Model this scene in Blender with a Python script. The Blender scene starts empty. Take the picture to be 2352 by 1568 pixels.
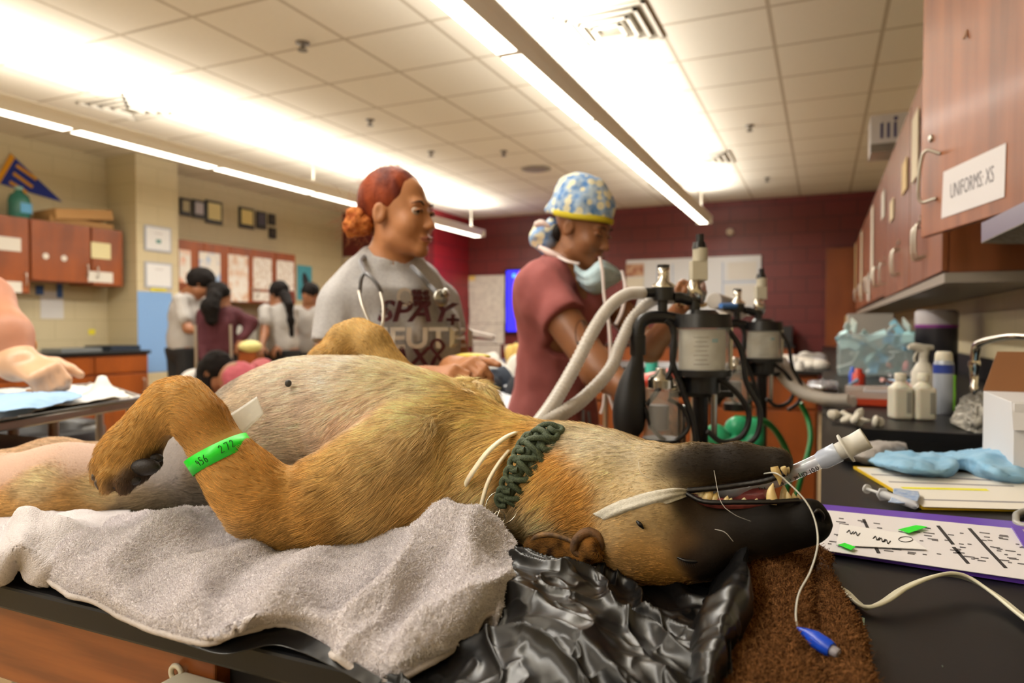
import bpy, math, random
import numpy as np
from mathutils import Vector, Matrix
random.seed(7); RNG = np.random.default_rng(7)
SC = bpy.context.scene
COL = SC.collection
# ---------------------------------------------------------------- camera
FPX, CX, CY = 1600.0, 1176.0, 784.0
YAW, PITCH = math.radians(24.02), math.radians(1.217)
CAMZ = 1.15
CAM = np.array([0, 0, CAMZ])
FW = np.array([-math.sin(YAW)*math.cos(PITCH), math.cos(YAW)*math.cos(PITCH), -math.sin(PITCH)])
RT = np.array([math.cos(YAW), math.sin(YAW), 0.0])
UP = np.cross(RT, FW)
cd = bpy.data.cameras.new('camera'); cam = bpy.data.objects.new('camera', cd); COL.objects.link(cam)
cam.location = CAM
cam.rotation_euler = (math.pi/2-PITCH, 0, YAW)
cd.sensor_width = 36.0; cd.lens = FPX/2352*36.0; cd.clip_start = 0.02; cd.clip_end = 100
cd.dof.use_dof = True; cd.dof.focus_distance = 0.67; cd.dof.aperture_fstop = 5.2
SC.camera = cam
SC.view_settings.view_transform = 'Standard'; SC.view_settings.look = 'None'
SC.view_settings.exposure = 0.0; SC.view_settings.gamma = 1.0
SC.view_settings.use_curve_mapping = False
try:
    SC.cycles.max_bounces = 7; SC.cycles.diffuse_bounces = 3; SC.cycles.glossy_bounces = 3
    SC.cycles.transmission_bounces = 6; SC.cycles.transparent_max_bounces = 10
    SC.cycles.sample_clamp_indirect = 4.0; SC.cycles.use_denoising = True
    SC.cycles.caustics_reflective = False; SC.cycles.caustics_refractive = False
except Exception: pass
SC.render.hair_type = 'STRAND' if hasattr(SC.render, 'hair_type') else None
# ---------------------------------------------------------------- world
wd = bpy.data.worlds.new('world'); SC.world = wd; wd.use_nodes = True
wd.node_tree.nodes['Background'].inputs[0].default_value = (1.0, 0.86, 0.68, 1)
wd.node_tree.nodes['Background'].inputs[1].default_value = 0.2
# ---------------------------------------------------------------- lamps of the pendant fixtures
# every pendant row glows up onto the ceiling and down through its lens
LAMPC = (1.0, 0.955, 0.88)
ROWS = [(-1.42, -5.5, 9.33), (-4.70, -5.5, 9.33)]  # rows stretched unseen behind the camera to add front fill light
HL = 2.49
def area(name, loc, sx, sy, power, up=False, color=LAMPC):
    l = bpy.data.lights.new(name, 'AREA'); l.shape = 'RECTANGLE'; l.size = sx; l.size_y = sy
    l.energy = power; l.color = color
    o = bpy.data.objects.new(name, l); COL.objects.link(o); o.location = loc
    if up: o.rotation_euler = (math.pi, 0, 0)
    o['kind'] = 'helper'
    return o
for X, y0, y1 in ROWS:
    n = 4
    for i in range(n):
        L = (y1-y0)/n; yc = y0+(i+.5)*L
        area('pendant_uplight', (X, yc, HL+0.13), 0.16, L*.98, 64, up=True)
        area('pendant_downlight', (X, yc, HL-0.008), 0.10, L*.98, 48)
# ---------------------------------------------------------------- projection helpers (used to measure real positions)
def P(px, py, z):
    return CAM + RT*((px-CX)/FPX*z) + UP*((CY-py)/FPX*z) + FW*z
def W(px, py, h):
    d = RT*((px-CX)/FPX) + UP*((CY-py)/FPX) + FW
    return CAM + d*((h-CAMZ)/d[2])
def PY(px, py, Y):      # the point of that ray on the plane y = Y
    d = RT*((px-CX)/FPX) + UP*((CY-py)/FPX) + FW
    return CAM + d*(Y/d[1])
def PX(px, py, X):
    d = RT*((px-CX)/FPX) + UP*((CY-py)/FPX) + FW
    return CAM + d*(X/d[0])
# ---------------------------------------------------------------- materials
def lin(c):
    if isinstance(c, str):
        c = [int(c[i:i+2], 16)/255 for i in (0, 2, 4)]
    return tuple((v/12.92 if v <= .04045 else ((v+.055)/1.055)**2.4) for v in c)
MATS = {}
def mat(name, col='808080', rough=.5, metal=0., spec=.5, col2=None, nscale=8, ndetail=3, namt=1.0, stretch=None,
        bump=0, bscale=60, bdist=.002, trans=0, alpha=1, emit=0, emitcol=None, sheen=0, coat=0, sss=0, attr=None,
        ramp=(.35, .65), ior=1.45, brick=None, voro=None, aniso=0):
    if name in MATS: return MATS[name]
    m = bpy.data.materials.new(name); m.use_nodes = True
    nt = m.node_tree; N = nt.nodes; L = nt.links
    b = N['Principled BSDF']; I = b.inputs
    c = (*lin(col), 1)
    I['Base Color'].default_value = c; I['Roughness'].default_value = rough; I['Metallic'].default_value = metal
    I['Specular IOR Level'].default_value = spec; I['IOR'].default_value = ior
    if trans: I['Transmission Weight'].default_value = trans
    if alpha < 1: I['Alpha'].default_value = alpha
    if sheen: I['Sheen Weight'].default_value = sheen
    if coat: I['Coat Weight'].default_value = coat; I['Coat Roughness'].default_value = .15
    if sss:
        I['Subsurface Weight'].default_value = sss; I['Subsurface Radius'].default_value = (.02, .008, .004); I['Subsurface Scale'].default_value = .5
    if emit:
        I['Emission Strength'].default_value = emit; I['Emission Color'].default_value = (*lin(emitcol or col), 1)
    tc = N.new('ShaderNodeTexCoord'); mp = N.new('ShaderNodeMapping'); L.new(tc.outputs['Object'], mp.inputs[0])
    if stretch: mp.inputs['Scale'].default_value = stretch
    src = None
    if attr:
        a = N.new('ShaderNodeAttribute'); a.attribute_name = attr; src = a.outputs['Color']
    if col2 is not None:
        n = N.new('ShaderNodeTexNoise'); n.inputs['Scale'].default_value = nscale; n.inputs['Detail'].default_value = ndetail
        L.new(mp.outputs[0], n.inputs['Vector'])
        r = N.new('ShaderNodeValToRGB'); r.color_ramp.elements[0].position = ramp[0]; r.color_ramp.elements[1].position = ramp[1]
        r.color_ramp.elements[0].color = c; r.color_ramp.elements[1].color = (*lin(col2), 1)
        L.new(n.outputs['Fac'], r.inputs[0]); src2 = r.outputs[0]
        if src is None: src = src2
        else:
            mx = N.new('ShaderNodeMix'); mx.data_type = 'RGBA'; mx.blend_type = 'MULTIPLY'; mx.inputs[0].default_value = namt
            L.new(src, mx.inputs[6]); L.new(src2, mx.inputs[7]); src = mx.outputs[2]
    if brick:   # (width, height, mortar, mortar colour) seen along the wall; generated from object coordinates
        bw, bh, mo, mc, vec = brick
        bt = N.new('ShaderNodeTexBrick'); bt.inputs['Scale'].default_value = 1
        bt.inputs['Brick Width'].default_value = bw; bt.inputs['Row Height'].default_value = bh; bt.inputs['Mortar Size'].default_value = mo
        bt.inputs['Color1'].default_value = c; bt.inputs['Color2'].default_value = (*lin(col2 or col), 1); bt.inputs['Mortar'].default_value = (*lin(mc), 1)
        bt.inputs['Mortar Smooth'].default_value = .3
        sx = N.new('ShaderNodeSeparateXYZ'); cb = N.new('ShaderNodeCombineXYZ'); L.new(tc.outputs['Object'], sx.inputs[0])
        L.new(sx.outputs[vec[0]], cb.inputs[0]); L.new(sx.outputs[vec[1]], cb.inputs[1]); L.new(cb.outputs[0], bt.inputs['Vector'])
        src = bt.outputs['Color']
        bp = N.new('ShaderNodeBump'); bp.invert = True; bp.inputs['Distance'].default_value = .004; bp.inputs['Strength'].default_value = .6
        L.new(bt.outputs['Fac'], bp.inputs['Height']); L.new(bp.outputs[0], I['Normal'])
    if voro:    # (scale, colour of the cells, threshold) small blotches
        v = N.new('ShaderNodeTexVoronoi'); v.inputs['Scale'].default_value = voro[0]; L.new(mp.outputs[0], v.inputs['Vector'])
        r = N.new('ShaderNodeValToRGB'); r.color_ramp.elements[0].position = voro[2]; r.color_ramp.elements[1].position = voro[2]+.06
        r.color_ramp.elements[0].color = (1, 1, 1, 1); r.color_ramp.elements[1].color = (0, 0, 0, 1); L.new(v.outputs['Distance'], r.inputs[0])
        mx = N.new('ShaderNodeMix'); mx.data_type = 'RGBA'; L.new(r.outputs[0], mx.inputs[0]); mx.inputs[7].default_value = (*lin(voro[1]), 1)
        if src is None: mx.inputs[6].default_value = c
        else: L.new(src, mx.inputs[6])
        src = mx.outputs[2]
    if src is not None: L.new(src, I['Base Color'])
    if bump:
        n = N.new('ShaderNodeTexNoise'); n.inputs['Scale'].default_value = bscale; n.inputs['Detail'].default_value = 4
        L.new(tc.outputs['Object'], n.inputs['Vector'])
        bp = N.new('ShaderNodeBump'); bp.inputs['Strength'].default_value = bump; bp.inputs['Distance'].default_value = bdist
        L.new(n.outputs['Fac'], bp.inputs['Height']); L.new(bp.outputs[0], I['Normal'])
    MATS[name] = m
    return m
# ---------------------------------------------------------------- objects
def tag(o, label=None, cat=None, group=None, kind=None):
    if label: o['label'] = label
    if cat: o['category'] = cat
    if group: o['group'] = group
    if kind: o['kind'] = kind
    return o
def thing(name, label, cat, loc=(0, 0, 0), rotz=0, group=None):
    o = bpy.data.objects.new(name, None); COL.objects.link(o); o.empty_display_size = .05
    o.location = tuple(loc); o.rotation_euler = (0, 0, rotz)
    return tag(o, label, cat, group)
def wm(o):
    m = Matrix.Translation(o.location) @ o.rotation_euler.to_matrix().to_4x4()
    return wm(o.parent) @ m if o.parent else m
def link_mesh(name, V, F, m, parent=None, smooth=False, world=True, cols=None):
    V = np.asarray(V, dtype=np.float64).reshape(-1, 3)
    if parent is not None:
        loc = np.zeros(3)
        if world:
            inv = np.array(wm(parent).inverted()); V = V @ inv[:3, :3].T + inv[:3, 3]
    else:
        loc = np.array([(V[:, 0].min()+V[:, 0].max())/2, (V[:, 1].min()+V[:, 1].max())/2, V[:, 2].min()]); V = V-loc
    me = bpy.data.meshes.new(name)
    if isinstance(F, np.ndarray):
        k = F.shape[1]; me.vertices.add(len(V)); me.vertices.foreach_set('co', V.astype(np.float32).ravel())
        me.loops.add(F.size); me.loops.foreach_set('vertex_index', F.astype(np.int32).ravel())
        me.polygons.add(len(F)); me.polygons.foreach_set('loop_start', np.arange(0, F.size, k, dtype=np.int32))
        me.update(calc_edges=True)
    else:
        me.from_pydata([tuple(v) for v in V], [], F); me.update()
    if isinstance(smooth, (list, tuple)): me.polygons.foreach_set('use_smooth', list(smooth))
    elif smooth: me.polygons.foreach_set('use_smooth', [True]*len(me.polygons))
    if cols is not None:
        a = me.color_attributes.new('col', 'FLOAT_COLOR', 'POINT')
        cc = np.ones((len(V), 4), np.float32); cc[:, :3] = cols; a.data.foreach_set('color', cc.ravel())
    if m is not None: me.materials.append(m)
    o = bpy.data.objects.new(name, me); COL.objects.link(o); o.location = tuple(loc)
    if parent is not None: o.parent = parent
    return o
def frame(d):
    d = np.asarray(d, float); d = d/(np.linalg.norm(d)+1e-12)
    a = np.array([0, 0, 1.]) if abs(d[2]) < .9 else np.array([1., 0, 0])
    u = np.cross(a, d); u /= np.linalg.norm(u); v = np.cross(d, u)
    return u, v, d
def spline(pts, n, closed=False):
    p = np.asarray(pts, float); m = len(p)
    if m == 2: return np.linspace(p[0], p[1], n)
    if m < 2: return np.repeat(p, n, 0)
    if closed: q = np.vstack([p[-1], p, p[0], p[1]]); segs = m
    else: q = np.vstack([2*p[0]-p[1], p, 2*p[-1]-p[-2]]); segs = m-1
    t = np.linspace(0, segs, n, endpoint=not closed); i = np.minimum(t.astype(int), segs-1); f = (t-i)[:, None]
    a, b, c, d = q[i], q[i+1], q[i+2], q[i+3]
    return .5*((2*b)+(-a+c)*f+(2*a-5*b+4*c-d)*f*f+(-a+3*b-3*c+d)*f**3)
class MB:
    def __init__(s): s.v = []; s.f = []; s.s = []
    def add(s, V, F, smooth=False):
        o = len(s.v); s.v += [tuple(map(float, x)) for x in V]; s.f += [tuple(int(i)+o for i in q) for q in F]; s.s += [smooth]*len(F); return s
    def box(s, lo, hi, rotz=0, pivot=None, R=None):
        x0, y0, z0 = lo; x1, y1, z1 = hi
        V = np.array([(x0, y0, z0), (x1, y0, z0), (x1, y1, z0), (x0, y1, z0), (x0, y0, z1), (x1, y0, z1), (x1, y1, z1), (x0, y1, z1)], float)
        if rotz or R is not None:
            c = np.array(pivot if pivot is not None else V.mean(0)); 
            if R is None: a = rotz; R = np.array([[math.cos(a), -math.sin(a), 0], [math.sin(a), math.cos(a), 0], [0, 0, 1]])
            V = (V-c) @ np.array(R).T + c
        return s.add(V, [(0, 3, 2, 1), (4, 5, 6, 7), (0, 1, 5, 4), (1, 2, 6, 5), (2, 3, 7, 6), (3, 0, 4, 7)])
    def obox(s, c, ax, ay, az, sx, sy, sz):   # oriented box about c
        V = [np.asarray(c)+np.asarray(ax)*sx*i/2+np.asarray(ay)*sy*j/2+np.asarray(az)*sz*k/2 for k in (-1, 1) for i, j in ((-1, -1), (1, -1), (1, 1), (-1, 1))]
        return s.add(V, [(0, 3, 2, 1), (4, 5, 6, 7), (0, 1, 5, 4), (1, 2, 6, 5), (2, 3, 7, 6), (3, 0, 4, 7)])
    def cyl(s, a, b, r1, r2=None, seg=20, caps=True, smooth=True):
        r2 = r1 if r2 is None else r2; a = np.asarray(a, float); b = np.asarray(b, float); u, v, d = frame(b-a)
        t = np.linspace(0, 2*math.pi, seg, endpoint=False); ring = np.cos(t)[:, None]*u+np.sin(t)[:, None]*v
        V = np.vstack([a+ring*r1, b+ring*r2]); F = [(i, (i+1) % seg, seg+(i+1) % seg, seg+i) for i in range(seg)]
        s.add(V, F, smooth)
        if caps:
            s.add(V[:seg], [tuple(range(seg))[::-1]]); s.add(V[seg:], [tuple(range(seg))])
        return s
    def lathe(s, prof, o=(0, 0, 0), axis=(0, 0, 1), seg=28, smooth=True, caps=True):
        o = np.asarray(o, float); u, v, d = frame(axis); t = np.linspace(0, 2*math.pi, seg, endpoint=False)
        ring = np.cos(t)[:, None]*u+np.sin(t)[:, None]*v
        V = np.vstack([o+d*h+ring*max(r, 1e-5) for r, h in prof]); n = len(prof)
        F = [(j*seg+i, j*seg+(i+1) % seg, (j+1)*seg+(i+1) % seg, (j+1)*seg+i) for j in range(n-1) for i in range(seg)]
        s.add(V, F, smooth)
        if caps:
            s.add(V[:seg], [tuple(range(seg))[::-1]]); s.add(V[-seg:], [tuple(range(seg))])
        return s
    def tube(s, pts, r, seg=10, n=None, flat=None, closed=False, smooth=True):
        pts = np.asarray(pts, float)
        if n: pts = spline(pts, n, closed)
        m = len(pts); r = np.full(m, r) if np.isscalar(r) else spline(np.array(r)[:, None], m)[:, 0]
        T = np.gradient(pts, axis=0) if not closed else np.roll(pts, -1, 0)-np.roll(pts, 1, 0)
        T /= np.linalg.norm(T, axis=1)[:, None]+1e-12
        u, v, _ = frame(T[0]); V = []; t = np.linspace(0, 2*math.pi, seg, endpoint=False)
        if flat is not None: u = np.asarray(flat[0], float); 
        fy = 1 if flat is None else flat[1]
        for i in range(m):
            u = u-T[i]*np.dot(u, T[i]); u /= np.linalg.norm(u)+1e-12; v = np.cross(T[i], u)
            V.append(pts[i]+r[i]*(np.cos(t)[:, None]*u+fy*np.sin(t)[:, None]*v))
        V = np.vstack(V); mm = m if closed else m-1
        F = [(j*seg+i, j*seg+(i+1) % seg, ((j+1) % m)*seg+(i+1) % seg, ((j+1) % m)*seg+i) for j in range(mm) for i in range(seg)]
        s.add(V, F, smooth)
        if not closed: s.add(V[:seg], [tuple(range(seg))[::-1]]); s.add(V[-seg:], [tuple(range(seg))])
        return s
    def prism(s, poly, a, b):   # poly: list of 3d points (planar), swept by vector b-a
        p = np.asarray(poly, float); d = np.asarray(b, float)-np.asarray(a, float); n = len(p)
        V = np.vstack([p, p+d]); return s.add(V, [tuple(range(n))[::-1], tuple(range(n, 2*n))]+[(i, (i+1) % n, n+(i+1) % n, n+i) for i in range(n)])
    def ell(s, c, r, seg=20, rings=12, R=None):
        V = [(0, 0, -1)]+[(math.cos(t)*math.cos(p), math.sin(t)*math.cos(p), math.sin(p)) for p in np.linspace(-math.pi/2, math.pi/2, rings+1)[1:-1] for t in np.linspace(0, 2*math.pi, seg, endpoint=False)]+[(0, 0, 1)]
        V = np.array(V)*np.array(r)
        if R is not None: V = V @ np.array(R).T
        V = V+np.array(c); n = len(V)-1; F = [(0, 1+(i+1) % seg, 1+i) for i in range(seg)]
        for j in range(rings-2): F += [(1+j*seg+i, 1+j*seg+(i+1) % seg, 1+(j+1)*seg+(i+1) % seg, 1+(j+1)*seg+i) for i in range(seg)]
        o = 1+(rings-2)*seg; F += [(o+i, o+(i+1) % seg, n) for i in range(seg)]
        return s.add(V, F, True)
    def build(s, name, m, parent=None, world=True, bevel=0, subsurf=0):
        o = link_mesh(name, s.v, s.f, m, parent, s.s, world)
        if bevel:
            b = o.modifiers.new('b', 'BEVEL'); b.width = bevel; b.segments = 2; b.limit_method = 'ANGLE'; b.angle_limit = .6
        if subsurf:
            b = o.modifiers.new('s', 'SUBSURF'); b.levels = subsurf; b.render_levels = subsurf
        return o
def loft(curves, nu, nv, name, m, parent=None, disp=None, thick=0, world=True):
    C = np.array([spline(c, nu) for c in curves]); G = spline(C.reshape(len(curves), -1), nv).reshape(nv, nu, 3)
    if disp is not None:
        du = np.gradient(G, axis=1); dv = np.gradient(G, axis=0); n = np.cross(du, dv); n /= np.linalg.norm(n, axis=2)[..., None]+1e-12
        n *= np.sign(n[..., 2:3].mean()+1e-9); G = disp(G, n)
    idx = np.arange(nu*nv).reshape(nv, nu)
    F = np.stack([idx[:-1, :-1], idx[:-1, 1:], idx[1:, 1:], idx[1:, :-1]], -1).reshape(-1, 4)
    o = link_mesh(name, G.reshape(-1, 3), F, m, parent, True, world)
    if thick:
        s = o.modifiers.new('t', 'SOLIDIFY'); s.thickness = thick; s.offset = 0
    return o, G
def vnoise(p, seed=0):   # smooth value noise in 3-d, vectorised
    p = np.asarray(p, float); i = np.floor(p).astype(np.int64); f = p-i; f = f*f*(3-2*f); out = 0
    for dx in (0, 1):
        for dy in (0, 1):
            for dz in (0, 1):
                h = (i[..., 0]+dx)*374761393+(i[..., 1]+dy)*668265263+(i[..., 2]+dz)*2147483647+seed*974634777
                h = (h ^ (h >> 13))*1274126177; h = ((h ^ (h >> 16)) & 0xffff)/65535.0
                w = (f[..., 0] if dx else 1-f[..., 0])*(f[..., 1] if dy else 1-f[..., 1])*(f[..., 2] if dz else 1-f[..., 2])
                out = out+h*w
    return out*2-1
def fbm(p, seed=0, o=3):
    return sum(vnoise(np.asarray(p)*2**k, seed+k)*.5**k for k in range(o))
FONTS = {}
def text(s, name, m, c, ax, ay, size, parent=None, ext=.0004, shear=0, xs=1, offset=0, align='CENTER', proj=None):
    cu = bpy.data.curves.new('t', 'FONT'); cu.body = s; cu.size = size; cu.align_x = align; cu.align_y = 'CENTER'
    cu.extrude = ext; cu.offset = offset; cu.shear = shear; cu.resolution_u = 3
    t = bpy.data.objects.new('t', cu); COL.objects.link(t); bpy.context.view_layer.update()
    me = t.to_mesh(); V = np.array([v.co for v in me.vertices]).reshape(-1, 3); F = [tuple(p.vertices) for p in me.polygons]; t.to_mesh_clear()
    bpy.data.objects.remove(t); bpy.data.curves.remove(cu)
    ax = np.array(ax, float); ax /= np.linalg.norm(ax); ay = np.array(ay, float); ay = ay-ax*(ay@ax); ay /= np.linalg.norm(ay); az = np.cross(ax, ay)
    V = np.array(c)+V[:, :1]*ax*xs+V[:, 1:2]*ay+V[:, 2:]*az
    if proj is not None: V = proj(V)
    return link_mesh(name, V, F, m, parent)
# ---------------------------------------------------------------- sculpting by blended distance fields
class SDF:
    def __init__(s): s.p = []
    def cone(s, a, b, r1, r2=None, k=.02, sub=False, fl=1.0, fa=None):
        s.p.append(('c', np.asarray(a, float), np.asarray(b, float), r1, r1 if r2 is None else r2, k, sub)); return s
    def ell(s, c, r, R=None, k=.02, sub=False):
        s.p.append(('e', np.asarray(c, float), np.asarray(r, float), None if R is None else np.asarray(R, float), 0, k, sub)); return s
    def chain(s, pts, rs, k=.02):
        for i in range(len(pts)-1): s.cone(pts[i], pts[i+1], rs[i], rs[i+1], k)
        return s
    def xf(s, M):   # transformed copy; M 4x4 rigid + uniform scale
        o = SDF(); R = M[:3, :3]; sc = np.linalg.norm(R[:, 0]); t = M[:3, 3]
        for q in s.p:
            if q[0] == 'c': o.p.append(('c', R@q[1]+t, R@q[2]+t, q[3]*sc, q[4]*sc, q[5]*sc, q[6]))
            else: o.p.append(('e', R@q[1]+t, q[2]*sc, (R/sc) @ (q[3] if q[3] is not None else np.eye(3)), 0, q[5]*sc, q[6]))
        return o
    def extend(s, o): s.p += o.p; return s
    @staticmethod
    def dist(q, X):
        if q[0] == 'c':
            a, b, r1, r2 = q[1], q[2], q[3], q[4]; ab = b-a; l2 = ab@ab+1e-12
            t = np.clip((X-a)@ab/l2, 0, 1); d = np.linalg.norm(X-a-t[..., None]*ab, axis=-1)
            return d-(r1+(r2-r1)*t)
        Y = X-q[1]
        if q[3] is not None: Y = Y @ q[3]
        k0 = np.linalg.norm(Y/q[2], axis=-1); k1 = np.linalg.norm(Y/(q[2]**2), axis=-1)+1e-9
        return k0*(k0-1)/k1
    def at(s, X):
        F = np.full(len(X), .5)
        for q in s.p:
            d = SDF.dist(q, X); k = q[5]
            if q[6]: d = -d; w = np.clip(.5-.5*(F-d)/k, 0, 1); F = F*(1-w)+d*w+k*w*(1-w)
            else: w = np.clip(.5+.5*(F-d)/k, 0, 1); F = F*(1-w)+d*w-k*w*(1-w)
        return F
    def onto(s, d, gap=.002, back=.3):   # pushes points along d onto the surface
        d = np.asarray(d, float)/np.linalg.norm(d)
        def f(V):
            V = V-d*back
            for _ in range(60): V = V+d*(np.clip(s.at(V)-gap, -.02, .05)*.8)[:, None]
            return V
        return f
    def bounds(s):
        lo = np.full(3, 1e9); hi = -lo
        for q in s.p:
            if q[6]: continue
            if q[0] == 'c': r = max(q[3], q[4]); a = np.minimum(q[1], q[2])-r; b = np.maximum(q[1], q[2])+r
            else: r = q[2].max(); a = q[1]-r; b = q[1]+r
            lo = np.minimum(lo, a); hi = np.maximum(hi, b)
        return lo, hi
    def field(s, h, clip=None):
        lo, hi = s.bounds()
        if clip is not None: lo = np.maximum(lo, clip[0]); hi = np.minimum(hi, clip[1])
        lo = lo-3*h; n = np.ceil((hi-lo)/h).astype(int)+4
        F = np.full(n, .5, np.float32)
        for q in s.p:
            k = q[5]; e = k+2.5*h
            if q[0] == 'c': r = max(q[3], q[4]); a = np.minimum(q[1], q[2])-r-e; b = np.maximum(q[1], q[2])+r+e
            else: r = q[2].max(); a = q[1]-r-e; b = q[1]+r+e
            i0 = np.clip(((a-lo)/h).astype(int), 0, n); i1 = np.clip(((b-lo)/h).astype(int)+1, 0, n)
            if (i1 <= i0).any(): continue
            X = np.stack(np.meshgrid(*[lo[j]+h*np.arange(i0[j], i1[j]) for j in range(3)], indexing='ij'), -1)
            d = SDF.dist(q, X); S = F[i0[0]:i1[0], i0[1]:i1[1], i0[2]:i1[2]]
            if q[6]: d = -d; w = np.clip(.5-.5*(S-d)/k, 0, 1); S[...] = S*(1-w)+d*w+k*w*(1-w)
            else: w = np.clip(.5+.5*(S-d)/k, 0, 1); S[...] = S*(1-w)+d*w-k*w*(1-w)
        return F, lo, h
    def mesh(s, h, clip=None, cut=None, warp=None, relax=1):
        F, lo, h = s.field(h, clip)
        if cut is not None or warp is not None:
            X = np.stack(np.meshgrid(*[lo[j]+h*np.arange(F.shape[j]) for j in range(3)], indexing='ij'), -1)
            if warp is not None: F = F+warp(X)
            if cut is not None: F = np.maximum(F, cut(X))
        F[0] = F[-1] = .5; F[:, 0] = F[:, -1] = .5; F[:, :, 0] = F[:, :, -1] = .5
        return surfnets(F.astype(np.float32), lo, h, relax)
def surfnets(F, lo, h, relax=1):
    ins = F < 0; nx, ny, nz = F.shape
    c = ins[:-1, :-1, :-1].astype(np.int8)
    cnt = sum(ins[a:nx-1+a, b:ny-1+b, d:nz-1+d].astype(np.int8) for a in (0, 1) for b in (0, 1) for d in (0, 1))
    act = np.argwhere((cnt > 0) & (cnt < 8)); idx = -np.ones(cnt.shape, np.int32); idx[tuple(act.T)] = np.arange(len(act))
    corners = [(a, b, d) for a in (0, 1) for b in (0, 1) for d in (0, 1)]
    vals = {k: F[act[:, 0]+k[0], act[:, 1]+k[1], act[:, 2]+k[2]] for k in corners}
    S = np.zeros((len(act), 3)); n = np.zeros(len(act))
    for k in corners:
        for ax in range(3):
            if k[ax] == 0:
                k2 = list(k); k2[ax] = 1; k2 = tuple(k2); a, b = vals[k], vals[k2]
                m = (a < 0) != (b < 0); t = np.where(m, a/np.where(m, a-b, 1), 0)
                p = np.zeros((len(act), 3)); p[:] = k; p[:, ax] += t
                S += p*m[:, None]; n += m
    V = lo+h*(act+S/n[:, None])
    Q = []
    for ax in range(3):
        a = [slice(None)]*3; b = [slice(None)]*3; a[ax] = slice(0, -1); b[ax] = slice(1, None)
        A = ins[tuple(a)]; B = ins[tuple(b)]; ch = np.argwhere(A != B)
        u, v = (ax+1) % 3, (ax+2) % 3
        ok = (ch[:, u] > 0) & (ch[:, v] > 0) & (ch[:, u] < F.shape[u]-1) & (ch[:, v] < F.shape[v]-1); ch = ch[ok]
        def g(du, dv):
            e = ch.copy(); e[:, u] += du; e[:, v] += dv; return idx[tuple(e.T)]
        q = np.stack([g(-1, -1), g(0, -1), g(0, 0), g(-1, 0)], 1)
        fl = ~A[tuple(ch.T)]; q[fl] = q[fl][:, ::-1]; Q.append(q)
    Q = np.vstack(Q); Q = Q[(Q >= 0).all(1)]
    for _ in range(relax):
        s_ = np.zeros_like(V); c_ = np.zeros(len(V))
        for i, j in ((0, 1), (1, 2), (2, 3), (3, 0)):
            np.add.at(s_, Q[:, i], V[Q[:, j]]); np.add.at(s_, Q[:, j], V[Q[:, i]]); np.add.at(c_, Q[:, i], 1); np.add.at(c_, Q[:, j], 1)
        V = V*.5+.5*s_/np.maximum(c_, 1)[:, None]
    return V, Q
def vnormals(V, Q):
    n = np.cross(V[Q[:, 2]]-V[Q[:, 0]], V[Q[:, 3]]-V[Q[:, 1]]); N = np.zeros_like(V)
    for i in range(4): np.add.at(N, Q[:, i], n)
    return N/(np.linalg.norm(N, axis=1)[:, None]+1e-12)
def rotm(rx=0, ry=0, rz=0):
    return np.array(Matrix.Rotation(rz, 3, 'Z') @ Matrix.Rotation(ry, 3, 'Y') @ Matrix.Rotation(rx, 3, 'X'))
def strands(name, roots, dirs, lens, cols, m, parent, r0=.00012, npts=4, curl=None, bend=None, r1=.00002):
    # a coat of hair: one curves object, one colour per strand
    n = len(roots); hc = bpy.data.hair_curves.new(name); hc.add_curves([npts]*n)
    t = np.linspace(0, 1, npts); Pp = np.zeros((n, npts, 3))
    for j in range(npts):
        Pp[:, j] = roots+dirs*(lens*t[j])[:, None]
        if bend is not None: Pp[:, j] += bend*(lens*t[j]**2)[:, None]
        if curl is not None and j: Pp[:, j] += RNG.normal(0, 1, (n, 3))*(curl*t[j]*lens)[:, None]
    if parent is not None:
        inv = np.array(wm(parent).inverted()); Pp = Pp @ inv[:3, :3].T+inv[:3, 3]
    hc.attributes['position'].data.foreach_set('vector', Pp.astype(np.float32).ravel())
    a = hc.attributes.get('radius') or hc.attributes.new('radius', 'FLOAT', 'POINT')
    rr = np.broadcast_to(r0+(r1-r0)*t**1.5, (n, npts)); a.data.foreach_set('value', rr.astype(np.float32).ravel())
    a = hc.attributes.new('col', 'FLOAT_COLOR', 'CURVE'); cc = np.ones((n, 4), np.float32); cc[:, :3] = cols
    a.data.foreach_set('color', cc.ravel()); hc.materials.append(m)
    o = bpy.data.objects.new(name, hc); COL.objects.link(o)
    if parent is not None: o.parent = parent
    return o
def sample_surface(V, Q, N, dens, rng, keep=None):
    p = V[Q]; ar = .5*np.linalg.norm(np.cross(p[:, 2]-p[:, 0], p[:, 3]-p[:, 1]), axis=1)
    if keep is not None: ar = ar*keep(p.mean(1), N[Q].mean(1))
    n = int(ar.sum()*dens); f = rng.choice(len(Q), n, p=ar/ar.sum()); u, v = rng.random(n), rng.random(n)
    w = np.stack([(1-u)*(1-v), u*(1-v), u*v, (1-u)*v], 1)
    X = (V[Q[f]]*w[..., None]).sum(1); M = (N[Q[f]]*w[..., None]).sum(1); return X, M/(np.linalg.norm(M, axis=1)[:, None]+1e-12)
H0 = .91     # height of the worktops
M_ink = mat('black_ink', '0a0a0a', .5); M_green = mat('neon_green_band', '1fdc2e', .4)
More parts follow.
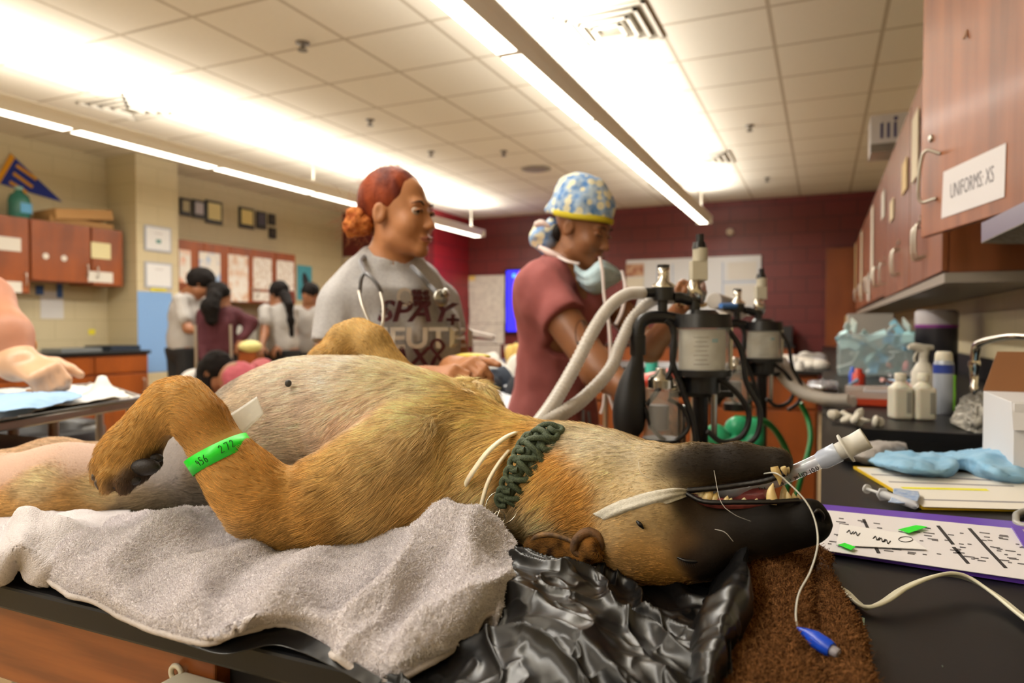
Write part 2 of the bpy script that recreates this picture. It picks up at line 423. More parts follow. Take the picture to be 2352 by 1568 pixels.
# ================================================================ THE ROOM
CEIL = 2.94; XR = .68; XL = -6.95; YB = 10.35; YF = -5.9
M_cream = mat('painted_cream_block', 'c9bb98', .6, bump=.15, bscale=40, brick=(.406, .203, .006, 'bdaf8c', ('Y', 'Z')), col2='cbbd9a')
M_creamf = mat('painted_cream_block_face', 'c9bb98', .6, brick=(.406, .203, .006, 'bdaf8c', ('X', 'Z')), col2='cbbd9a')
M_maroon = mat('painted_maroon_block', '62201f', .42, brick=(.406, .203, .007, '3c0f16', ('X', 'Z')), col2='682222')
M_maroon_lit = mat('maroon_block_side_lit', '8a1c24', .42, brick=(.406, .203, .007, '52101a', ('Y', 'Z')), col2='8e1e26')  # brighter than the other maroon: fixture light painted into the side wall
def ceil_mat():
    m = mat('ceiling_tile_grid', 'e9e4d8', .9)
    nt = m.node_tree; N = nt.nodes; L = nt.links; b = N['Principled BSDF']
    tc = N.new('ShaderNodeTexCoord'); sp = N.new('ShaderNodeSeparateXYZ'); L.new(tc.outputs['Object'], sp.inputs[0])
    outs = []
    for ax, off in (('X', .305), ('Y', .1)):
        a = N.new('ShaderNodeMath'); a.operation = 'ADD'; a.inputs[1].default_value = off+61; L.new(sp.outputs[ax], a.inputs[0])
        d = N.new('ShaderNodeMath'); d.operation = 'MODULO'; d.inputs[1].default_value = .61; L.new(a.outputs[0], d.inputs[0])
        c = N.new('ShaderNodeMath'); c.operation = 'LESS_THAN'; c.inputs[1].default_value = .024; L.new(d.outputs[0], c.inputs[0]); outs.append(c)
    mx = N.new('ShaderNodeMath'); mx.operation = 'MAXIMUM'; L.new(outs[0].outputs[0], mx.inputs[0]); L.new(outs[1].outputs[0], mx.inputs[1])
    n = N.new('ShaderNodeTexNoise'); n.inputs['Scale'].default_value = 90; L.new(tc.outputs['Object'], n.inputs['Vector'])
    r = N.new('ShaderNodeValToRGB'); r.color_ramp.elements[0].color = (*lin('e2dccd'), 1); r.color_ramp.elements[1].color = (*lin('ece6d8'), 1); L.new(n.outputs['Fac'], r.inputs[0])
    mix = N.new('ShaderNodeMix'); mix.data_type = 'RGBA'; L.new(mx.outputs[0], mix.inputs[0]); L.new(r.outputs[0], mix.inputs[6]); mix.inputs[7].default_value = (*lin('bbb09c'), 1)
    L.new(mix.outputs[2], b.inputs['Base Color'])
    bp = N.new('ShaderNodeBump'); bp.inputs['Distance'].default_value = .006; bp.inputs['Strength'].default_value = .7; bp.invert = True
    L.new(mx.outputs[0], bp.inputs['Height']); L.new(bp.outputs[0], b.inputs['Normal'])
    return m
def struct(name, lo, hi, m, kind='structure'):
    o = MB().box(lo, hi).build(name, m); o['kind'] = kind; return o
def slab_origin(name, lo, hi, m):   # keeps its origin at the world origin so the patterns line up
    b = MB().box(lo, hi); me = bpy.data.meshes.new(name); me.from_pydata(b.v, [], b.f); me.materials.append(m)
    o = bpy.data.objects.new(name, me); COL.objects.link(o); o['kind'] = 'structure'; return o
slab_origin('ceiling', (XL-.2, YF, CEIL), (XR+.2, YB+.2, CEIL+.1), ceil_mat())
slab_origin('floor', (XL-.2, YF, -.1), (XR+.2, YB+.2, 0), mat('floor_tile', 'b6a17c', .35, col2='a8926d', nscale=5, brick=(.305, .305, .003, '8f7c5e', ('X', 'Y'))))
slab_origin('wall_left', (XL-.2, YF, 0), (XL, 9.0, CEIL), M_cream)
slab_origin('wall_back', (-5.4, YB, 0), (XR+.2, YB+.2, CEIL), M_maroon)
slab_origin('wall_back_left', (XL-.2, 9.0, 0), (-5.4, 9.2, CEIL), M_maroon)
slab_origin('wall_side', (-5.6, 9.2, 0), (-5.4, YB+.2, CEIL), M_maroon_lit)
slab_origin('wall_right', (XR, YF, 0), (XR+.2, YB, CEIL), M_cream)
slab_origin('wall_front', (XL-.2, YF-.2, 0), (XR+.2, YF, CEIL), M_creamf)
slab_origin('wall_pier', (XL, 5.02, 0), (-6.49, 5.53, CEIL), M_cream)
slab_origin('trim_ceiling', (XR-.03, YF, CEIL-.03), (XR, YB, CEIL), mat('ceiling_trim', 'd8d0be', .6))
slab_origin('baseboard_left', (XL, YF, 0), (XL+.012, 5.02, .1), mat('rubber_base', '4a3a2c', .5))
# pendant light rows: each row is one fixture with a body, sides, lenses and hangers
M_fix = mat('fixture_enamel', 'f4efe4', .6)
M_lens = mat('fixture_lens', 'fff6e2', .4, emit=6.0, emitcol='fff6e4')
M_cable = mat('hanger_metal', 'b9b2a4', .4, metal=.6)
for i, (X, y0, y1) in enumerate(ROWS):
    t = thing('pendant_light', ['long linear pendant light over the middle of the room, passing above the two women',
                                'long linear pendant light near the cream wall with framed awards'][i], 'light', (X, (y0+y1)/2, HL), group='pendant light rows')
    b = MB()
    prof = [(-.055, 0), (-.058, .012), (-.075, .05), (-.10, .085), (-.10, .095), (-.06, .10), (.06, .10), (.10, .095), (.10, .085), (.075, .05), (.058, .012), (.055, 0)]
    b.prism([(X+a, y0, HL+c) for a, c in prof], (0, y0, 0), (0, y1, 0)); b.build('fixture_body', M_fix, t)
    n = 12; L = (y1-y0)/n
    for k in range(n):
        a = y0+k*L+.03; c = y0+(k+1)*L-.03
        q = MB(); q.prism([(X-.052, a, HL-.004), (X+.052, a, HL-.004), (X+.052, a, HL+.004), (X-.052, a, HL+.004)], (0, a, 0), (0, c, 0)); q.build('lens', M_lens, t)
    for yy in (y1-.25, y1-3.7, y1-7.2, y1-10.7):
        q = MB(); q.cyl((X, yy, HL+.1), (X, yy, CEIL), .012, seg=10); q.build('hanger', M_cable, t)
    q = MB(); q.box((X-.1, y1, HL), (X+.1, y1+.012, HL+.1)); q.build('end_cap', M_fix, t)
# ================================================================ near bench
M_epoxy = mat('black_epoxy', '101013', .42, bump=.06, bscale=220, bdist=.0005, spec=.35)
M_oak = mat('stained_wood', '6e3a16', .42, col2='8f5226', nscale=9, ndetail=6, stretch=(.5, .5, 7), coat=.2)
M_oakh = mat('stained_wood_flat', '6e3713', .42, col2='8d4d20', nscale=9, ndetail=6, stretch=(.6, 6, 8), coat=.2)
bench = thing('lab_bench', 'black-topped lab bench with a wooden apron that the tan dog lies on', 'bench', (-1.6, .72, 0))
MB().box((-3.0, .394, .887), (0, 0.96, .91)).build('worktop', M_epoxy, bench, bevel=.003)
MB().box((-.444, .425, .70), (-.001, .445, .886)).build('end_panel', mat('dark_panel', '141210', .6), bench)
MB().box((-3.0, .90, .60), (-.001, .92, .886)).build('back_rail', M_oakh, bench)
MB().box((-.06, .46, 0), (-.01, .51, .886)).build('leg', M_oakh, bench)
MB().box((-.06, .84, 0), (-.01, .89, .886)).build('leg', M_oakh, bench)
MB().box((-3.0, .410, .808), (-.445, .43, .886)).build('apron', M_oakh, bench, bevel=.002)
# ================================================================ left side of the room
M_cab = mat('cherry_cabinet', '95490f', .45, col2='7a3a0a', nscale=6, ndetail=5, stretch=(1, 1, .25), coat=.2)
M_cabd = mat('toe_kick_brown', '2a1208', .6)  # plain dark brown of the toe kick
M_pull = mat('brushed_pull', 'bdb8ad', .3, metal=1)
M_paper = mat('white_paper', 'e9e4da', .7)
M_papery = mat('cream_paper', 'e8dfae', .7)
M_blacktop = mat('black_worktop', '131314', .35)
XF = -6.6
def yat(px, X): z = FPX*X/(math.cos(YAW)*(px-1889)); return (z*math.cos(PITCH)+X*math.sin(YAW))/math.cos(YAW)
def hat(px, py, X): return PX(px, py, X)[2]
def upper_cabinet(y0, y1, z0, z1, label, doors, x0=XL, xf=XF, group='wall cabinets'):
    t = thing('wall_cabinet', label, 'cabinet', (x0, (y0+y1)/2, z0), group=group)
    s = 1 if xf > x0 else -1
    q = MB(); q.box((min(x0+.002*s, xf-.02*s), y0, z0), (max(x0+.002*s, xf-.02*s), y1, z1)); q.build('body', M_cab, t)
    n = len(doors)
    for k, hs in enumerate(doors):
        a = y0+(y1-y0)*k/n+.006; b = y0+(y1-y0)*(k+1)/n-.006
        d = MB().box((min(xf-.018*s, xf), a, z0+.005), (max(xf-.018*s, xf), b, z1-.005)).build('door', M_cab, t, bevel=.002)
        hy = a+.04 if hs < 0 else b-.04
        if hs: MB().tube([(xf, hy, z0+.08), (xf+.028*s, hy, z0+.08), (xf+.028*s, hy, z0+.18), (xf, hy, z0+.18)], .005, 8, 24).build('handle', M_pull, d)
    return t
def sheet(name, c0, c1, X, m, label=None, cat='paper', th=.004, group=None, parent=None, s=1):   # a sheet on a wall of constant X between two picture corners
    y0, y1 = sorted((PX(*c0, X)[1], PX(*c1, X)[1])); z1, z0 = PX(*c0, X)[2], PX(*c1, X)[2]; z0, z1 = min(z0, z1), max(z0, z1)
    q = MB().box((min(X, X+th*s), y0, z0), (max(X, X+th*s), y1, z1)).build(name, m, parent)
    if label: tag(q, label, cat, group)
    return q, (y0, y1, z0, z1)
cA = upper_cabinet(2.55, 4.02, 1.45, 2.136, 'stained wood wall cabinet left of the round-stickered pair of doors', [1, 1])
cB = upper_cabinet(4.03, 4.60, 1.574, 2.136, 'stained wood wall cabinet with two round white stickers', [1])
cC = upper_cabinet(4.61, 4.95, 1.56, 2.136, 'narrow stained wood wall cabinet with a yellow note, next to pier', [-1])
cD = upper_cabinet(5.60, 7.53, 1.45, 2.136, 'long wall cabinet covered with paper posters behind students', [1, -1, 1, -1, 1])
# paper on the doors
sheet('door_sign', (-20, 540), (48, 578), XF, M_paper, 'blank-looking white sign high on the leftmost wall cabinet', 'sign')
sheet('door_sign', (8, 645), (50, 672), XF, M_paper, 'small white sign low on the leftmost wall cabinet', 'sign')
sheet('sticky_note', (209, 555), (254, 596), XF, M_papery, 'pale yellow note on the narrow wall cabinet door', 'note')
sheet('door_sign', (202, 622), (259, 650), XF, M_paper, 'white sign under the yellow note on wall cabinet', 'sign')
for i, (a, b) in enumerate(((105, 588), (147, 593))):
    p = PX(a, b, XF); q = MB().cyl(p, p+np.array([.004, 0, 0]), .028, seg=20).build('round_sticker', M_paper)
    tag(q, ['round white sticker on cabinet door, left of two', 'round white sticker on cabinet door, right of two'][i], 'sticker', 'round stickers')
M_print = {k: mat('poster_'+k, 'efe9e0', .7, col2=c, nscale=sc, ndetail=5, ramp=(.45, .62)) for k, c, sc in (('orange', 'e9a888', 9), ('blue', '9db8dc', 8), ('multi', 'd8b59a', 10), ('text', 'c9bcae', 26), ('form', 'cbb7a5', 22))}
for i, (a, b, c, d, k, lab) in enumerate(((411, 572, 438, 650, 'orange', 'orange tinted poster beside the cream pier'), (457, 577, 506, 655, 'blue', 'white poster with blue figures above dark-haired student'), (524, 583, 570, 693, 'multi', 'tall white poster with blue foot on cabinet door'),
        (581, 590, 624, 666, 'form', 'pale form poster, fourth along the long cabinet'), (635, 597, 675, 668, 'form', 'pale form poster at the right end of long cabinet'), (580, 669, 618, 692, 'text', 'small white notice under the fourth poster'))):
    sheet('poster', (a, b), (c, d), XF, M_print[k], lab, 'poster', group='posters on the long cabinet')
# awards on the wall above
M_frame_b = mat('black_frame', '1c1712', .35)
for i, (a, b, c, d, m, lab) in enumerate(((411, 453, 436, 496, ('b9ac86', 'award plaque at the left end of the wall row'), 0), (440, 457, 468, 502, ('c9c6cf', 'plaque with a grey ribbon, second in the wall row'), 0), (470, 458, 508, 515, ('f0e2a4', 'larger gold-paper plaque, third in the wall row'), 0),
        (547, 474, 581, 525, ('f0dc90', 'gold-paper plaque hanging alone after the gap'), 0), (587, 484, 609, 526, ('4a4450', 'dark photo plaque right of the gold one'), 0), (615, 490, 630, 517, ('3c3428', 'small dark plaque, upper of the last two'), 0), (616, 522, 632, 548, ('3c3428', 'small dark plaque, lower of the last two'), 0))):
    col, lab = m; y0, y1 = PX(a, b, XL)[1], PX(c, b, XL)[1]; z1, z0 = PX(a, b, XL)[2], PX(a, d-(c-a)*.1, XL)[2]
    t = thing('award_plaque', lab, 'plaque', (XL, (y0+y1)/2, z0), group='award plaques')
    MB().box((XL, y0, z0), (XL+.025, y1, z1)).build('plaque_frame', M_frame_b, t, bevel=.003)
    MB().box((XL+.025, y0+.03, z0+.05), (XL+.029, y1-.03, z1-.03)).build('plate', mat('plate_'+col, col, .4), t)
# certificates and blue sheet on the pier
XP = -6.49
for i, (a, b, c, d, lab) in enumerate(((333, 516, 394, 575, 'framed certificate, upper of two on the cream pier'), (333, 600, 395, 660, 'framed certificate just above the blue sheet on pier'))):
    y0, y1 = yat(a, XP), yat(c, XP); z1, z0 = hat(a, b, XP), hat(a, d, XP)
    t = thing('certificate', lab, 'certificate', (XP, (y0+y1)/2, z0), group='certificates on pier')
    MB().box((XP, y0, z0), (XP+.015, y1, z1)).build('frame', mat('certificate_border', 'a9adb8', .5), t)
    MB().box((XP+.015, y0+.02, z0+.02), (XP+.018, y1-.02, z1-.02)).build('sheet', mat('certificate_paper', 'e9e9ea', .6), t)
    text('-----', 'print_line', mat('certificate_print', '8a7a78', .6), (XP+.019, (y0+y1)/2, z1-.07), (0, 1, 0), (0, 0, 1), .06, t)
    if i == 0: MB().box((XP+.0185, (y0+y1)/2-.03, z0+.09), (XP+.019, (y0+y1)/2+.03, z0+.13)).build('emblem', mat('teal_print', '5b8a86', .6), t)
o, bx = sheet('blue_sheet', (315, 668), (396, 852), XP, mat('blue_paper', '7ba3d6', .7), 'large plain blue paper sheet taped on the cream pier', 'paper', .003)
for k in range(3):
    p = PX(352+k*11, 661, XP); tag(MB().box((XP+.004, p[1]-.035, p[2]-.035), (XP+.010, p[1]+.035, p[2]+.035)).build('sticky_note', mat('yellow_note', 'f0e23c', .6)), ['yellow sticky note over the blue sheet, left of three', 'yellow sticky note over the blue sheet, middle of three', 'yellow sticky note over the blue sheet, right of three'][k], 'note', 'yellow notes')
# pennant, jug, cardboard box on top of the cabinets
pn = thing('pennant', 'blue and gold triangular felt pennant on the cream wall', 'pennant', PX(60, 420, XL))
tri = [PX(-30, 400, XL), PX(25, 353, XL), PX(142, 462, XL)]
tri = [PX(22, 352, XL), PX(-14, 418, XL), PX(142, 464, XL)]
q = MB(); q.prism([p+np.array([.002, 0, 0]) for p in tri], (0, 0, 0), (.008, 0, 0)); q.build('field', mat('pennant_blue', '1d2f86', .8), pn)
q = MB(); q.prism([p+np.array([.01, 0, 0]) for p in (PX(22, 352, XL), PX(-14, 418, XL), PX(-2, 421, XL), PX(33, 362, XL))], (0, 0, 0), (.004, 0, 0)); q.build('gold_band', mat('pennant_gold', 'd99a22', .8), pn)
for k, (a, b, c, d) in enumerate(((36, 380, 82, 412), (26, 396, 76, 432), (14, 414, 66, 446))):
    q = MB(); ax = PX(c, d, XL)-PX(a, b, XL); q.obox((PX(c, d, XL)+PX(a, b, XL))/2+np.array([.012, 0, 0]), ax/np.linalg.norm(ax), np.cross(ax/np.linalg.norm(ax), [1, 0, 0]), (1, 0, 0), np.linalg.norm(ax)*(1-.12*k), .03, .003)
    q.build('lettering', mat('pennant_gold', 'd99a22', .8), pn)
jug = thing('jug', 'translucent green plastic jug on top of the wall cabinet', 'jug', (-6.75, 4.02, 2.136))
q = MB(); q.lathe([(.0, 0), (.085, .002), (.09, .02), (.09, .17), (.075, .22), (.035, .25), (.03, .27)], (-6.76, 4.03, 2.137)); q.build('body', mat('green_jug', '2f7468', .25, alpha=.9), jug)
q = MB(); q.cyl((-6.76, 4.03, 2.405), (-6.76, 4.03, 2.435), .032); q.build('cap', mat('jug_cap', '9fc7c4', .5), jug)
q = MB(); q.box((-6.672, 3.99, 2.19), (-6.667, 4.09, 2.28)); q.build('label', mat('jug_label', '63aee0', .5), jug)
cb = thing('cardboard_box', 'flattened brown cardboard box lying on top of the wall cabinet', 'box', (-6.75, 4.55, 2.136))
MB().box((-6.93, 4.22, 2.137), (-6.62, 4.86, 2.19)).build('body', mat('cardboard', 'a27b4c', .8), cb)
MB().box((-6.9, 4.24, 2.191), (-6.6, 4.85, 2.29), R=rotm(.12, -.06, .05)).build('flap', mat('cardboard2', 'b58b58', .8), cb)
# lower counter on the left
lc = thing('base_cabinet', 'stained wood base cabinets with black top along the cream wall', 'cabinet', (-6.6, 3.8, 0))
MB().box((XL+.002, 1.5, .1), (-6.32, 5.0, .875)).build('body', M_cab, lc)
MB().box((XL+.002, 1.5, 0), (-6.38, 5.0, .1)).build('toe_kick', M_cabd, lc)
MB().box((XL+.002, 1.5, .876), (-6.28, 5.01, .91)).build('worktop', M_blacktop, lc, bevel=.003)
for k in range(6):
    a = 1.55+k*.575
    d = MB().box((-6.32, a, .12), (-6.30, a+.56, .68)).build('door', M_cab, lc, bevel=.003)
    MB().tube([(-6.30, a+.50, .5), (-6.27, a+.50, .5), (-6.27, a+.50, .62), (-6.30, a+.50, .62)], .006, 8, 16).build('handle', M_pull, d)
    MB().box((-6.32, a, .70), (-6.30, a+.56, .865)).build('drawer', M_cab, lc, bevel=.003)
def onL(px, py): return W(px, py, .91)
q = MB(); q.box((-6.6, 3.2, .911), (-6.3, 3.75, .97)); tag(q.build('paper_stack', M_paper, bevel=.01), 'pile of white paper towels on the left counter', 'paper')
q = MB(); q.box((-6.75, 4.2, .911), (-6.45, 4.6, .945)); tag(q.build('instrument_tray', mat('tray_grey', '9aa2a6', .3, metal=.6)), 'shallow grey tray on the left counter near the pier', 'tray')
q = MB(); q.box((-6.8, 4.66, .911), (-6.4, 4.98, .96)); tag(q.build('blue_case', mat('navy_case', '1f2b3a', .5)), 'flat navy case at the pier end of the left counter', 'case')
fa = thing('faucet', 'chrome gooseneck faucet on the left counter', 'faucet', (-6.8, 3.95, .91))
q = MB(); q.tube([(-6.8, 3.95, .911), (-6.8, 3.95, 1.15), (-6.76, 3.95, 1.22), (-6.68, 3.95, 1.2), (-6.66, 3.95, 1.12)], .012, 10, 30); q.build('spout', M_pull, fa)
sheet('wall_note', (92, 668), (146, 732), XL, mat('note_paper', 'd9d6d4', .7), 'white notice taped with blue tape under the wall cabinet', 'paper')
sheet('blue_tape', (82, 655), (100, 677), XL+.005, mat('blue_tape', '3d5f9d', .6), 'strip of blue tape on the notice, left of two', 'tape', group='blue tape')
sheet('blue_tape', (130, 652), (144, 684), XL+.005, mat('blue_tape', '3d5f9d', .6), 'strip of blue tape on the notice, right of two', 'tape', group='blue tape')
sheet('sticky_note', (203, 756), (218, 768), XL, mat('yellow_note', 'f0e23c', .6), 'small yellow note on the wall above the left counter', 'note')
# second stretch of counter behind the students
lc2 = thing('base_cabinet', 'stained wood base cabinet with black top behind the students', 'cabinet', (-6.6, 6.6, 0))
MB().box((XL+.002, 5.56, 0), (-6.32, 7.6, .875)).build('body', M_cab, lc2)
MB().box((XL+.002, 5.56, .876), (-6.28, 7.62, .91)).build('worktop', M_blacktop, lc2, bevel=.003)
po, bx = sheet('photo_poster', (682, 608), (716, 690), XL, mat('teal_poster', '4fa2b4', .6), 'teal poster with a dark horse head beyond the long cabinet', 'poster')
hb = MB(); hp = PX(703, 650, XL+.01); hb.ell(hp, (.004, .07, .16), 14, 10, rotm(.3)); hb.ell(hp+np.array([0, .05, -.12]), (.004, .12, .08), 14, 10); hb.build('horse_head', mat('horse_dark', '2a2b30', .6), po)
# steel stand with a drape and tray
tz = .958
cs_ = thing('instrument_stand', 'stainless steel stand with a drape-covered top at left', 'stand', W(120, 930, 0))
qa = [W(-260, 1010, tz), W(322, 915, tz), W(235, 885, tz), W(-260, 905, tz)]
q = MB(); q.prism([p-np.array([0, 0, .022]) for p in qa], (0, 0, 0), (0, 0, .02)); q.build('top', mat('stainless_steel', 'a8a49c', .28, metal=.9), cs_, bevel=.003)
q = MB(); c4 = [p+np.array([0, 0, .002]) for p in qa]; q.tube(c4, .008, 8, closed=True); q.build('rim', mat('stainless_steel', 'a8a49c', .28, metal=.9), cs_)
for a in (PY(30, 980, 1.10), PY(122, 960, 1.16), PY(300, 920, 1.42), PY(228, 900, 1.62)):
    p = a; MB().cyl((p[0], p[1], 0), (p[0], p[1], tz-.02), .012).build('leg', mat('stainless_steel', 'a8a49c', .28, metal=.9), cs_)
def drape(cs, name, m, lab, cat, amp=.006, th=.002, nu=60, nv=40, seed=3, sc=25):
    o, G = loft(cs, nu, nv, name, m, None, lambda G, n: G+n*(fbm(G*sc, seed)*amp)[..., None], thick=th); return tag(o, lab, cat)
Wt = lambda L, h=tz: [W(a, b, h+c) for a, b, c in L]
drape([Wt([(-200, 1000, .012), (0, 960, .012), (150, 930, .014), (300, 910, .014)]), Wt([(-200, 950, .014), (0, 920, .016), (140, 905, .02), (270, 895, .014)]), Wt([(-200, 905, .012), (0, 895, .014), (120, 888, .014), (235, 884, .012)])], 'white_drape', mat('white_drape', 'e4e2de', .85), 'white cloth drape covering the steel stand', 'cloth')
drape([Wt([(-60, 950, .03), (40, 940, .035), (120, 930, .035), (190, 912, .03)]), Wt([(-60, 925, .035), (40, 918, .045), (110, 910, .045), (185, 905, .03)]), Wt([(-60, 905, .03), (40, 900, .035), (100, 897, .03), (170, 900, .03)])], 'blue_drape', mat('surgical_blue', '8fafd2', .8), 'folded blue surgical drape on the steel stand', 'cloth', .004)
q = MB(); pk = W(235, 905, tz+.02); q.lathe([(.07, 0), (.03, .02), (.016, .04), (.010, .055), (.002, .058)], pk-np.array([0, 0, .01])); tag(q.build('paper_peak', M_paper), 'peaked white paper corner at the end of steel stand', 'paper')
bn = thing('waste_bin', 'pink plastic bin with black liner under the steel stand', 'bin', W(80, 1250, 0))
bc_ = P(75, 1100, 3.0); bc_[2] = 0
q = MB(); q.lathe([(.20, 0), (.22, .04), (.26, .62), (.262, .70), (.25, .70), (.2, .1)], bc_, seg=32); q.build('tub', mat('pink_plastic', 'cf8878', .5), bn)
q = MB(); q.lathe([(.263, .60), (.272, .64), (.274, .70), (.26, .725), (.24, .70), (.2, .5)], bc_, seg=32); q.build('liner', mat('bin_liner', '19181b', .35), bn)
# ================================================================ far wall
YB -= .012
def onback(name, c0, c1, m, label, cat, th=.01, Y=YB, group=None, parent=None):
    a = PY(*c0, Y); b = PY(*c1, Y); q = MB().box((min(a[0], b[0]), Y-th, min(a[2], b[2])), (max(a[0], b[0]), Y, max(a[2], b[2])))
    o = q.build(name, m, parent)
    return tag(o, label, cat, group) if label else o
wb = thing('whiteboard', 'large whiteboard with papers on the maroon far wall', 'whiteboard', PY(1590, 700, YB))
a = PY(1440, 598, YB); b = PY(1748, 700, YB)
MB().box((a[0], YB-.03, b[2]-.1), (b[0], YB, a[2])).build('board', mat('whiteboard_face', 'd9dbe0', .3), wb, bevel=.004)
MB().box((a[0]-.02, YB-.05, b[2]-.14), (b[0]+.02, YB, b[2]-.1)).build('tray', M_pull, wb)
for k, px in enumerate((1510, 1545, 1605, 1660)):
    c = PY(px, 650, YB-.031); MB().box((c[0]-.008, YB-.033, b[2]), (c[0]+.008, YB-.031, a[2]-.08)).build('ruled_line', mat('board_line', '9fb2cf', .5), wb)
c = PY(1660, 648, YB-.031); MB().box((c[0], YB-.033, c[2]-.008), (b[0]-.05, YB-.031, c[2]+.008)).build('ruled_line', mat('board_line', '9fb2cf', .5), wb)
onback('board_notice', (1672, 603), (1738, 640), mat('notice_paper', 'dedbd6', .6), 'white notice in the upper right of the whiteboard', 'paper', .04)
onback('board_notice', (1666, 655), (1745, 700), mat('notice_paper', 'dedbd6', .6), 'white notice in the lower right of the whiteboard', 'paper', .04)
onback('photo_print', (1440, 607), (1480, 634), mat('brown_photo', '8c4a30', .5, col2='c9a88a', nscale=14), 'brown photo print at the whiteboard\'s left corner', 'picture', .045)
onback('wall_paper', (1440, 638), (1480, 668), mat('wall_paper', 'ddd6c4', .6), 'cream paper under the brown photo', 'paper', .045)
# calendar
cl_ = thing('paper_calendar', 'tall paper calendar of many taped sheets on the maroon wall', 'calendar', PY(1118, 830, YB))
M_cal = mat('calendar_sheet', 'ddd8cd', .7, col2='c5bfb8', nscale=14, ndetail=6)
for j, (x0, x1, y0, y1) in enumerate(((1077, 1160, 634, 668), (1078, 1159, 669, 704), (1079, 1160, 705, 742), (1077, 1158, 743, 790), (1087, 1150, 791, 828), (1094, 1140, 829, 838))):
    onback('month_sheet', (x0, y0), (x1, y1), M_cal, None, None, .008+.002*(j % 2), parent=cl_)
onback('corner_note', (1078, 634), (1092, 644), mat('yellow_edge', 'e0c070', .6), None, None, .014, parent=cl_)
tv = thing('television', 'wall television showing a bright blue screen beyond the woman in pink', 'television', PY(1225, 760, YB))
onback('bezel', (1163, 618), (1290, 765), mat('tv_bezel', '0c0c10', .3), None, None, .06, parent=tv)
onback('screen', (1167, 622), (1286, 761), mat('tv_screen', '2a22ff', .3, emit=1.15, emitcol='3d35ff'), None, None, .064, parent=tv)
p = PY(1181, 633, YB-.065); MB().cyl(p, p-np.array([0, .003, 0]), .035).build('icon', mat('screen_icon', '58a8ff', .3, emit=1.5), tv)
onback('wall_shelf', (1170, 792), (1230, 808), mat('white_shelf', 'cdc5b8', .5), 'narrow white ledge under the blue television', 'shelf', .2)
p = PY(1677, 533, YB); q = MB().lathe([(.0, 0), (.05, 0), (.05, .02), (.03, .03), (0, .03)], p, (0, -1, 0)); tag(q.build('round_sensor', mat('sensor_white', 'cfc3b8', .5)), 'small round white sensor high on the maroon wall', 'sensor')
tc_ = thing('tall_cabinet', 'tall orange-brown cabinet standing against the maroon wall', 'cabinet', (-.02, YB-.3, 0))
a = PY(1898, 570, YB-.5); x0 = a[0]
MB().box((x0, YB-.5, 0), (XR-.01, YB, a[2])).build('body', mat('tall_cab_wood', '7a3c10', .45, col2='6b3009', nscale=5, stretch=(1, 1, .3)), tc_)
for k in range(2):
    d = MB().box((x0+.005+k*.33, YB-.52, .05), (x0+.325+k*.33, YB-.5, a[2]-.01)).build('door', mat('tall_cab_wood', '7a3c10', .45), tc_, bevel=.002)
# tall boards near the corner column
onback('cork_board', (1000, 655), (1054, 800), mat('cork', 'b98b52', .8, col2='a77a44', nscale=60), 'tall cork board behind the red-haired woman', 'board', .04, Y=YB-.02)
onback('pinned_sheets', (1004, 662), (1046, 760), mat('pinned', 'd8cbb2', .8, col2='b9a68a', nscale=12), 'cream sheets pinned on the cork board', 'paper', .05, Y=YB-.04)
onback('wall_flyer', (788, 590), (845, 640), mat('flyer', 'cfc4ae', .7), 'cream flyer on the maroon wall left of the red-haired woman', 'paper', .01, Y=9.0)
# black ledge and clutter along the far wall
lg = thing('far_counter', 'black-topped counter along the far maroon wall', 'counter', (-1.2, YB-.3, 0))
MB().box((-2.9, YB-.62, .06), (-.35, YB-.02, .87)).build('body', M_cab, lg); MB().box((-2.95, YB-.65, .871), (-.33, YB-.01, .905)).build('worktop', M_blacktop, lg)
MB().box((-.9, YB-.6, .906), (-.36, YB-.1, 1.16)).build('black_case', mat('black_case', '0f0f12', .4), lg)
YB += .012
# ================================================================ ceiling fittings
M_white = mat('ceiling_white', 'ddd6c8', .6); M_vd = mat('vent_dark', '8f8777', .7)
def diffuser(px, py, s, lab):
    c = W(px, py, CEIL); t = thing('ceiling_vent', lab, 'vent', (c[0], c[1], CEIL), group='square ceiling vents')
    for k, r in enumerate((s, s*.78, s*.56, s*.34)):
        q = MB(); z0 = CEIL-.002-.008*k; w = .02
        for (x0, y0, x1, y1) in ((-r, -r, r, -r+w), (-r, r-w, r, r), (-r, -r, -r+w, r), (r-w, -r, r, r)): q.box((c[0]+x0, c[1]+y0, z0-.012), (c[0]+x1, c[1]+y1, z0))
        q.build('louver', M_white, t)
    MB().box((c[0]-s, c[1]-s, CEIL-.004), (c[0]+s, c[1]+s, CEIL-.001)).build('throat', M_vd, t)
diffuser(1400, 62, .27, 'nearest square air vent in the brightly lit ceiling strip')
diffuser(1620, 364, .27, 'square air vent farther along, near the maroon wall')
diffuser(298, 246, .27, 'square air vent above the cream wall at left')
for i, (px, py, r, lab) in enumerate(((695, 98, .035, 'dark sprinkler head in a ceiling tile at upper left'), (1722, 288, .03, 'dark sprinkler head right of the middle light row'), (1157, 347, .03, 'dark sprinkler head above the red-haired woman'), (990, 348, .03, 'pale sprinkler head left of dark one above woman'), (1762, 408, .03, 'small sprinkler head nearest the maroon wall'), (850, 275, .03, 'pale round detector between the two light rows'), (42, 232, .03, 'small sprinkler head above the left light row'))):
    c = W(px, py, CEIL); t = thing('sprinkler_head', lab, 'sprinkler', (c[0], c[1], CEIL), group='sprinkler heads')
    q = MB(); q.lathe([(r*1.3, 0), (r*1.2, .006), (r*.5, .01), (r*.4, .04), (r*.9, .045), (r*.9, .05)], c, (0, 0, -1)); q.build('body', mat('sprinkler_metal', '6d655a' if i < 3 else 'bdb4a4', .4, metal=.3), t)
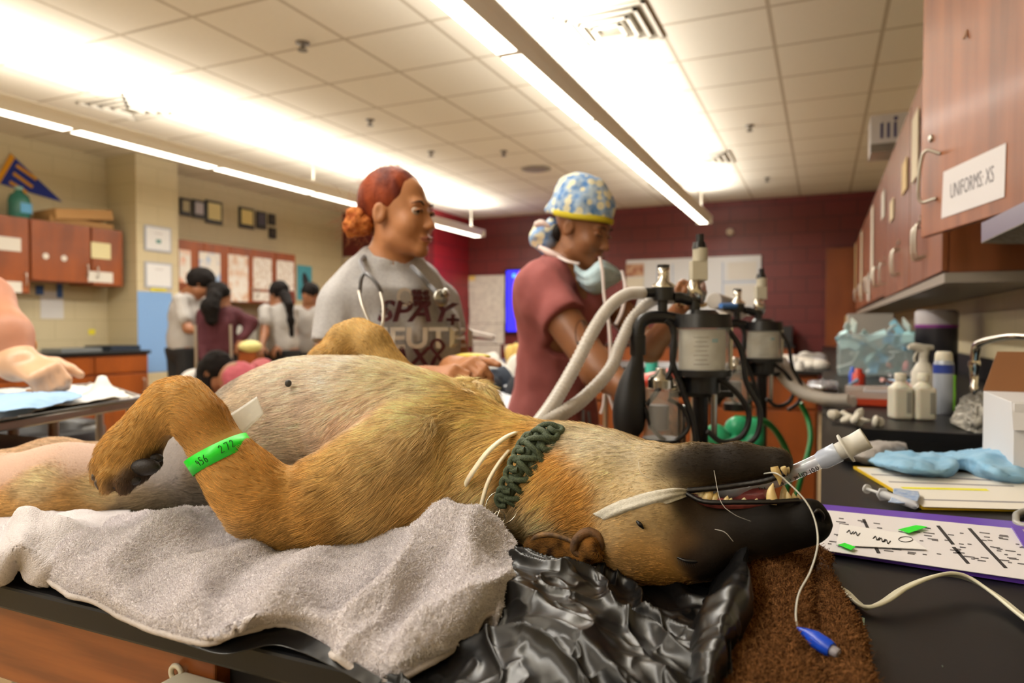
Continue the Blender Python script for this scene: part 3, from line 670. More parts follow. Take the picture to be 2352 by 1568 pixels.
c = W(1231, 387, CEIL); tag(MB().lathe([(.17, 0), (.17, .006), (.14, .014), (.0, .016)], c, (0, 0, -1)).build('ceiling_speaker', mat('speaker_grille', '8d8674', .6)), 'round grey-brown ceiling speaker between the two women\'s heads', 'speaker')
c = W(1550, 422, CEIL); tag(MB().box((c[0]-.3, c[1]-.15, CEIL-.01), (c[0]+.3, c[1]+.15, CEIL-.001)).build('return_grille', mat('return_grille', 'b5ac9a', .6)), 'flat rectangular grille in the ceiling near the far wall', 'grille')
# low pendant piece by the red corner
M_cone = mat('plain_white', 'd8cfbe', .5)
# ================================================================ right counter
rc = thing('side_counter', 'long black worktop over grey-brown base units along the right wall', 'counter', (.34, 3.4, 0))
sx0, sx1, sy0, sy1 = .075, .40, 1.42, 1.83; yE = 9.3
q = MB(); q.box((0, -.6, .887), (XR-.002, sy0, .91)); q.box((0, sy1, .887), (XR-.002, yE, .91)); q.box((0, sy0, .887), (sx0, sy1, .91)); q.box((sx1, sy0, .887), (XR-.002, sy1, .91)); q.build('worktop', M_epoxy, rc)
q = MB(); q.box((sx0, sy0, .70), (sx1, sy1, .705)); q.box((sx0-.006, sy0, .70), (sx0, sy1, .887)); q.box((sx1, sy0, .70), (sx1+.006, sy1, .887)); q.box((sx0, sy0-.006, .70), (sx1, sy0, .887)); q.box((sx0, sy1, .70), (sx1, sy1+.006, .887)); q.build('sink_basin', mat('black_basin', '0b0b0c', .4), rc)
MB().box((XR-.02, -.6, .911), (XR-.002, yE, 1.01)).build('backsplash', M_epoxy, rc, bevel=.002)
q = MB(); q.box((.03, 1.08, .09), (XR-.01, yE-.01, .69)); q.box((.03, 1.08, .69), (XR-.01, sy0-.01, .886)); q.box((.03, sy1+.01, .69), (XR-.01, yE-.01, .886)); q.box((.03, sy0-.01, .69), (sx0-.008, sy1+.01, .886)); q.build('base', mat('side_base', '5b3a24', .5), rc)
MB().box((.05, -.6, .09), (XR-.01, 1.07, .60)).build('base', mat('side_base', '5b3a24', .5), rc)
# wall cabinets on the right; the nearest has its door ajar
def rcab(y0, y1, z0, z1, label, n, xf=.35):
    t = thing('wall_cabinet', label, 'cabinet', (XR, (y0+y1)/2, z0), group='right wall cabinets')
    MB().box((xf+.02, y0, z0), (XR-.002, y1, z1)).build('body', M_cabR, t)
    for k in range(n):
        a = y0+(y1-y0)*k/n+.004; b = y0+(y1-y0)*(k+1)/n-.004
        d = MB().box((xf, a, z0+.004), (xf+.018, b, z1)).build('door', M_cabR, t, bevel=.002)
        hy = b-.05 if k % 2 == 0 else a+.05
        MB().tube([(xf, hy, z0+.09), (xf-.03, hy, z0+.095), (xf-.03, hy, z0+.205), (xf, hy, z0+.21)], .0055, 10, 30).build('handle', M_pull, d)
        MB().cyl((xf, hy+.02, z0+.25), (xf-.006, hy+.02, z0+.25), .012, seg=16).build('lock', M_pull, d)
    return t
M_cabR = mat('walnut_laminate', '8c5030', .33, col2='733f20', nscale=7, ndetail=6, stretch=(2, 2, .22), coat=.1, bump=.1, bscale=120)
cab2 = rcab(2.62, 3.55, 1.325, 2.13, 'wall cabinet just past the one labelled uniforms, bottom hanging lower', 2)
cab3 = rcab(3.57, 4.9, 1.325, 2.13, 'wall cabinet in the middle of the right-hand row', 3)
cab4 = rcab(4.92, 9.0, 1.345, 2.13, 'farthest wall cabinet of the right-hand row, papers hanging off', 8)
MB().box((.355, 2.60, 1.29), (XR-.002, 9.0, 1.322)).build('light_rail', mat('rail_grey', '8d8378', .5), cab2)
nc = thing('wall_cabinet', 'nearest wall cabinet, door ajar, bearing the uniforms sign', 'cabinet', (XR, 2.1, 1.42), group='right wall cabinets')
q = MB(); q.box((.47, 1.2, 1.43), (XR-.002, 1.218, 2.3)); q.box((.47, 2.595, 1.43), (XR-.002, 2.613, 2.3)); q.box((.47, 1.2, 1.43), (XR-.002, 2.61, 1.448)); q.box((XR-.015, 1.2, 1.43), (XR-.002, 2.61, 2.3)); q.box((.47, 1.2, 2.282), (XR-.002, 2.61, 2.3)); q.build('body', mat('cabinet_inside', '4a2614', .5), nc)
hx, hy_ = .393, 2.015; dv = np.array([-math.sin(math.radians(14.5)), math.cos(math.radians(14.5)), 0]); dn = np.array([-dv[1], dv[0], 0]); dL = .63; hx, hy_ = hx-dv[0]*.178, hy_-dv[1]*.178; Z0, Z1 = 1.42, 2.30
M_door = mat('walnut_door', '94552c', .48, col2='74401c', nscale=7, ndetail=7, stretch=(2.2, 2.2, .2), coat=.08)
q = MB(); q.obox(np.array([hx, hy_, (Z0+Z1)/2])+dv*dL/2, dv, dn, (0, 0, 1), dL, .019, Z1-Z0); dr = q.build('door', M_door, nc, bevel=.002)
def dp(u, z, o=.0100): return np.array([hx, hy_, z])+dv*u+dn*o
def door_hit(px, py):     # where a picture point meets the door's face
    d = RT*((px-CX)/FPX)+UP*((CY-py)/FPX)+FW; t = ((dp(0, 0)-CAM)@dn)/(d@dn); return CAM+d*t
MB().tube([door_hit(2160, 352), door_hit(2150, 352)+dn*.034, door_hit(2140, 456)+dn*.034, door_hit(2150, 456)], .0048, 10, 40).build('handle', M_pull, dr)
lk = door_hit(2139, 318); MB().lathe([(.011, 0), (.011, .004), (.008, .006), (0, .006)], lk, dn).build('lock', M_pull, dr)
hk = thing('adhesive_hook', 'small clear adhesive hook near the top of the uniforms cabinet door', 'hook', door_hit(2222, 85))
h0 = door_hit(2221, 80); MB().tube([h0+(0, 0, .012), h0+dn*.003, h0-np.array([0, 0, .010])+dn*.008], .0035, 8, 12).build('hook', mat('clear_hook', 'c9a58a', .2, alpha=.8), hk)
sg = thing('cabinet_sign', 'white paper sign reading UNIFORMS: XS on the open cabinet door', 'sign', door_hit(2238, 415))
c4 = [door_hit(2163, 502), door_hit(2308, 452), door_hit(2312, 328), door_hit(2168, 395)]
q = MB(); q.prism([p+dn*.0006 for p in c4], (0, 0, 0), dn*.0008); q.build('sheet', mat('sign_paper', 'e6e2e4', .6), sg)
cc_ = sum(c4)/4+dn*.0018; sx_ = c4[1]-c4[0]
text('UNIFORMS: XS', 'lettering', mat('sign_ink', '4a4450', .6), cc_, sx_, (0, 0, 1), .058, sg, ext=.0002, xs=.62, offset=-.0006)
# rack under the cabinet
rk = thing('under_shelf_rack', 'grey open rack slung under the near right wall cabinet', 'rack', P(2330, 560, 1.9))
q = MB(); q.prism([P(2254, 512, 1.75), P(2254, 556, 1.75), P(2420, 478, 1.35), P(2420, 430, 1.35)], (0, 0, 0), (.006, 0, 0)); q.build('lip', mat('rack_plastic', '7c7484', .3), rk)
q = MB(); q.prism([P(2254, 558, 1.75), P(2420, 480, 1.35), P(2470, 560, 1.5), P(2300, 560, 1.9)], (0, 0, 0), (0, 0, .006)); q.build('tray', mat('rack_tray', '8d857b', .6, col2='6f685f', nscale=70), rk)
# box on top of cabinets and papers that stick out from the far doors
bx_ = thing('printed_box', 'white printed box standing on top of the right-hand cabinets', 'box', (.33, 4.6, 2.13))
bc2 = P(2040, 312, 4.2)
MB().box((bc2[0]-.10, bc2[1]-.12, bc2[2]-.12), (bc2[0]+.12, bc2[1]+.12, bc2[2]+.10)).build('carton', mat('carton_white', 'c6c2c4', .6), bx_)
MB().box((bc2[0]-.101, bc2[1]-.125, bc2[2]-.12), (bc2[0]+.12, bc2[1]-.121, bc2[2]-.07)).build('carton_band', mat('carton_band', '6b6258', .6), bx_)
for k in range(3): MB().box((bc2[0]-.05+k*.035, bc2[1]-.1225, bc2[2]-.04), (bc2[0]-.035+k*.035, bc2[1]-.1215, bc2[2]+.05)).build('printed_line', mat('purple_print', '3c3a66', .6), bx_)
MB().cyl((bc2[0]+.03, bc2[1]-.1215, bc2[2]+.07), (bc2[0]+.03, bc2[1]-.123, bc2[2]+.07), .012).build('printed_dot', mat('purple_print', '3c3a66', .6), bx_)
pcols = ['d9cdb4', 'd2b98a', 'e0dcd4', 'd8c8a8', 'e6e0d2']
for i, (px, y0, y1, w, z, lab) in enumerate(((2105, 262, 410, 11, 3.05, 'white sheet stuck on the second right-hand cabinet door'), (2080, 370, 440, 14, 3.2, 'round-edged white sheet near the second cabinet'), (2030, 440, 500, 10, 3.8, 'cream slip on the middle cabinet row'), (2050, 460, 505, 8, 3.7, 'tan slip on the middle cabinet row'),
        (2005, 475, 640, 13, 4.2, 'long cream paper hanging on the middle right cabinet'), (1980, 530, 690, 10, 5.0, 'long cream paper on the farthest right cabinets, nearer one'), (1966, 560, 680, 8, 5.4, 'long cream paper on the farthest right cabinets, farther one'), (1996, 630, 690, 8, 4.4, 'short white paper low on the right cabinets'))):
    a = P(px, y0, z); b = P(px, y1, z); X = .346; a = PX(px, y0, X) if px > 1900 else a; b_ = PX(px, y1, X)
    zz0, zz1 = min(a[2], b_[2]), max(a[2], b_[2])
    q = MB().box((X-.006, a[1]-.10, zz0), (X-.001, a[1]+.10, zz1)); tag(q.build('taped_paper', mat('taped_'+pcols[i % 5], pcols[i % 5], .7)), lab, 'paper', 'papers on right cabinets')
# ---------------------------------------------------------------- things on the right counter
def onc(px, py, h=0): return W(px, py, H0+h)
M_hdpe = mat('white_bottle', 'dcd6c4', .4, sss=.2)
for i, (px, lab) in enumerate(((2067, 'square white plastic bottle at front, left of the pair'), (2120, 'square white plastic bottle at front, right of the pair'))):
    c = onc(px, 962 + 2*i); t = thing('square_bottle', lab, 'bottle', c, math.radians(18), group='square white bottles')
    q = MB(); q.box((-.024, -.024, .001), (.024, .024, .085)); o = q.build('body', M_hdpe, t, world=False, bevel=.007)
    q = MB(); q.lathe([(.024, .083), (.015, .094), (.0115, .098), (.0115, .106)], (0, 0, 0)); q.build('shoulder', M_hdpe, t, world=False)
    q = MB(); q.lathe([(.014, .102), (.014, .118), (.012, .12), (0, .12)], (0, 0, 0), seg=20); q.build('cap', M_hdpe, t, world=False)
    q = MB(); q.box((.006, -.0255, .018), (.018, -.0242, .072)); q.build('label', mat('grey_label', '8d8a80', .5), t, world=False)
sc_ = thing('spray_can', 'blue and green aerosol can with a white cap behind the bottles', 'can', onc(2166, 950))
q = MB(); q.lathe([(.024, 0), (.0255, .004), (.0255, .135), (.022, .147)], onc(2166, 950), seg=28); q.build('body', mat('can_white', 'a9b0bd', .3, metal=.2), sc_)
q = MB(); q.lathe([(.026, .112), (.026, .136)], onc(2166, 950), caps=False, seg=28); q.build('blue_band', mat('can_blue', '2b3f8e', .35), sc_)
q = MB(); o1 = onc(2166, 950); q.tube([o1+RT*.017-FW*.019+(0, 0, .01), o1+RT*.017-FW*.019+(0, 0, .108)], .005, 8); q.build('green_stripe', mat('can_green', '6fae2e', .4), sc_)
q = MB(); q.lathe([(.0225, .147), (.021, .165), (.017, .172), (0, .173)], o1, seg=24); q.build('cap', M_hdpe, sc_)
sb = thing('spray_bottle', 'white trigger spray bottle behind the square bottles', 'bottle', onc(2120, 915))
o1 = onc(2120, 918); q = MB(); q.lathe([(.034, 0), (.036, .01), (.036, .09), (.02, .12), (.014, .125), (.014, .14)], o1); q.build('body', mat('milky_plastic', 'cfcabc', .4), sb)
q = MB(); q.tube([o1+(0, 0, .14), o1+(0, 0, .165), o1+(0, 0, .175)-RT*.03, o1+(0, 0, .172)-RT*.05], [.013, .015, .012, .007], 12, 24); q.tube([o1+(0, 0, .17), o1+(0, 0, .172)+RT*.03], [.013, .008], 10, 10); q.build('trigger_head', mat('milky_plastic', 'cfcabc', .4), sb)
q = MB(); q.tube([o1+(0, 0, .16)-RT*.02, o1+(0, 0, .14)-RT*.03, o1+(0, 0, .125)-RT*.028], .004, 8, 12); q.build('trigger', mat('milky_plastic', 'cfcabc', .4), sb)
wt = thing('wipes_tub', 'black and purple labelled tub standing against the right wall', 'tub', onc(2147, 868))
o1 = PX(2150, 800, .50); o1[2] = H0
zz = lambda py: PX(2150, py, .50)[2]
q = MB(); q.lathe([(.085, 0), (.09, .01), (.09, zz(740)-H0)], o1, seg=32); q.build('body', mat('tub_black', '26242a', .4), wt)
q = MB(); q.lathe([(.0915, zz(752)-H0), (.0915, zz(745)-H0)], o1, caps=False, seg=32); q.build('purple_band', mat('purple_band', '7a2c7c', .5), wt)
q = MB(); q.lathe([(.091, zz(745)-H0), (.091, zz(718)-H0), (.08, zz(712)-H0), (0, zz(712)-H0)], o1, seg=32); q.build('lid', mat('tub_lid', 'b3acae', .5), wt)
# dispenser on the wall
q = MB(); o1 = PX(2150, 660, .6); q.box((.56, o1[1]-.13, o1[2]-.05), (XR-.003, o1[1]+.13, o1[2]+.09)); ds = q.build('dispenser', mat('grey_dispenser', '7d776e', .35), bevel=.01); tag(ds, 'grey soap dispenser box on the wall under the cabinets', 'dispenser')
# faucet at right edge
fc = thing('faucet', 'chrome swan-neck faucet at the right edge over the sink', 'faucet', PX(2420, 900, .60))
M_chrome = mat('chrome', 'cfcac0', .12, metal=1)
f1 = P(2242, 800, 1.62); f0 = P(2400, 778, 1.45)
q = MB(); q.tube([f0+(0, 0, -.22), f0+(0, 0, -.02), f0, P(2330, 772, 1.5), P(2275, 780, 1.56), P(2248, 790, 1.60), f1, P(2238, 838, 1.63)], [.012, .011, .010, .008, .008, .009, .010, .009], 14, 70); q.build('spout', M_chrome, fc)
q = MB(); q.lathe([(.012, 0), (.013, .012), (.010, .02), (.007, .06), (.009, .062), (.003, .08)], P(2238, 828, 1.63), (0, 0, -1)); q.build('nozzle', M_chrome, fc)
q = MB(); q.lathe([(.03, 0), (.026, .02), (.013, .03)], (f0[0], f0[1], H0)); q.build('base', M_chrome, fc)
# white carton at the right edge
ct = thing('open_carton', 'white carton with an open brown flap at the right picture edge', 'box', onc(2400, 1100))
a0 = onc(2326, 1112); zt = lambda p, py: None
y0c = a0[1]; hC = PY(2320, 925, y0c)[2]
q = MB(); q.box((a0[0], y0c, H0+.001), (a0[0]+.16, y0c+.22, hC)); q.build('carton', mat('carton_face', 'd8d6d8', .6), ct, bevel=.001)
q = MB(); q.prism([(a0[0], y0c+.22, hC), (a0[0]+.16, y0c+.22, hC), (a0[0]+.16, y0c+.27, hC+.07), (a0[0]+.03, y0c+.27, hC+.07)], (0, 0, 0), (0, .003, 0)); q.build('flap', mat('brown_flap', '7d5230', .8), ct)
q = MB(); q.prism([(a0[0]-.002, y0c+.005, hC+.002), (a0[0]+.16, y0c+.005, hC+.002), (a0[0]+.16, y0c-.008, hC-.04), (a0[0]-.002, y0c-.008, hC-.04)], (0, 0, 0), (0, .002, 0)); q.build('front_flap', mat('carton_face', 'd8d6d8', .6), ct)
# papers and clipboards
def plate(name, c, m, par, h=.002, th=.002): q = MB(); q.prism([onc(a, b, h) for a, b in c], (0, 0, 0), (0, 0, th)); return q.build(name, m, par)
yc = thing('clipboard', 'yellow-edged clipboard with a form, below the blue cloth', 'clipboard', onc(2180, 1120), group='clipboards')
plate('board', [(1960, 1076), (2118, 1170), (2420, 1176), (2420, 1120), (2250, 1090)], mat('yellow_board', 'd9b41e', .5), yc, .001, .004)
plate('form', [(1968, 1073), (2122, 1164), (2420, 1172), (2420, 1117), (2250, 1086)], mat('form_paper', 'e4dfd6', .7), yc, .0052, .0006)
for k, (c, m) in enumerate((([(2068, 1118), (2075, 1122), (2272, 1127), (2265, 1122)], mat('highlighter', 'e8e23a', .6)), ([(2000, 1088), (2004, 1090), (2280, 1104), (2274, 1101)], mat('grey_print', '8d8a90', .6)), ([(2040, 1105), (2044, 1107), (2330, 1117), (2326, 1115)], mat('grey_print', '8d8a90', .6)), ([(2120, 1146), (2124, 1148), (2400, 1156), (2398, 1153)], mat('grey_print', '8d8a90', .6)))):
    plate('printed_line', c, m, yc, .006, .0002)
pc = thing('clipboard', 'purple clipboard holding a filled-in chart under clear film', 'clipboard', onc(2100, 1240), group='clipboards')
M_purple = mat('purple_plastic', '5a35a8', .35)
plate('board', [(1845, 1262), (2420, 1352), (2420, 1212), (2330, 1206), (1852, 1163)], M_purple, pc, .001, .005)
plate('chart', [(1850, 1258), (2400, 1338), (2398, 1222), (2326, 1214), (1856, 1168)], mat('chart_paper', 'dcd8dc', .6), pc, .0062, .0006)
M_pr = mat('chart_print', '5d595c', .6); M_prd = mat('chart_black', '242225', .6)
for (x0, y0, x1, y1, w) in ((1980, 1192, 1990, 1214, 5), (2150, 1207, 2185, 1250, 6), (2222, 1213, 2262, 1258, 6), (2262, 1258, 2306, 1304, 6), (2186, 1256, 2220, 1294, 6), (2008, 1258, 2014, 1270, 6)):
    plate('black_bar', [(x0, y0), (x1, y1), (x1+w*1.4, y1), (x0+w*1.4, y0)], M_prd, pc, .007, .0002)
rp = random.Random(4); g = MB()
for k in range(85):
    x = rp.uniform(1900, 2350); y = 1172+(x-1856)*.098+rp.uniform(6, 76); w = rp.uniform(8, 26); 
    g.prism([onc(x, y, .0070), onc(x+w, y+w*.12, .0070), onc(x+w, y+w*.12+2, .0070), onc(x, y+2, .0070)], (0, 0, 0), (0, 0, .0002))
o = g.build('fine_print', M_pr, pc); o['kind'] = 'stuff'
np_ = thing('note_sheet', 'small handwritten white note lying on the purple clipboard', 'note', onc(2040, 1235))
plate('sheet', [(1920, 1252), (2128, 1262), (2080, 1226), (1930, 1204)], mat('note_white', 'e8e6e6', .6), np_, .0085, .0006)
g = MB()
for (x, y) in ((1945, 1222), (1960, 1226), (2005, 1236), (2018, 1240), (2030, 1244)): g.tube([onc(x, y, .0095), onc(x+6, y-5, .0095), onc(x+9, y+4, .0095), onc(x+15, y-2, .0095)], .0005, 5, 14)
g.tube([onc(2080+16*math.cos(t), 1238+6*math.sin(t), .0095) for t in np.linspace(0, 6.2, 16)], .0004, 5, 30); g.build('handwriting', M_ink, np_)
for c, lab in (([(2063, 1216), (2088, 1224), (2130, 1210), (2104, 1206)], 'neon green sticker near the top edge of the purple clipboard'), ([(1925, 1251), (1955, 1263), (1965, 1256), (1940, 1247)], 'small neon green sticker on the corner of the handwritten note')):
    q = MB(); q.prism([onc(a, b, .0098) for a, b in c], (0, 0, 0), (0, 0, .0004)); tag(q.build('green_sticker', M_green), lab, 'sticker')
# clip of the purple board at far right
plate('corner_strap', [(2322, 1210), (2342, 1212), (2380, 1262), (2352, 1258)], M_purple, pc, .008, .002)
# syringe and vial pack
sy = thing('syringe', 'clear plastic syringe lying beside the yellow clipboard', 'syringe', onc(2040, 1140))
s0, s1 = onc(1990, 1122, .010), onc(2108, 1162, .010); dS = s1-s0; LS = np.linalg.norm(dS); dS /= LS
q = MB(); q.lathe([(.0055, LS*.35), (.0055, LS*.95), (.002, LS*.97), (.002, LS)], s0, dS); q.build('barrel', mat('syringe_clear', 'dfe0e4', .15, alpha=.6), sy)
q = MB(); q.cyl(s0, s0+dS*LS*.8, .0022); q.cyl(s0, s0+dS*.0025, .0065); q.build('plunger', mat('plunger_white', 'dcdcdc', .3, alpha=.8), sy)
q = MB(); q.cyl(s0+dS*LS*.33, s0+dS*LS*.35, .0095, seg=6); q.build('finger_flange', mat('syringe_clear', 'dfe0e4', .15, alpha=.6), sy)
drape([[onc(a, b, .012) for a, b in L] for L in ([(2040, 1150), (2075, 1152), (2108, 1150)], [(2050, 1138), (2075, 1136), (2112, 1138)], [(2052, 1124), (2080, 1122), (2108, 1128)])], 'blue_printed_packet', mat('packet_blue', 'b9c6da', .3, col2='7f9cc8', nscale=120), 'crumpled clear packet with blue print on the clipboard corner', 'packet', .003, .001, 30, 20)
# cloths
M_bluetowel = mat('light_blue_cloth', '93bbd8', .85, col2='7dadd0', nscale=40, bump=.5, bscale=700, bdist=.001)
oc = lambda L: [onc(a, b, h) for a, b, h in L]
drape([oc([(1992, 1062, .004), (2040, 1080, .004), (2110, 1092, .004), (2170, 1096, .006), (2210, 1078, .012), (2260, 1098, .005), (2320, 1108, .004), (2420, 1110, .004)]),
       oc([(1994, 1058, .014), (2040, 1070, .022), (2110, 1078, .024), (2170, 1080, .022), (2215, 1062, .024), (2270, 1080, .024), (2330, 1092, .02), (2420, 1090, .02)]),
       oc([(2000, 1046, .018), (2050, 1050, .030), (2110, 1052, .032), (2165, 1054, .028), (2215, 1046, .034), (2270, 1056, .034), (2330, 1060, .03), (2420, 1060, .03)]),
       oc([(2015, 1040, .012), (2060, 1042, .022), (2110, 1044, .024), (2160, 1046, .022), (2215, 1040, .030), (2270, 1036, .03), (2330, 1036, .03), (2420, 1036, .03)]),
       oc([(2025, 1040, .002), (2070, 1042, .002), (2110, 1044, .002), (2160, 1046, .002), (2215, 1036, .006), (2270, 1026, .004), (2330, 1020, .004), (2420, 1020, .004)])],
      'blue_cloth', M_bluetowel, 'light blue cloth bunched beside the sink', 'cloth', .006, .003, 120, 60, 5, 30)
drape([oc([(1935, 1052, .003), (1960, 1058, .003), (1995, 1066, .003), (2030, 1060, .003), (2085, 1034, .003)]), oc([(1930, 1040, .016), (1962, 1044, .022), (2000, 1048, .022), (2035, 1040, .020), (2085, 1026, .012)]), oc([(1940, 1026, .018), (1972, 1022, .028), (2010, 1018, .030), (2040, 1020, .026), (2080, 1020, .012)]), oc([(1960, 1026, .002), (1985, 1022, .002), (2010, 1020, .002), (2040, 1020, .002), (2075, 1018, .002)])],
      'grey_cloth', mat('grey_cloth', 'a29c98', .9, bump=.6, bscale=500), 'rolled grey cloth at the sink corner beside the blue cloth', 'cloth', .005, .003, 60, 40, 6, 30)
# flat white cable
cbp = [onc(a, b, .005+h) for a, b, h in ((1850, 1316, 0), (1897, 1334, 0), (1935, 1352, 0), (1965, 1380, 0), (1990, 1395, 0), (2030, 1382, .004), (2075, 1352, .010), (2130, 1328, .014), (2180, 1318, .014), (2230, 1330, .010), (2290, 1368, .003), (2352, 1418, 0), (2460, 1500, 0))]
fl = thing('flat_cable', 'flat white ribbed cable snaking over the black worktop', 'cable', onc(2150, 1350))
cpp = spline(cbp, 160); tt = np.gradient(cpp, axis=0); tt /= np.linalg.norm(tt, axis=1)[:, None]; sd = np.cross(tt, [0, 0, 1.]); sd[:, 2] += .55; sd /= np.linalg.norm(sd, axis=1)[:, None]
M_cablew = mat('cream_cable', 'dcd8c2', .35)
for k in range(4): MB().tube(cpp+sd*(k-1.5)*.0027, .0016, 8).build('strand', M_cablew, fl)
q = MB(); q.tube([onc(2420, 1160, .006), onc(2345, 1176, .006), onc(2334, 1190, .006), onc(2345, 1206, .006), onc(2420, 1215, .006)], .004, 10, 40); tag(q.build('grey_tubing', mat('grey_tube', '9a9892', .3)), 'loop of grey tubing entering from the right edge', 'tubing')
for i, (a, b, w, h) in enumerate(((1980, 1418, 6, 24), (1978, 1455, 5, 20), (2163, 1528, 3, 4))):
    q = MB(); q.prism([onc(a, b, .0004), onc(a+w, b+2, .0004), onc(a+w-1, b+h, .0004), onc(a+2, b+h-3, .0004)], (0, 0, 0), (0, 0, .0004)); tag(q.build('paint_fleck', mat('pale_green_fleck', '8fa898', .6)), ['pale green scuff on worktop, top of three', 'pale green scuff on worktop, middle of three', 'tiny pale fleck low on the black worktop'][i], 'mark', 'worktop marks')
# mid-distance clutter on the counter
tub = thing('clear_bin', 'clear plastic bin crammed with pale blue wrapped items', 'bin', onc(2000, 868))
o1 = PX(2000, 868, .22); o1[2] = H0; zt = PX(2000, 742, .22)[2]-H0
q = MB(); q.box((o1[0]-.15, o1[1]-.16, H0+.002), (o1[0]+.17, o1[1]+.2, H0+zt*.8)); q.build('bin', mat('clear_bin', 'c9dde0', .2, alpha=.35), tub, bevel=.01)
rp = random.Random(9); pm = [mat('pack_'+c, c, .35) for c in ('8fc3d6', 'b9dde2', 'e2ecec', '6fa8cf', 'a8d3d8', 'd8e6e0')]
for k in range(46):
    c = o1+np.array([rp.uniform(-.13, .15), rp.uniform(-.14, .1), rp.uniform(.03, zt)]); s = rp.uniform(.03, .055)
    q = MB(); q.obox(c, *rotm(rp.uniform(-1, 1), rp.uniform(-1, 1), rp.uniform(0, 3)), s, s*1.8, .008); o = q.build('wrapped_pack', pm[k % 6], bevel=.003)
    tag(o, ('sky blue', 'pale mint', 'whitish', 'mid blue', 'teal-tinted', 'ivory-green')[k % 6]+' wrapped pack crammed in the clear bin', 'pack', 'wrapped packs in clear bin')
cbx = thing('tan_box', 'tan cardboard box leaning behind the clear bin', 'box', PX(1950, 760, .3))
q = MB(); cX = PX(1945, 745, .28); q.box((cX[0]-.02, cX[1]-.2, H0+.002), (cX[0]+.25, cX[1]+.25, cX[2]+.11)); q.build('carton', mat('tan_card', 'c2a06c', .8), cbx, bevel=.004)
gb = MB(); cX = PX(1985, 728, .25); gb.box((cX[0]-.1, cX[1]-.12, cX[2]-.20), (cX[0]+.16, cX[1]+.12, cX[2]+.02)); tag(gb.build('grey_carton', mat('grey_card', 'a29d96', .7), bevel=.003), 'grey carton lying on top of the packed clear bin', 'box')
rt = thing('red_tray', 'orange-red plastic tray on the counter behind the white bottles', 'tray', onc(2010, 935))
q = MB(); c = onc(2018, 930); q.box((c[0]-.09, c[1]-.06, H0+.002), (c[0]+.13, c[1]+.12, H0+.022)); q.build('base', mat('orange_red', 'b43a1a', .4), rt, bevel=.003)
q = MB(); q.box((c[0]-.09, c[1]-.06, H0+.023), (c[0]+.13, c[1]+.12, H0+.05)); q.build('lid', mat('clear_lid', 'd9c7bb', .2, alpha=.5), rt, bevel=.003)
items = [(1972, 886, .024, .07, 'b8321f', 'red capped container among the syringes'), (2042, 850, .016, .05, 'd9581c', 'small orange bottle cap on the cluttered counter'), (2082, 850, .018, .05, 'e06a6e', 'small pink bottle cap on the cluttered counter'), (1958, 880, .014, .07, '2c50b8', 'blue syringe cap beside the red container'), (1836, 850, .025, .05, 'd9d6cf', 'white jar on the far dark counter'), (1826, 846, .02, .06, 'c7c2ba', 'small grey jar on the far dark counter')]
for px, py, r, h, colr, lab in items:
    o1 = onc(px, py); z = max(0, 0); q = MB(); q.lathe([(r, 0), (r, h*.7), (r*.6, h*.8), (r*.6, h), (0, h)], o1); tag(q.build('capped_container', mat('cont_'+colr, colr, .4)), lab, 'container')
for k in range(12):
    c = onc(rp.uniform(1955, 2090), rp.uniform(858, 905), rp.uniform(.01, .05)); d = np.array([math.cos(k*1.3), math.sin(k*1.3), rp.uniform(-.1, .2)])
    q = MB(); q.cyl(c-d*.045, c+d*.045, .006, seg=10); q.cyl(c+d*.045, c+d*.06, .008, seg=10); o = q.build('loose_syringe', mat(('syr_w', 'syr_b', 'syr_r')[k % 3], ('dcdfe6', '9fc0e2', 'd9a8a4')[k % 3], .3)); tag(o, ('white', 'light blue', 'pink')[k % 3]+' loose wrapped syringe in the pile behind the bottles', 'syringe', 'loose syringes')
for i, (a, b, r, lab) in enumerate(((1945, 965, .034, 'crumpled white gauze on the counter edge, left of the white bottles'), (1990, 972, .03, 'flat white gauze wad beside the left square bottle'))):
    c = onc(a, b, .008); S = SDF(); rr = random.Random(i)
    for k in range(9): S.ell(c+np.array([rr.uniform(-r, r), rr.uniform(-r, r), rr.uniform(0, .015)]), (rr.uniform(.010, .020), rr.uniform(.004, .008), rr.uniform(.008, .014)), rotm(rr.random()*3, rr.random()*3, 0), .004)
    V_, Q_ = S.mesh(.003); tag(link_mesh('gauze_wad', V_, Q_, mat('gauze_white', 'dcd6c8', .9), None, True), lab, 'gauze')
drape([[onc(a, b, h) for a, b, h in L] for L in ([(2190, 975, .004), (2230, 990, .004), (2280, 992, .004), (2318, 985, .004)], [(2195, 945, .03), (2235, 955, .035), (2280, 955, .035), (2318, 950, .03)], [(2205, 925, .03), (2240, 915, .045), (2285, 918, .045), (2325, 925, .03)], [(2215, 915, .004), (2245, 905, .004), (2290, 905, .004), (2330, 915, .004)])],
      'plastic_package', mat('clear_package', 'c4bfb4', .2, col2='8f8b84', nscale=60, alpha=.8), 'crinkled clear plastic packaging right of the aerosol can', 'packaging', .012, .001, 70, 50, 8, 60)
o1 = onc(2285, 950, .03); tag(MB().lathe([(.018, 0), (.02, .01), (.012, .02), (.012, .03), (0, .03)], o1).build('black_knob', mat('black_plastic', '151517', .35)), 'black plastic knob lying on the clear packaging', 'knob')
drape([[onc(a, b, h) for a, b, h in L] for L in ([(1850, 905, .004), (1890, 908, .004), (1925, 905, .004)], [(1852, 885, .03), (1890, 885, .045), (1925, 888, .03)], [(1862, 876, .01), (1895, 874, .01), (1925, 878, .01)])],
      'foil_packet', mat('silver_packet', 'b9bcc4', .25, metal=.4), 'silvery packet at the counter edge near the corrugated hoses', 'packet', .008, .001, 40, 30, 9, 60)
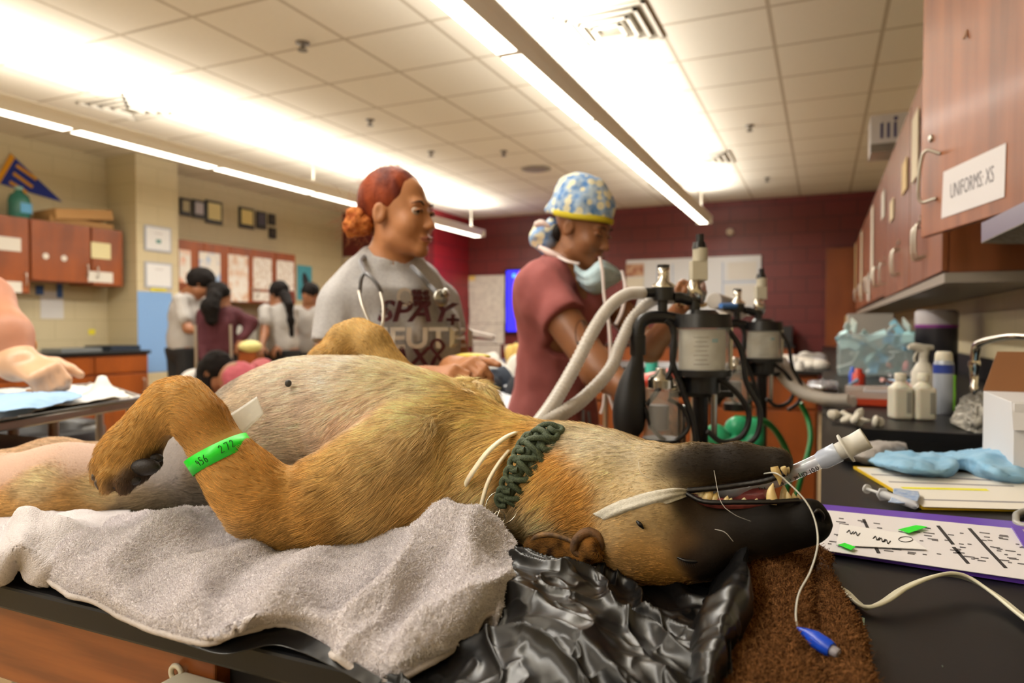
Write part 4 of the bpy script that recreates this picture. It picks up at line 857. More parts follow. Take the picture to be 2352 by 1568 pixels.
# ================================================================ outlet on the near bench front
ol = thing('power_outlet', 'beige electrical outlet box under the near bench top', 'outlet', PY(475, 1560, .40))
a = PY(418, 1538, .408); b = PY(560, 1640, .408)
q = MB(); q.box((a[0], .385, b[2]), (b[0], .409, a[2])); q.build('plate', mat('beige_outlet', 'c9c2ae', .45), ol, bevel=.003)
for k in range(2): c = (a[0]*(.6-.25*k)+b[0]*(.4+.25*k), .3845, (a[2]+b[2])/2-.003); MB().box((c[0]-.003, .3835, c[2]-.004), (c[0]-.001, .385, c[2]+.004)).build('slot', M_ink, ol)
cc1 = PY(405, 1545, .405)
MB().tube([cc1+.006*np.array([math.cos(t), 0, math.sin(t)]) for t in np.linspace(0, 2*math.pi, 20, endpoint=False)], .0022, 8, closed=True).build('mounting_ear', mat('beige_outlet', 'c9c2ae', .45), ol)
# ================================================================ anaesthesia machines
M_blk = mat('machine_black', '101012', .35); M_rub = mat('black_rubber', '0e0e10', .5); M_sil = mat('machine_silver', 'c4beb2', .22, metal=.95)
M_lam = mat('canister_label', 'd6cfbf', .5, col2='b7ae9c', nscale=22); M_glass = mat('clear_acrylic', 'cfcfc8', .12, alpha=.35); M_ltgrey = mat('valve_enamel', 'bdb6a2', .35)
def machine(label, px0, py0, z, s, full=True):
    # (px, py) offsets are given for a machine whose absorber stands at (1612, 800) when s = 1
    D = lambda a, b, dz=0: P(px0+(a-1612)*s, py0+(b-800)*s, z+dz)
    u = z*s/FPX      # metres per picture unit
    t = thing('anesthesia_machine', label, 'machine', (D(1600, 800)[0], D(1600, 800)[1], 0), group='anesthesia machines')
    def vc(px, pyb, pyt, r, r2=None, dz=0): return (D(px, pyb, dz), D(px, pyb, dz)+np.array([0, 0, (pyb-pyt)*u]), r*u, (r if r2 is None else r2)*u)
    MB().cyl(*vc(1612, 848, 752, 62), seg=36).build('absorber_canister', M_glass, t)
    MB().cyl(*vc(1612, 846, 757, 52), seg=36).build('absorber_label', M_lam, t)
    q = MB()
    for k in range(7): y = 775+k*10; c = D(1585, y)-FW*52*u*1.02; q.obox(c+RT*.01, RT, UP, FW, (26 if k % 2 else 34)*u, 1.6*u, .001)
    q.build('printed_line', mat('canister_print', '6e675c', .6), t)
    q = MB(); c = D(1640, 790)-FW*50*u; q.obox(D(1625, 782)-FW*52*u, RT, UP, FW, 18*u, 9*u, .001); q.build('emblem', mat('teal_print2', '6b9aa0', .6), t)
    q = MB(); q.cyl(*vc(1612, 752, 722, 68, 64), seg=36); q.cyl(*vc(1612, 722, 712, 40, 30), seg=30); q.build('absorber_lid', M_blk, t)
    q = MB(); q.cyl(*vc(1612, 862, 848, 66), seg=36); q.cyl(*vc(1612, 900, 862, 40), seg=30); q.build('absorber_base', M_blk, t)
    MB().cyl(*vc(1678, 850, 752, 5)).build('clamp_rod', M_sil, t)
    # pole and foot
    q = MB(); a = D(1608, 1010, .05); q.cyl((a[0], a[1], .05), a+np.array([0, 0, 130*u]), .016); q.build('pole', M_blk, t)
    for k in range(5):
        an = k*2*math.pi/5; e = np.array([a[0]+.26*math.cos(an), a[1]+.26*math.sin(an), .05]); q = MB(); q.cyl((a[0], a[1], .07), e, .018, .012); l = q.build('foot', M_blk, t)
        MB().cyl(e+np.array([-.01, 0, -.025]), e+np.array([.01, 0, -.025]), .024).build('caster', M_rub, l)
    # right: relief valve column with manometer
    q = MB(); q.cyl(*vc(1608, 600, 570, 17), seg=20); q.build('valve_neck', M_ltgrey, t)
    q = MB(); q.cyl(*vc(1606, 572, 556, 17, 14), seg=12); q.cyl(*vc(1608, 556, 538, 9), seg=12); q.build('valve_knob', M_blk, t)
    q = MB(); q.obox(D(1604, 622), RT, UP, FW, 36*u, 46*u, 30*u); q.build('valve_body', M_ltgrey, t, bevel=.002)
    q = MB(); q.lathe([(0, -14*u), (26*u, -14*u), (29*u, -8*u), (29*u, 10*u), (0, 10*u)], D(1602, 668), RT*.8+FW*.3-FW*.9, seg=30); q.build('manometer', M_sil, t)
    q = MB(); q.cyl(*vc(1596, 712, 690, 12)); q.tube([D(1585, 690), D(1565, 684), D(1548, 684)], 13*u, 14, 12); q.build('outlet_elbow', M_blk, t)
    # left: one-way valve
    q = MB(); q.cyl(*vc(1524, 690, 660, 24), seg=28); q.cyl(*vc(1522, 715, 690, 11)); q.tube([D(1510, 672), D(1478, 672)], 12*u, 14, 6); q.build('valve_housing', M_blk, t)
    q = MB(); q.lathe([(27*u, 0), (27*u, 5*u), (14*u, 14*u), (13*u, 30*u), (14*u, 44*u), (0, 46*u)], D(1524, 660), (0, 0, 1)); q.build('valve_dome', M_sil, t)
    MB().cyl(*vc(1524, 617, 608, 14)).build('valve_cap', M_blk, t)
    # arm to the reservoir bag
    q = MB(); q.tube([D(1560, 735), D(1520, 728), D(1490, 730), D(1472, 742), D(1466, 765), D(1465, 800)], 15*u, 16, 50); q.build('bag_arm', M_blk, t)
    q = MB(); q.cyl(*vc(1465, 815, 770, 18)); q.build('arm_collar', M_blk, t)
    q = MB(); q.tube([D(1465, 800), D(1462, 830), D(1452, 880), D(1446, 935), D(1445, 985), D(1448, 1010)], [12*u, 16*u, 30*u, 38*u, 34*u, 16*u], 20, 60); q.build('reservoir_bag', M_rub, t)
    # hoses
    H = [([(1540, 740), (1550, 790), (1540, 850), (1508, 900), (1485, 930)], 6), ([(1530, 735), (1548, 760), (1545, 830), (1562, 880), (1590, 960), (1600, 1020)], 7), ([(1640, 862), (1690, 900), (1720, 950), (1705, 1000), (1660, 1015), (1625, 990)], 6.5),
         ([(1660, 740), (1700, 800), (1715, 880), (1745, 940), (1738, 1000), (1700, 1030)], 6), ([(1480, 935), (1500, 985), (1540, 1015), (1580, 985), (1570, 940), (1535, 915)], 5)]
    for pts, r in H: MB().tube([D(a, b, -.02) for a, b in pts], r*u, 10, 50).build('hose', M_rub, t)
    # vaporiser with glass flow tube
    q = MB(); q.cyl(*vc(1518, 890, 872, 30), seg=26); q.lathe([(30*u, 0), (26*u, 10*u), (12*u, 16*u), (12*u, 26*u), (0, 27*u)], D(1518, 872), (0, 0, 1)); q.build('vaporizer_cap', M_sil, t)
    MB().cyl(*vc(1518, 1005, 895, 40), seg=30).build('glass_jar', M_glass, t)
    q = MB(); q.cyl(*vc(1512, 985, 930, 24), seg=24); q.build('jar_core', mat('jar_grey', '77727a', .3, metal=.4), t)
    q = MB(); q.cyl(*vc(1518, 1030, 1005, 42), seg=30); q.build('jar_base', M_blk, t)
    q = MB(); q.lathe([(20*u, 0), (22*u, 6*u), (8*u, 14*u)], D(1560, 880), RT*.7+UP*.3-FW*.6); q.cyl(D(1540, 895), D(1600, 880), 8*u); q.build('dial', M_sil, t)
    q = MB(); q.cyl(*vc(1640, 1000, 905, 7)); q.cyl(*vc(1565, 1040, 930, 10)); q.build('side_rod', M_sil, t)
    q = MB(); q.obox(D(1610, 905, .03), RT, UP, FW, 150*u, 14*u, 10*u); q.build('crossbar', M_blk, t)
    return t
machine('black and silver anesthesia machine standing just beyond the dog, valve held by woman in pink', 1612, 800, 1.40, 1.0)
machine('second anesthesia machine, farther off, behind the first one', 1752, 790, 2.12, .66)
M_corr = mat('clear_corrugated', 'd6cfc6', .3, alpha=.75)
def corrugated(pts, r, lab, n=260):
    p = spline([P(*a) for a in pts], n); rr = r*(1+.13*np.sin(np.arange(n)*math.pi/2*1.0))
    q = MB(); q.tube(p, rr, 12)
    return tag(q.build('breathing_hose', M_corr), lab, 'hose', 'corrugated hoses')
corrugated([(1478, 672, 1.40), (1440, 676, 1.38), (1400, 705, 1.34), (1362, 760, 1.30), (1315, 850, 1.22), (1268, 930, 1.12), (1228, 985, 1.02), (1205, 1010, .95)], .0115, 'upper translucent corrugated hose from the machine to the dog')
corrugated([(1550, 684, 1.40), (1500, 690, 1.42), (1455, 730, 1.42), (1425, 790, 1.38), (1400, 850, 1.32), (1340, 915, 1.22), (1280, 955, 1.10), (1228, 985, 1.02), (1200, 1012, .96)], .0115, 'lower translucent corrugated hose from the machine to the dog')
corrugated([(1780, 822, 2.2), (1800, 865, 2.15), (1840, 900, 2.05), (1890, 915, 1.95), (1950, 918, 1.9)], .016, 'front pale corrugated hose looping onto the right counter')
corrugated([(1795, 828, 2.3), (1822, 872, 2.25), (1862, 905, 2.15), (1910, 922, 2.05), (1960, 922, 1.98)], .016, 'back pale corrugated hose looping onto the right counter')
corrugated([(1640, 690, 2.1), (1670, 700, 2.2), (1700, 716, 2.3)], .022, 'short pale hose with blue connector at the second machine')
q = MB(); q.cyl(P(1655, 702, 2.05), P(1690, 702, 2.08), .008); tag(q.build('blue_connector', mat('blue_conn', '4d7fc8', .4)), 'light blue connector on the second anesthesia machine', 'connector')
M_grn = mat('oxygen_green', '157a3c', .4)
for pts, lab in (([(1690, 960, 1.9), (1760, 970, 1.95), (1800, 1020, 2.0), (1815, 1080, 2.0), (1800, 1150, 2.0)], 'green oxygen hose curving behind the dog\'s jaw'), ([(1838, 925, 2.4), (1855, 960, 2.4), (1862, 1010, 2.35), (1845, 1080, 2.3), (1826, 1150, 2.3)], 'green oxygen hose hanging from the counter edge')):
    tag(MB().tube([P(*a) for a in pts], .009, 10, 60).build('oxygen_hose', M_grn), lab, 'hose', 'green oxygen hoses')
S = SDF(); c = P(1690, 1000, 1.9)
for k in range(8): S.ell(c+np.array([.05*math.sin(k*2.1), .05*math.cos(k*1.3), .04*math.sin(k*3.3)-.01]), (.035, .03, .03), rotm(k, k*2, 0), .01)
V_, Q_ = S.mesh(.006); tag(link_mesh('green_bag', V_, Q_, mat('green_film', '2aa070', .35), None, True), 'crumpled green plastic bag hanging behind the machines', 'bag')
# ================================================================ bench beyond
b2 = thing('lab_bench', 'far black-topped bench with stained wood fronts behind the machines', 'bench', (-1.4, 4.45, 0))
MB().box((-2.9, 4.12, .887), (-.001, 4.8, .91)).build('worktop', M_blacktop, b2, bevel=.003)
MB().box((-2.86, 4.18, .1), (-.02, 4.76, .886)).build('body', M_cab, b2)
for k in range(5):
    a = -2.84+k*.565; d = MB().box((a, 4.16, .12), (a+.55, 4.18, .68)).build('door', M_cab, b2, bevel=.002)
    MB().box((a, 4.16, .70), (a+.55, 4.18, .87)).build('drawer', M_cab, b2, bevel=.002)
def on4(px, py, h=0): return W(px, py, .91+h)
rq = random.Random(5)
for k in range(16):
    px = rq.uniform(1800, 1885); c = W(px, rq.uniform(822, 842), .93); q = MB(); q.ell(c, (rq.uniform(.04, .09), rq.uniform(.04, .07), rq.uniform(.02, .05)), 12, 8); o = q.build('supply_packet', mat(('sp_w', 'sp_g', 'sp_b')[k % 3], ('d6d0c6', '8f8a84', 'b7b4ba')[k % 3], .6)); tag(o, ('whitish', 'grey', 'lilac-grey')[k % 3]+' supply packet heaped on the far bench', 'packet', 'supply packets')
tq = W(1495, 868, .92); tag(MB().lathe([(.03, 0), (.03, .16), (.012, .18)], W(1497, 868, .902)).build('teal_bottle', mat('teal_bottle', '2f9c8c', .4)), 'teal bottle standing on the far bench beside the pink scrubs', 'bottle')
ct_ = thing('supply_cart', 'small cart with red pouches and a teal bottle beside the pink scrubs', 'cart', W(1505, 880, 0)*np.array([0, 0, 0])+W(1505, 872, .90)*np.array([1, 1, 0]))
k0 = W(1505, 872, .90); MB().box((k0[0]-.22, k0[1]-.16, .87), (k0[0]+.22, k0[1]+.2, .90)).build('top', M_ltgrey, ct_)
for a in (-.2, .2):
    for b in (-.14, .18): MB().cyl((k0[0]+a, k0[1]+b, 0), (k0[0]+a, k0[1]+b, .87), .012).build('leg', M_pull, ct_)
for k, (a, b) in enumerate(((1490, 862), (1515, 858), (1530, 850))):
    c = W(a, b+12, .925); tag(MB().ell(c, (.09, .05, .03), 14, 8, rotm(0, .1*k, k)).build('red_pouch', mat('red_pouch', 'c63c28', .4)), ['red pouch on the far bench, left of three', 'red pouch on the far bench, middle of three', 'red pouch on the far bench, right of three'][k], 'pouch', 'red pouches')
# table with patients and linens beyond the women
t2 = thing('exam_table', 'white-draped table with bundled linens between the two women', 'table', W(1150, 1100, 0))
MB().box((-2.2, 2.62, .80), (-1.62, 3.35, .83)).build('top', M_blacktop, t2)
for x in (-2.15, -1.67):
    for y in (2.68, 3.3): MB().cyl((x, y, 0), (x, y, .8), .02).build('leg', M_pull, t2)
Wq = lambda L, h: [W(a, b, h+c) for a, b, c in L]
drape([Wq([(1090, 985, 0), (1130, 990, 0), (1190, 985, 0)], .86), Wq([(1095, 925, .02), (1130, 930, .03), (1190, 920, .02)], .86), Wq([(1100, 885, .02), (1130, 882, .03), (1190, 880, .02)], .86), Wq([(1105, 862, .0), (1130, 860, .0), (1190, 860, .0)], .86)], 'white_linen', mat('pale_linen', 'd3d6dc', .9), 'pale bluish sheet draped on the table between the women', 'cloth', .02, .004, 40, 40, 4, 14)
for i, (a, b, z, r, c, lab, nm, cat) in enumerate(((1160, 895, 2.75, (.07, .05, .05), '23252c', 'dark bundled fabric on the draped table', 'dark_bundle', 'cloth'), (1128, 868, 2.85, (.09, .05, .03), '3b4350', 'navy folded cloth on the draped table', 'navy_cloth', 'cloth'), (1185, 815, 4.2, (.11, .08, .07), 'cfae62', 'yellow cloth bundle beyond the draped table', 'yellow_bundle', 'cloth'), (1150, 845, 3.9, (.14, .1, .05), 'd8d3ca', 'white towel heap beyond the draped table', 'towel_heap', 'cloth'), (1185, 800, 4.6, (.05, .05, .05), '1b1718', 'dark round bundle behind the yellow cloth', 'dark_bundle', 'cloth'))):
    S = SDF(); c0 = P(a, b, z); rr = random.Random(i+20)
    for k in range(7): S.ell(c0+np.array([rr.uniform(-1, 1)*r[0]*.7, rr.uniform(-1, 1)*r[1]*.7, rr.uniform(-1, 1)*r[2]*.5]), np.array(r)*rr.uniform(.4, .7), rotm(rr.random()*3, rr.random()*3, 0), .015)
    V_, Q_ = S.mesh(.01); tag(link_mesh(nm, V_, Q_, mat('bundle_'+c, c, .85, bump=.5, bscale=80), None, True), lab, cat)
# ================================================================ PEOPLE
def U(v): v = np.asarray(v, float); return v/(np.linalg.norm(v)+1e-12)
def basis(fwd, up=(0, 0, 1), o=(0, 0, 0), s=1.0):   # local +Y looks along fwd, +Z up, +X to the figure's right
    f = U(fwd); u = np.asarray(up, float); x = U(np.cross(f, u)); u = np.cross(x, f); M = np.eye(4); M[:3, 0] = x*s; M[:3, 1] = f*s; M[:3, 2] = u*s; M[:3, 3] = o; return M
def tf(M, p): return M[:3, :3]@np.asarray(p, float)+M[:3, 3]
def head_sdf():
    S = SDF()
    S.ell((0, -.014, .035), (.072, .092, .082), None, .02); S.ell((0, .030, -.028), (.059, .062, .082), None, .02)
    for s in (-1, 1):
        S.cone((s*.040, .012, -.072), (s*.012, .070, -.096), .020, .015, .02); S.ell((s*.034, .058, -.032), (.022, .024, .026), None, .02)
    S.ell((0, .074, -.098), (.020, .016, .015), None, .014)
    S.cone((0, .083, .006), (0, .108, -.034), .0075, .0095, .012); 
    for s in (-1, 1): S.ell((s*.011, .100, -.038), (.0085, .010, .0075), None, .006)
    S.cone((-.030, .076, .023), (.030, .076, .023), .0095, .0095, .016)
    for s in (-1, 1): S.ell((s*.031, .100, .003), (.019, .016, .012), None, .010, True)
    S.ell((0, .088, -.064), (.024, .013, .007), None, .006); S.ell((0, .086, -.074), (.020, .013, .008), None, .006)
    S.ell((0, .101, -.0685), (.022, .008, .0016), None, .003, True)
    for s in (-1, 1):
        S.ell((s*.074, -.008, -.006), (.009, .019, .030), rotm(0, 0, s*.35), .006); S.ell((s*.082, -.004, -.002), (.006, .010, .018), rotm(0, 0, s*.35), .004, True)
    return S
def face_parts(M, body, skin, iris='2a1a10', lip='9c5a50', gaze=(0, 1, 0), brow='2a1a12', closed=False):
    R = M[:3, :3]; sc = np.linalg.norm(R[:, 0])
    for s in (-1, 1):
        c = np.array([s*.031, .0745, .001]); 
        q = MB(); q.ell(tf(M, c), (.0120*sc,)*3, 18, 12); e = q.build('eye', skin if closed else mat('eye_white', 'a8988a', .45, spec=.2), body)
        g = U(R@U(gaze)); q = MB()
        if not closed: q.ell(tf(M, c)+g*.0074*sc, (.0064*sc,)*3, 14, 10).build('iris', mat('iris_'+iris, iris, .15), e)
        q = MB(); lidz = -.001 if closed else .0038
        q.tube([tf(M, (s*.016, .086, .001)), tf(M, (s*.024, .0905, lidz+.002)), tf(M, (s*.034, .0900, lidz+.002)), tf(M, (s*.047, .080, .000))], [.0022*sc, .0030*sc, .0030*sc, .0018*sc], 8, 16); q.build('eyelid', skin, body)
        q = MB(); q.tube([tf(M, (s*.017, .0885, .000)), tf(M, (s*.025, .0925, lidz-.0005)), tf(M, (s*.035, .092, lidz-.0005)), tf(M, (s*.049, .081, -.001))], .0011*sc, 6, 16); q.build('eyelash', mat('lash_dark', '150e0a', .6), body)
        q = MB(); q.tube([tf(M, (s*.014, .0905, .020)), tf(M, (s*.030, .0890, .027)), tf(M, (s*.050, .0760, .020))], [.0018*sc, .0022*sc, .0008*sc], 8, 16); q.build('eyebrow', mat('brow_'+brow, brow, .8), body)
    q = MB(); q.tube([tf(M, (-.023, .088, -.068)), tf(M, (-.010, .1005, -.0645)), tf(M, (0, .1015, -.066)), tf(M, (.010, .1005, -.0645)), tf(M, (.023, .088, -.068))], [.0015*sc, .0036*sc, .0034*sc, .0036*sc, .0015*sc], 8, 24); q.build('upper_lip', mat('lip_'+lip, lip, .4), body)
    q = MB(); q.tube([tf(M, (-.021, .088, -.070)), tf(M, (0, .099, -.0745)), tf(M, (.021, .088, -.070))], [.0015*sc, .0048*sc, .0015*sc], 8, 24); q.build('lower_lip', mat('lip_'+lip, lip, .4), body)
def hand_sdf(wrist, d, n, curl=.6, s=1.0, spread=.06, side=1, thumb=.6, k=.006):
    # d: wrist to knuckles, n: out of the back of the hand; five fingers that bend towards the palm
    S = SDF(); d = U(d); n = U(np.asarray(n)-d*np.dot(n, d)); x = np.cross(d, n)*side; w = np.asarray(wrist, float)
    p = lambda a, b, c: w+(x*a+d*b+n*c)*s
    S.cone(p(0, -.02, 0), p(0, .02, 0), .024*s, .026*s, .02)
    for a in (-.026, -.009, .009, .025): S.cone(p(a*.6, .02, 0), p(a, .078, 0), .016*s, .0125*s, .012)
    for i, (a, L) in enumerate(((-.029, .88), (-.010, 1.0), (.010, .95), (.028, .76))):
        c = p(a, .082, .001); ang = curl*(.75+.12*i); r = .0088*s; dd = U(d+x*(a*spread*20)*.3)
        for j, l in enumerate((.040, .026, .022)):
            e = dd*math.cos(ang)-n*math.sin(ang); c2 = c+e*l*L*s; S.cone(c, c2, r, r*.9, k); c = c2; r *= .92; ang += curl*(.95 if j == 0 else .7)
    c = p(-.026, .020, -.006); t = U(-x*.75+d*.75-n*.35*thumb); c2 = c+t*.040*s; S.cone(c, c2, .0135*s, .0105*s, .012)
    t2 = U(-x*.25+d*.9-n*.6*thumb); c3 = c2+t2*.032*s; S.cone(c2, c3, .0105*s, .0095*s, k); c4 = c3+U(t2-n*.3*thumb)*.024*s; S.cone(c3, c4, .0095*s, .0075*s, k)
    return S
def limb(S, pts, rs, k=.02): S.chain(pts, rs, k); return S
def torso(S, pelvis, waist, chest, neckb, lat, fwd, sc, g=0, fem=True, k=.06):
    lat = U(lat); fwd = U(fwd); up = U(np.asarray(chest)-np.asarray(waist)); R = np.stack([lat, fwd, up], 1)
    S.ell(pelvis, (.165*sc+g, .115*sc+g, .12*sc+g), R, k); S.ell(waist, (.138*sc+g, .105*sc+g, .14*sc+g), R, k); S.ell(chest, (.158*sc+g, .112*sc+g, .16*sc+g), R, k)
    if fem:
        for s in (-1, 1): S.ell(np.asarray(chest)+lat*s*.068*sc+fwd*.060*sc-up*.045*sc, (.060*sc+g, .056*sc+g, .075*sc+g), R, .06)
    S.cone(np.asarray(neckb)-up*.05*sc-lat*.07*sc, np.asarray(neckb)-up*.05*sc+lat*.07*sc, .046*sc+g, .046*sc+g, k)
    return S
def finish(name, S, h, m, parent=None, cut=None, warp=None, cols=None, relax=2):
    V, Q = S.mesh(h, cut=cut, warp=warp, relax=relax)
    return link_mesh(name, V, Q, m, parent, True, cols=cols(V) if cols else None)
def wr(seed, a, sc): return lambda X: fbm(X*sc, seed, 2)*a
M_skin1 = mat('skin_warm', 'a86f48', .5, sss=.08, col2='b27a52', nscale=12)
M_skin2 = mat('skin_brown', '7d4f30', .45, sss=.06, col2='875838', nscale=12)
M_skinp = mat('skin_pink', 'ac765a', .5, sss=.05, col2='a56e54', nscale=10)
M_greytee = mat('grey_marl', 'a19e9e', .9, col2='adaaaa', nscale=160, bump=.25, bscale=400, bdist=.0008)
M_pink = mat('dusty_pink_scrubs', '8c4a48', .85, col2='955250', nscale=20, bump=.2, bscale=500, bdist=.0006)
M_maroonc = mat('maroon_print', '4a1a24', .7)
# ---------------------------------------------------------------- woman in the grey shirt
Z1_ = 1.63
w1 = thing('person', 'red-haired person in grey slogan T-shirt with stethoscope, looking right', 'person', (P(905, 700, 1.66)[0], P(905, 700, 1.66)[1], 0))
hF = FW*np.array([1, 1, 0]); hF = U(hF); f1_ = U(RT*.90-hF*.44+np.array([0, 0, -.03])); HC1 = P(915, 493, Z1_); HM1 = basis(f1_, o=HC1, s=.87)
cf = U(RT*.55-hF*.83); cl_lat = U(np.cross(cf, [0, 0, 1]))      # chest faces right and towards us; lateral = her right
def pz(a, b, z): return P(a, b, z)
nk = pz(890, 616, 1.665); ch = pz(905, 752, 1.70); wa = pz(905, 870, 1.71); pe = pz(900, 1000, 1.72)
shN = pz(788, 706, 1.61); shF = pz(1002, 700, 1.79)
elN = pz(752, 910, 1.58); wrN = pz(960, 872, 1.42); elF = pz(1058, 860, 1.84); wrF = pz(1040, 846, 1.56)
B1 = SDF(); B1.extend(head_sdf().xf(HM1))
B1.cone(tf(HM1, (0, -.012, -.06)), nk, .047, .052, .02); B1.cone(nk, nk-np.array([0, 0, .05]), .055, .085, .03)
torso(B1, pe, wa, ch, nk, cl_lat, cf, .87)
limb(B1, [shN, elN, wrN], [.046, .036, .024], .03); limb(B1, [shF, elF, wrF], [.050, .038, .026], .03)
# mid forearm swell
h1 = hand_sdf(wrN, P(1000, 868, 1.40)-wrN, UP*.8-FW*.6, .65, .95, side=-1); h2 = hand_sdf(wrF, P(1082, 842, 1.46)-wrF, UP*.6-FW*.8, .9, .95, side=1)
B1.extend(h1); B1.extend(h2)
for s in (-1, 1):
    hp_ = pe+cl_lat*s*.09; kn = np.array([hp_[0], hp_[1], .48])+cf*.02; an = np.array([hp_[0], hp_[1], .08]); limb(B1, [hp_, kn, an], [.085, .055, .035], .04); B1.cone(an, an+cf*.12-np.array([0, 0, .04]), .035, .03, .02)
finish('body', B1, .0042, M_skin1, w1)
body1 = w1.children[0]; face_parts(HM1, body1, M_skin1, gaze=(.15, 1, 0), lip='98584a', brow='3a2016')
T1 = SDF(); torso(T1, pe+np.array([0, 0, .02]), wa, ch, nk, cl_lat, cf, .90, .014)
up1 = np.array([0, 0, 1.])
limb(T1, [shN, shN+(elN-shN)*.50], [.060, .062], .04); limb(T1, [shF, shF+(elF-shF)*.5], [.058, .058], .04)
T1.cone(nk-up1*.012, nk-up1*.050, .072, .104, .03)
T1.cone(nk+up1*.060+cf*.010, nk-up1*.006+cf*.012, .054, .050, .006, sub=True)
def cut1(X): return np.maximum(-(X[..., 2]-(pe[2]-.06)), -1)
endN = shN+(elN-shN)*.42; dN_ = U(elN-shN); endF = shF+(elF-shF)*.42; dF_ = U(elF-shF)
def tee_cut(X):
    a = np.maximum((X-endN)@dN_, .075-np.linalg.norm(X-endN, axis=-1)*1.0+.0)  # placeholder shape; sleeve trimmed below
    d1 = np.where(np.linalg.norm(X-(endN+dN_*.04), axis=-1) < .105, (X-endN)@dN_, -1); d2 = np.where(np.linalg.norm(X-(endF+dF_*.04), axis=-1) < .105, (X-endF)@dF_, -1)
    tz = (pe[2]-.08)-X[..., 2]
    return np.maximum(np.maximum(d1, d2), tz)
finish('t_shirt', T1, .005, M_greytee, w1, tee_cut, lambda X: fbm(X*np.array([16, 16, 6]), 61, 2)*.010)
tee = [o for o in w1.children if o.name.startswith('t_shirt')][0]
pr = T1.onto(FW, .011, .2)
rx = -cl_lat   # reading direction as seen from in front
def onchest(px, py): return P(px, py, 1.6)
M_wprint = mat('white_print', 'cfc6bc', .8)
def shirt(s, px, py, size, m, xs=1, sh=0, off=.0016):
    return text(s, 'print', m, P(px, py, 1.60), rx, up1+rx*.02, size, tee, ext=.0005, xs=xs, shear=sh, offset=off, proj=pr)
shirt('SPAY', 952, 718, .066, M_maroonc, 1.25, .25); shirt('NEUTER', 975, 778, .066, M_wprint, 1.25, 0); shirt('VAX', 925, 822, .064, M_maroonc, 1.1, .2); shirt('MICRO', 945, 868, .050, M_wprint, 1.1); shirt('+', 1035, 735, .05, M_maroonc, 1.2)
q = MB(); rc_ = P(1003, 818, 1.6); 
rib = [rc_+rx*a+up1*b for a, b in ((-.022, -.035), (-.004, -.002), (.016, .020), (.010, .034), (0, .038), (-.010, .034), (-.014, .020), (.004, -.002), (.024, -.035))]
q.tube(rib, .006, 8, 60, flat=(cf, .5)); V_ = pr(np.array(q.v)); link_mesh('ribbon_print', V_, q.f, M_maroonc, tee)
for (a, b, r, m) in ((935, 684, .021, M_wprint), (936, 684, .014, M_greytee)):
    q = MB(); c = P(a, b, 1.6); q.add([c+rx*r*math.cos(t)+up1*r*math.sin(t) for t in np.linspace(0, 6.28, 20, endpoint=False)], [tuple(range(20))]); V_ = pr(np.array(q.v))+cf*(.001 if m is M_greytee else 0); link_mesh('round_print', V_, q.f, m, tee)
for k, (a, b) in enumerate(((966, 672), (968, 684), (970, 696))): shirt('##-#', a, b, .018, M_maroonc, 1.1, 0, .001)
q = MB(); 
for s_ in (((890, 727), (902, 712)), ((884, 719), (898, 703)), ((893, 705), (905, 695))):
    q.tube([P(*s_[0], 1.6), P(*s_[1], 1.6)], .004, 6, 4, flat=(cf, .4))
link_mesh('claw_print', pr(np.array(q.v)), q.f, mat('grey_print_dark', '4d484c', .8), tee)
# trousers
PT = SDF(); PT.ell(pe, (.175, .13, .13), np.stack([cl_lat, cf, up1], 1), .05)
for s in (-1, 1):
    hp_ = pe+cl_lat*s*.09; kn = np.array([hp_[0], hp_[1], .48])+cf*.02; an = np.array([hp_[0], hp_[1], .10]); limb(PT, [hp_, kn, an], [.10, .07, .055], .04)
finish('trousers', PT, .01, mat('black_trousers', '17171a', .8), w1, lambda X: X[..., 2]-(pe[2]+.02))
# hair with a loose curly bun
Hh = SDF(); Hh.ell((0, -.026, .046), (.0815, .094, .084), None, .02); Hh.ell((0, -.085, -.005), (.045, .035, .045), None, .03)
Hh.ell((0, .122, -.050), (.075, .064, .092), None, .012, True)
for s in (-1, 1): Hh.ell((s*.085, .012, -.048), (.045, .032, .044), None, .010, True); Hh.ell((s*.085, .078, -.020), (.030, .040, .045), None, .012, True)
M_hair1 = mat('auburn_hair', '5a1e10', .6, spec=.25, col2='93401c', nscale=30, ndetail=6, stretch=(1, 1, .35), bump=.5, bscale=140, bdist=.003, ramp=(.4, .7))
finish('hair', Hh.xf(HM1), .0035, M_hair1, body1, None, lambda X: fbm(X*np.array([60, 60, 22]), 71, 2)*.0018)
Bn = SDF(); rr = random.Random(3); bc1 = P(826, 510, 1.63)
for k in range(26):
    v = U([rr.gauss(0, 1), rr.gauss(0, 1), rr.gauss(0, 1)])*rr.uniform(.010, .036); Bn.ell(bc1+v, (rr.uniform(.008, .016),)*3, None, .004)
Bn.ell(bc1, (.03, .03, .034), None, .01)
finish('hair_bun', Bn, .003, mat('copper_curls', 'd08040', .7, spec=.2, col2='9a4a1c', nscale=60, bump=1, bscale=200, bdist=.004), body1, None, lambda X: fbm(X*120, 73, 2)*.004)
rgp = np.random.default_rng(8); n_ = 160; rts = bc1+rgp.normal(0, .024, (n_, 3)); dd = rts-bc1; dd /= np.linalg.norm(dd, axis=1)[:, None]
strands('flyaway_hair', rts, dd+rgp.normal(0, .4, (n_, 3)), rgp.uniform(.01, .035, n_), np.tile(lin('a8602c'), (n_, 1)), mat('hair_strand', 'c77a3c', .5, attr='col'), body1, r0=.0003, npts=6, curl=.18)['kind'] = 'stuff'
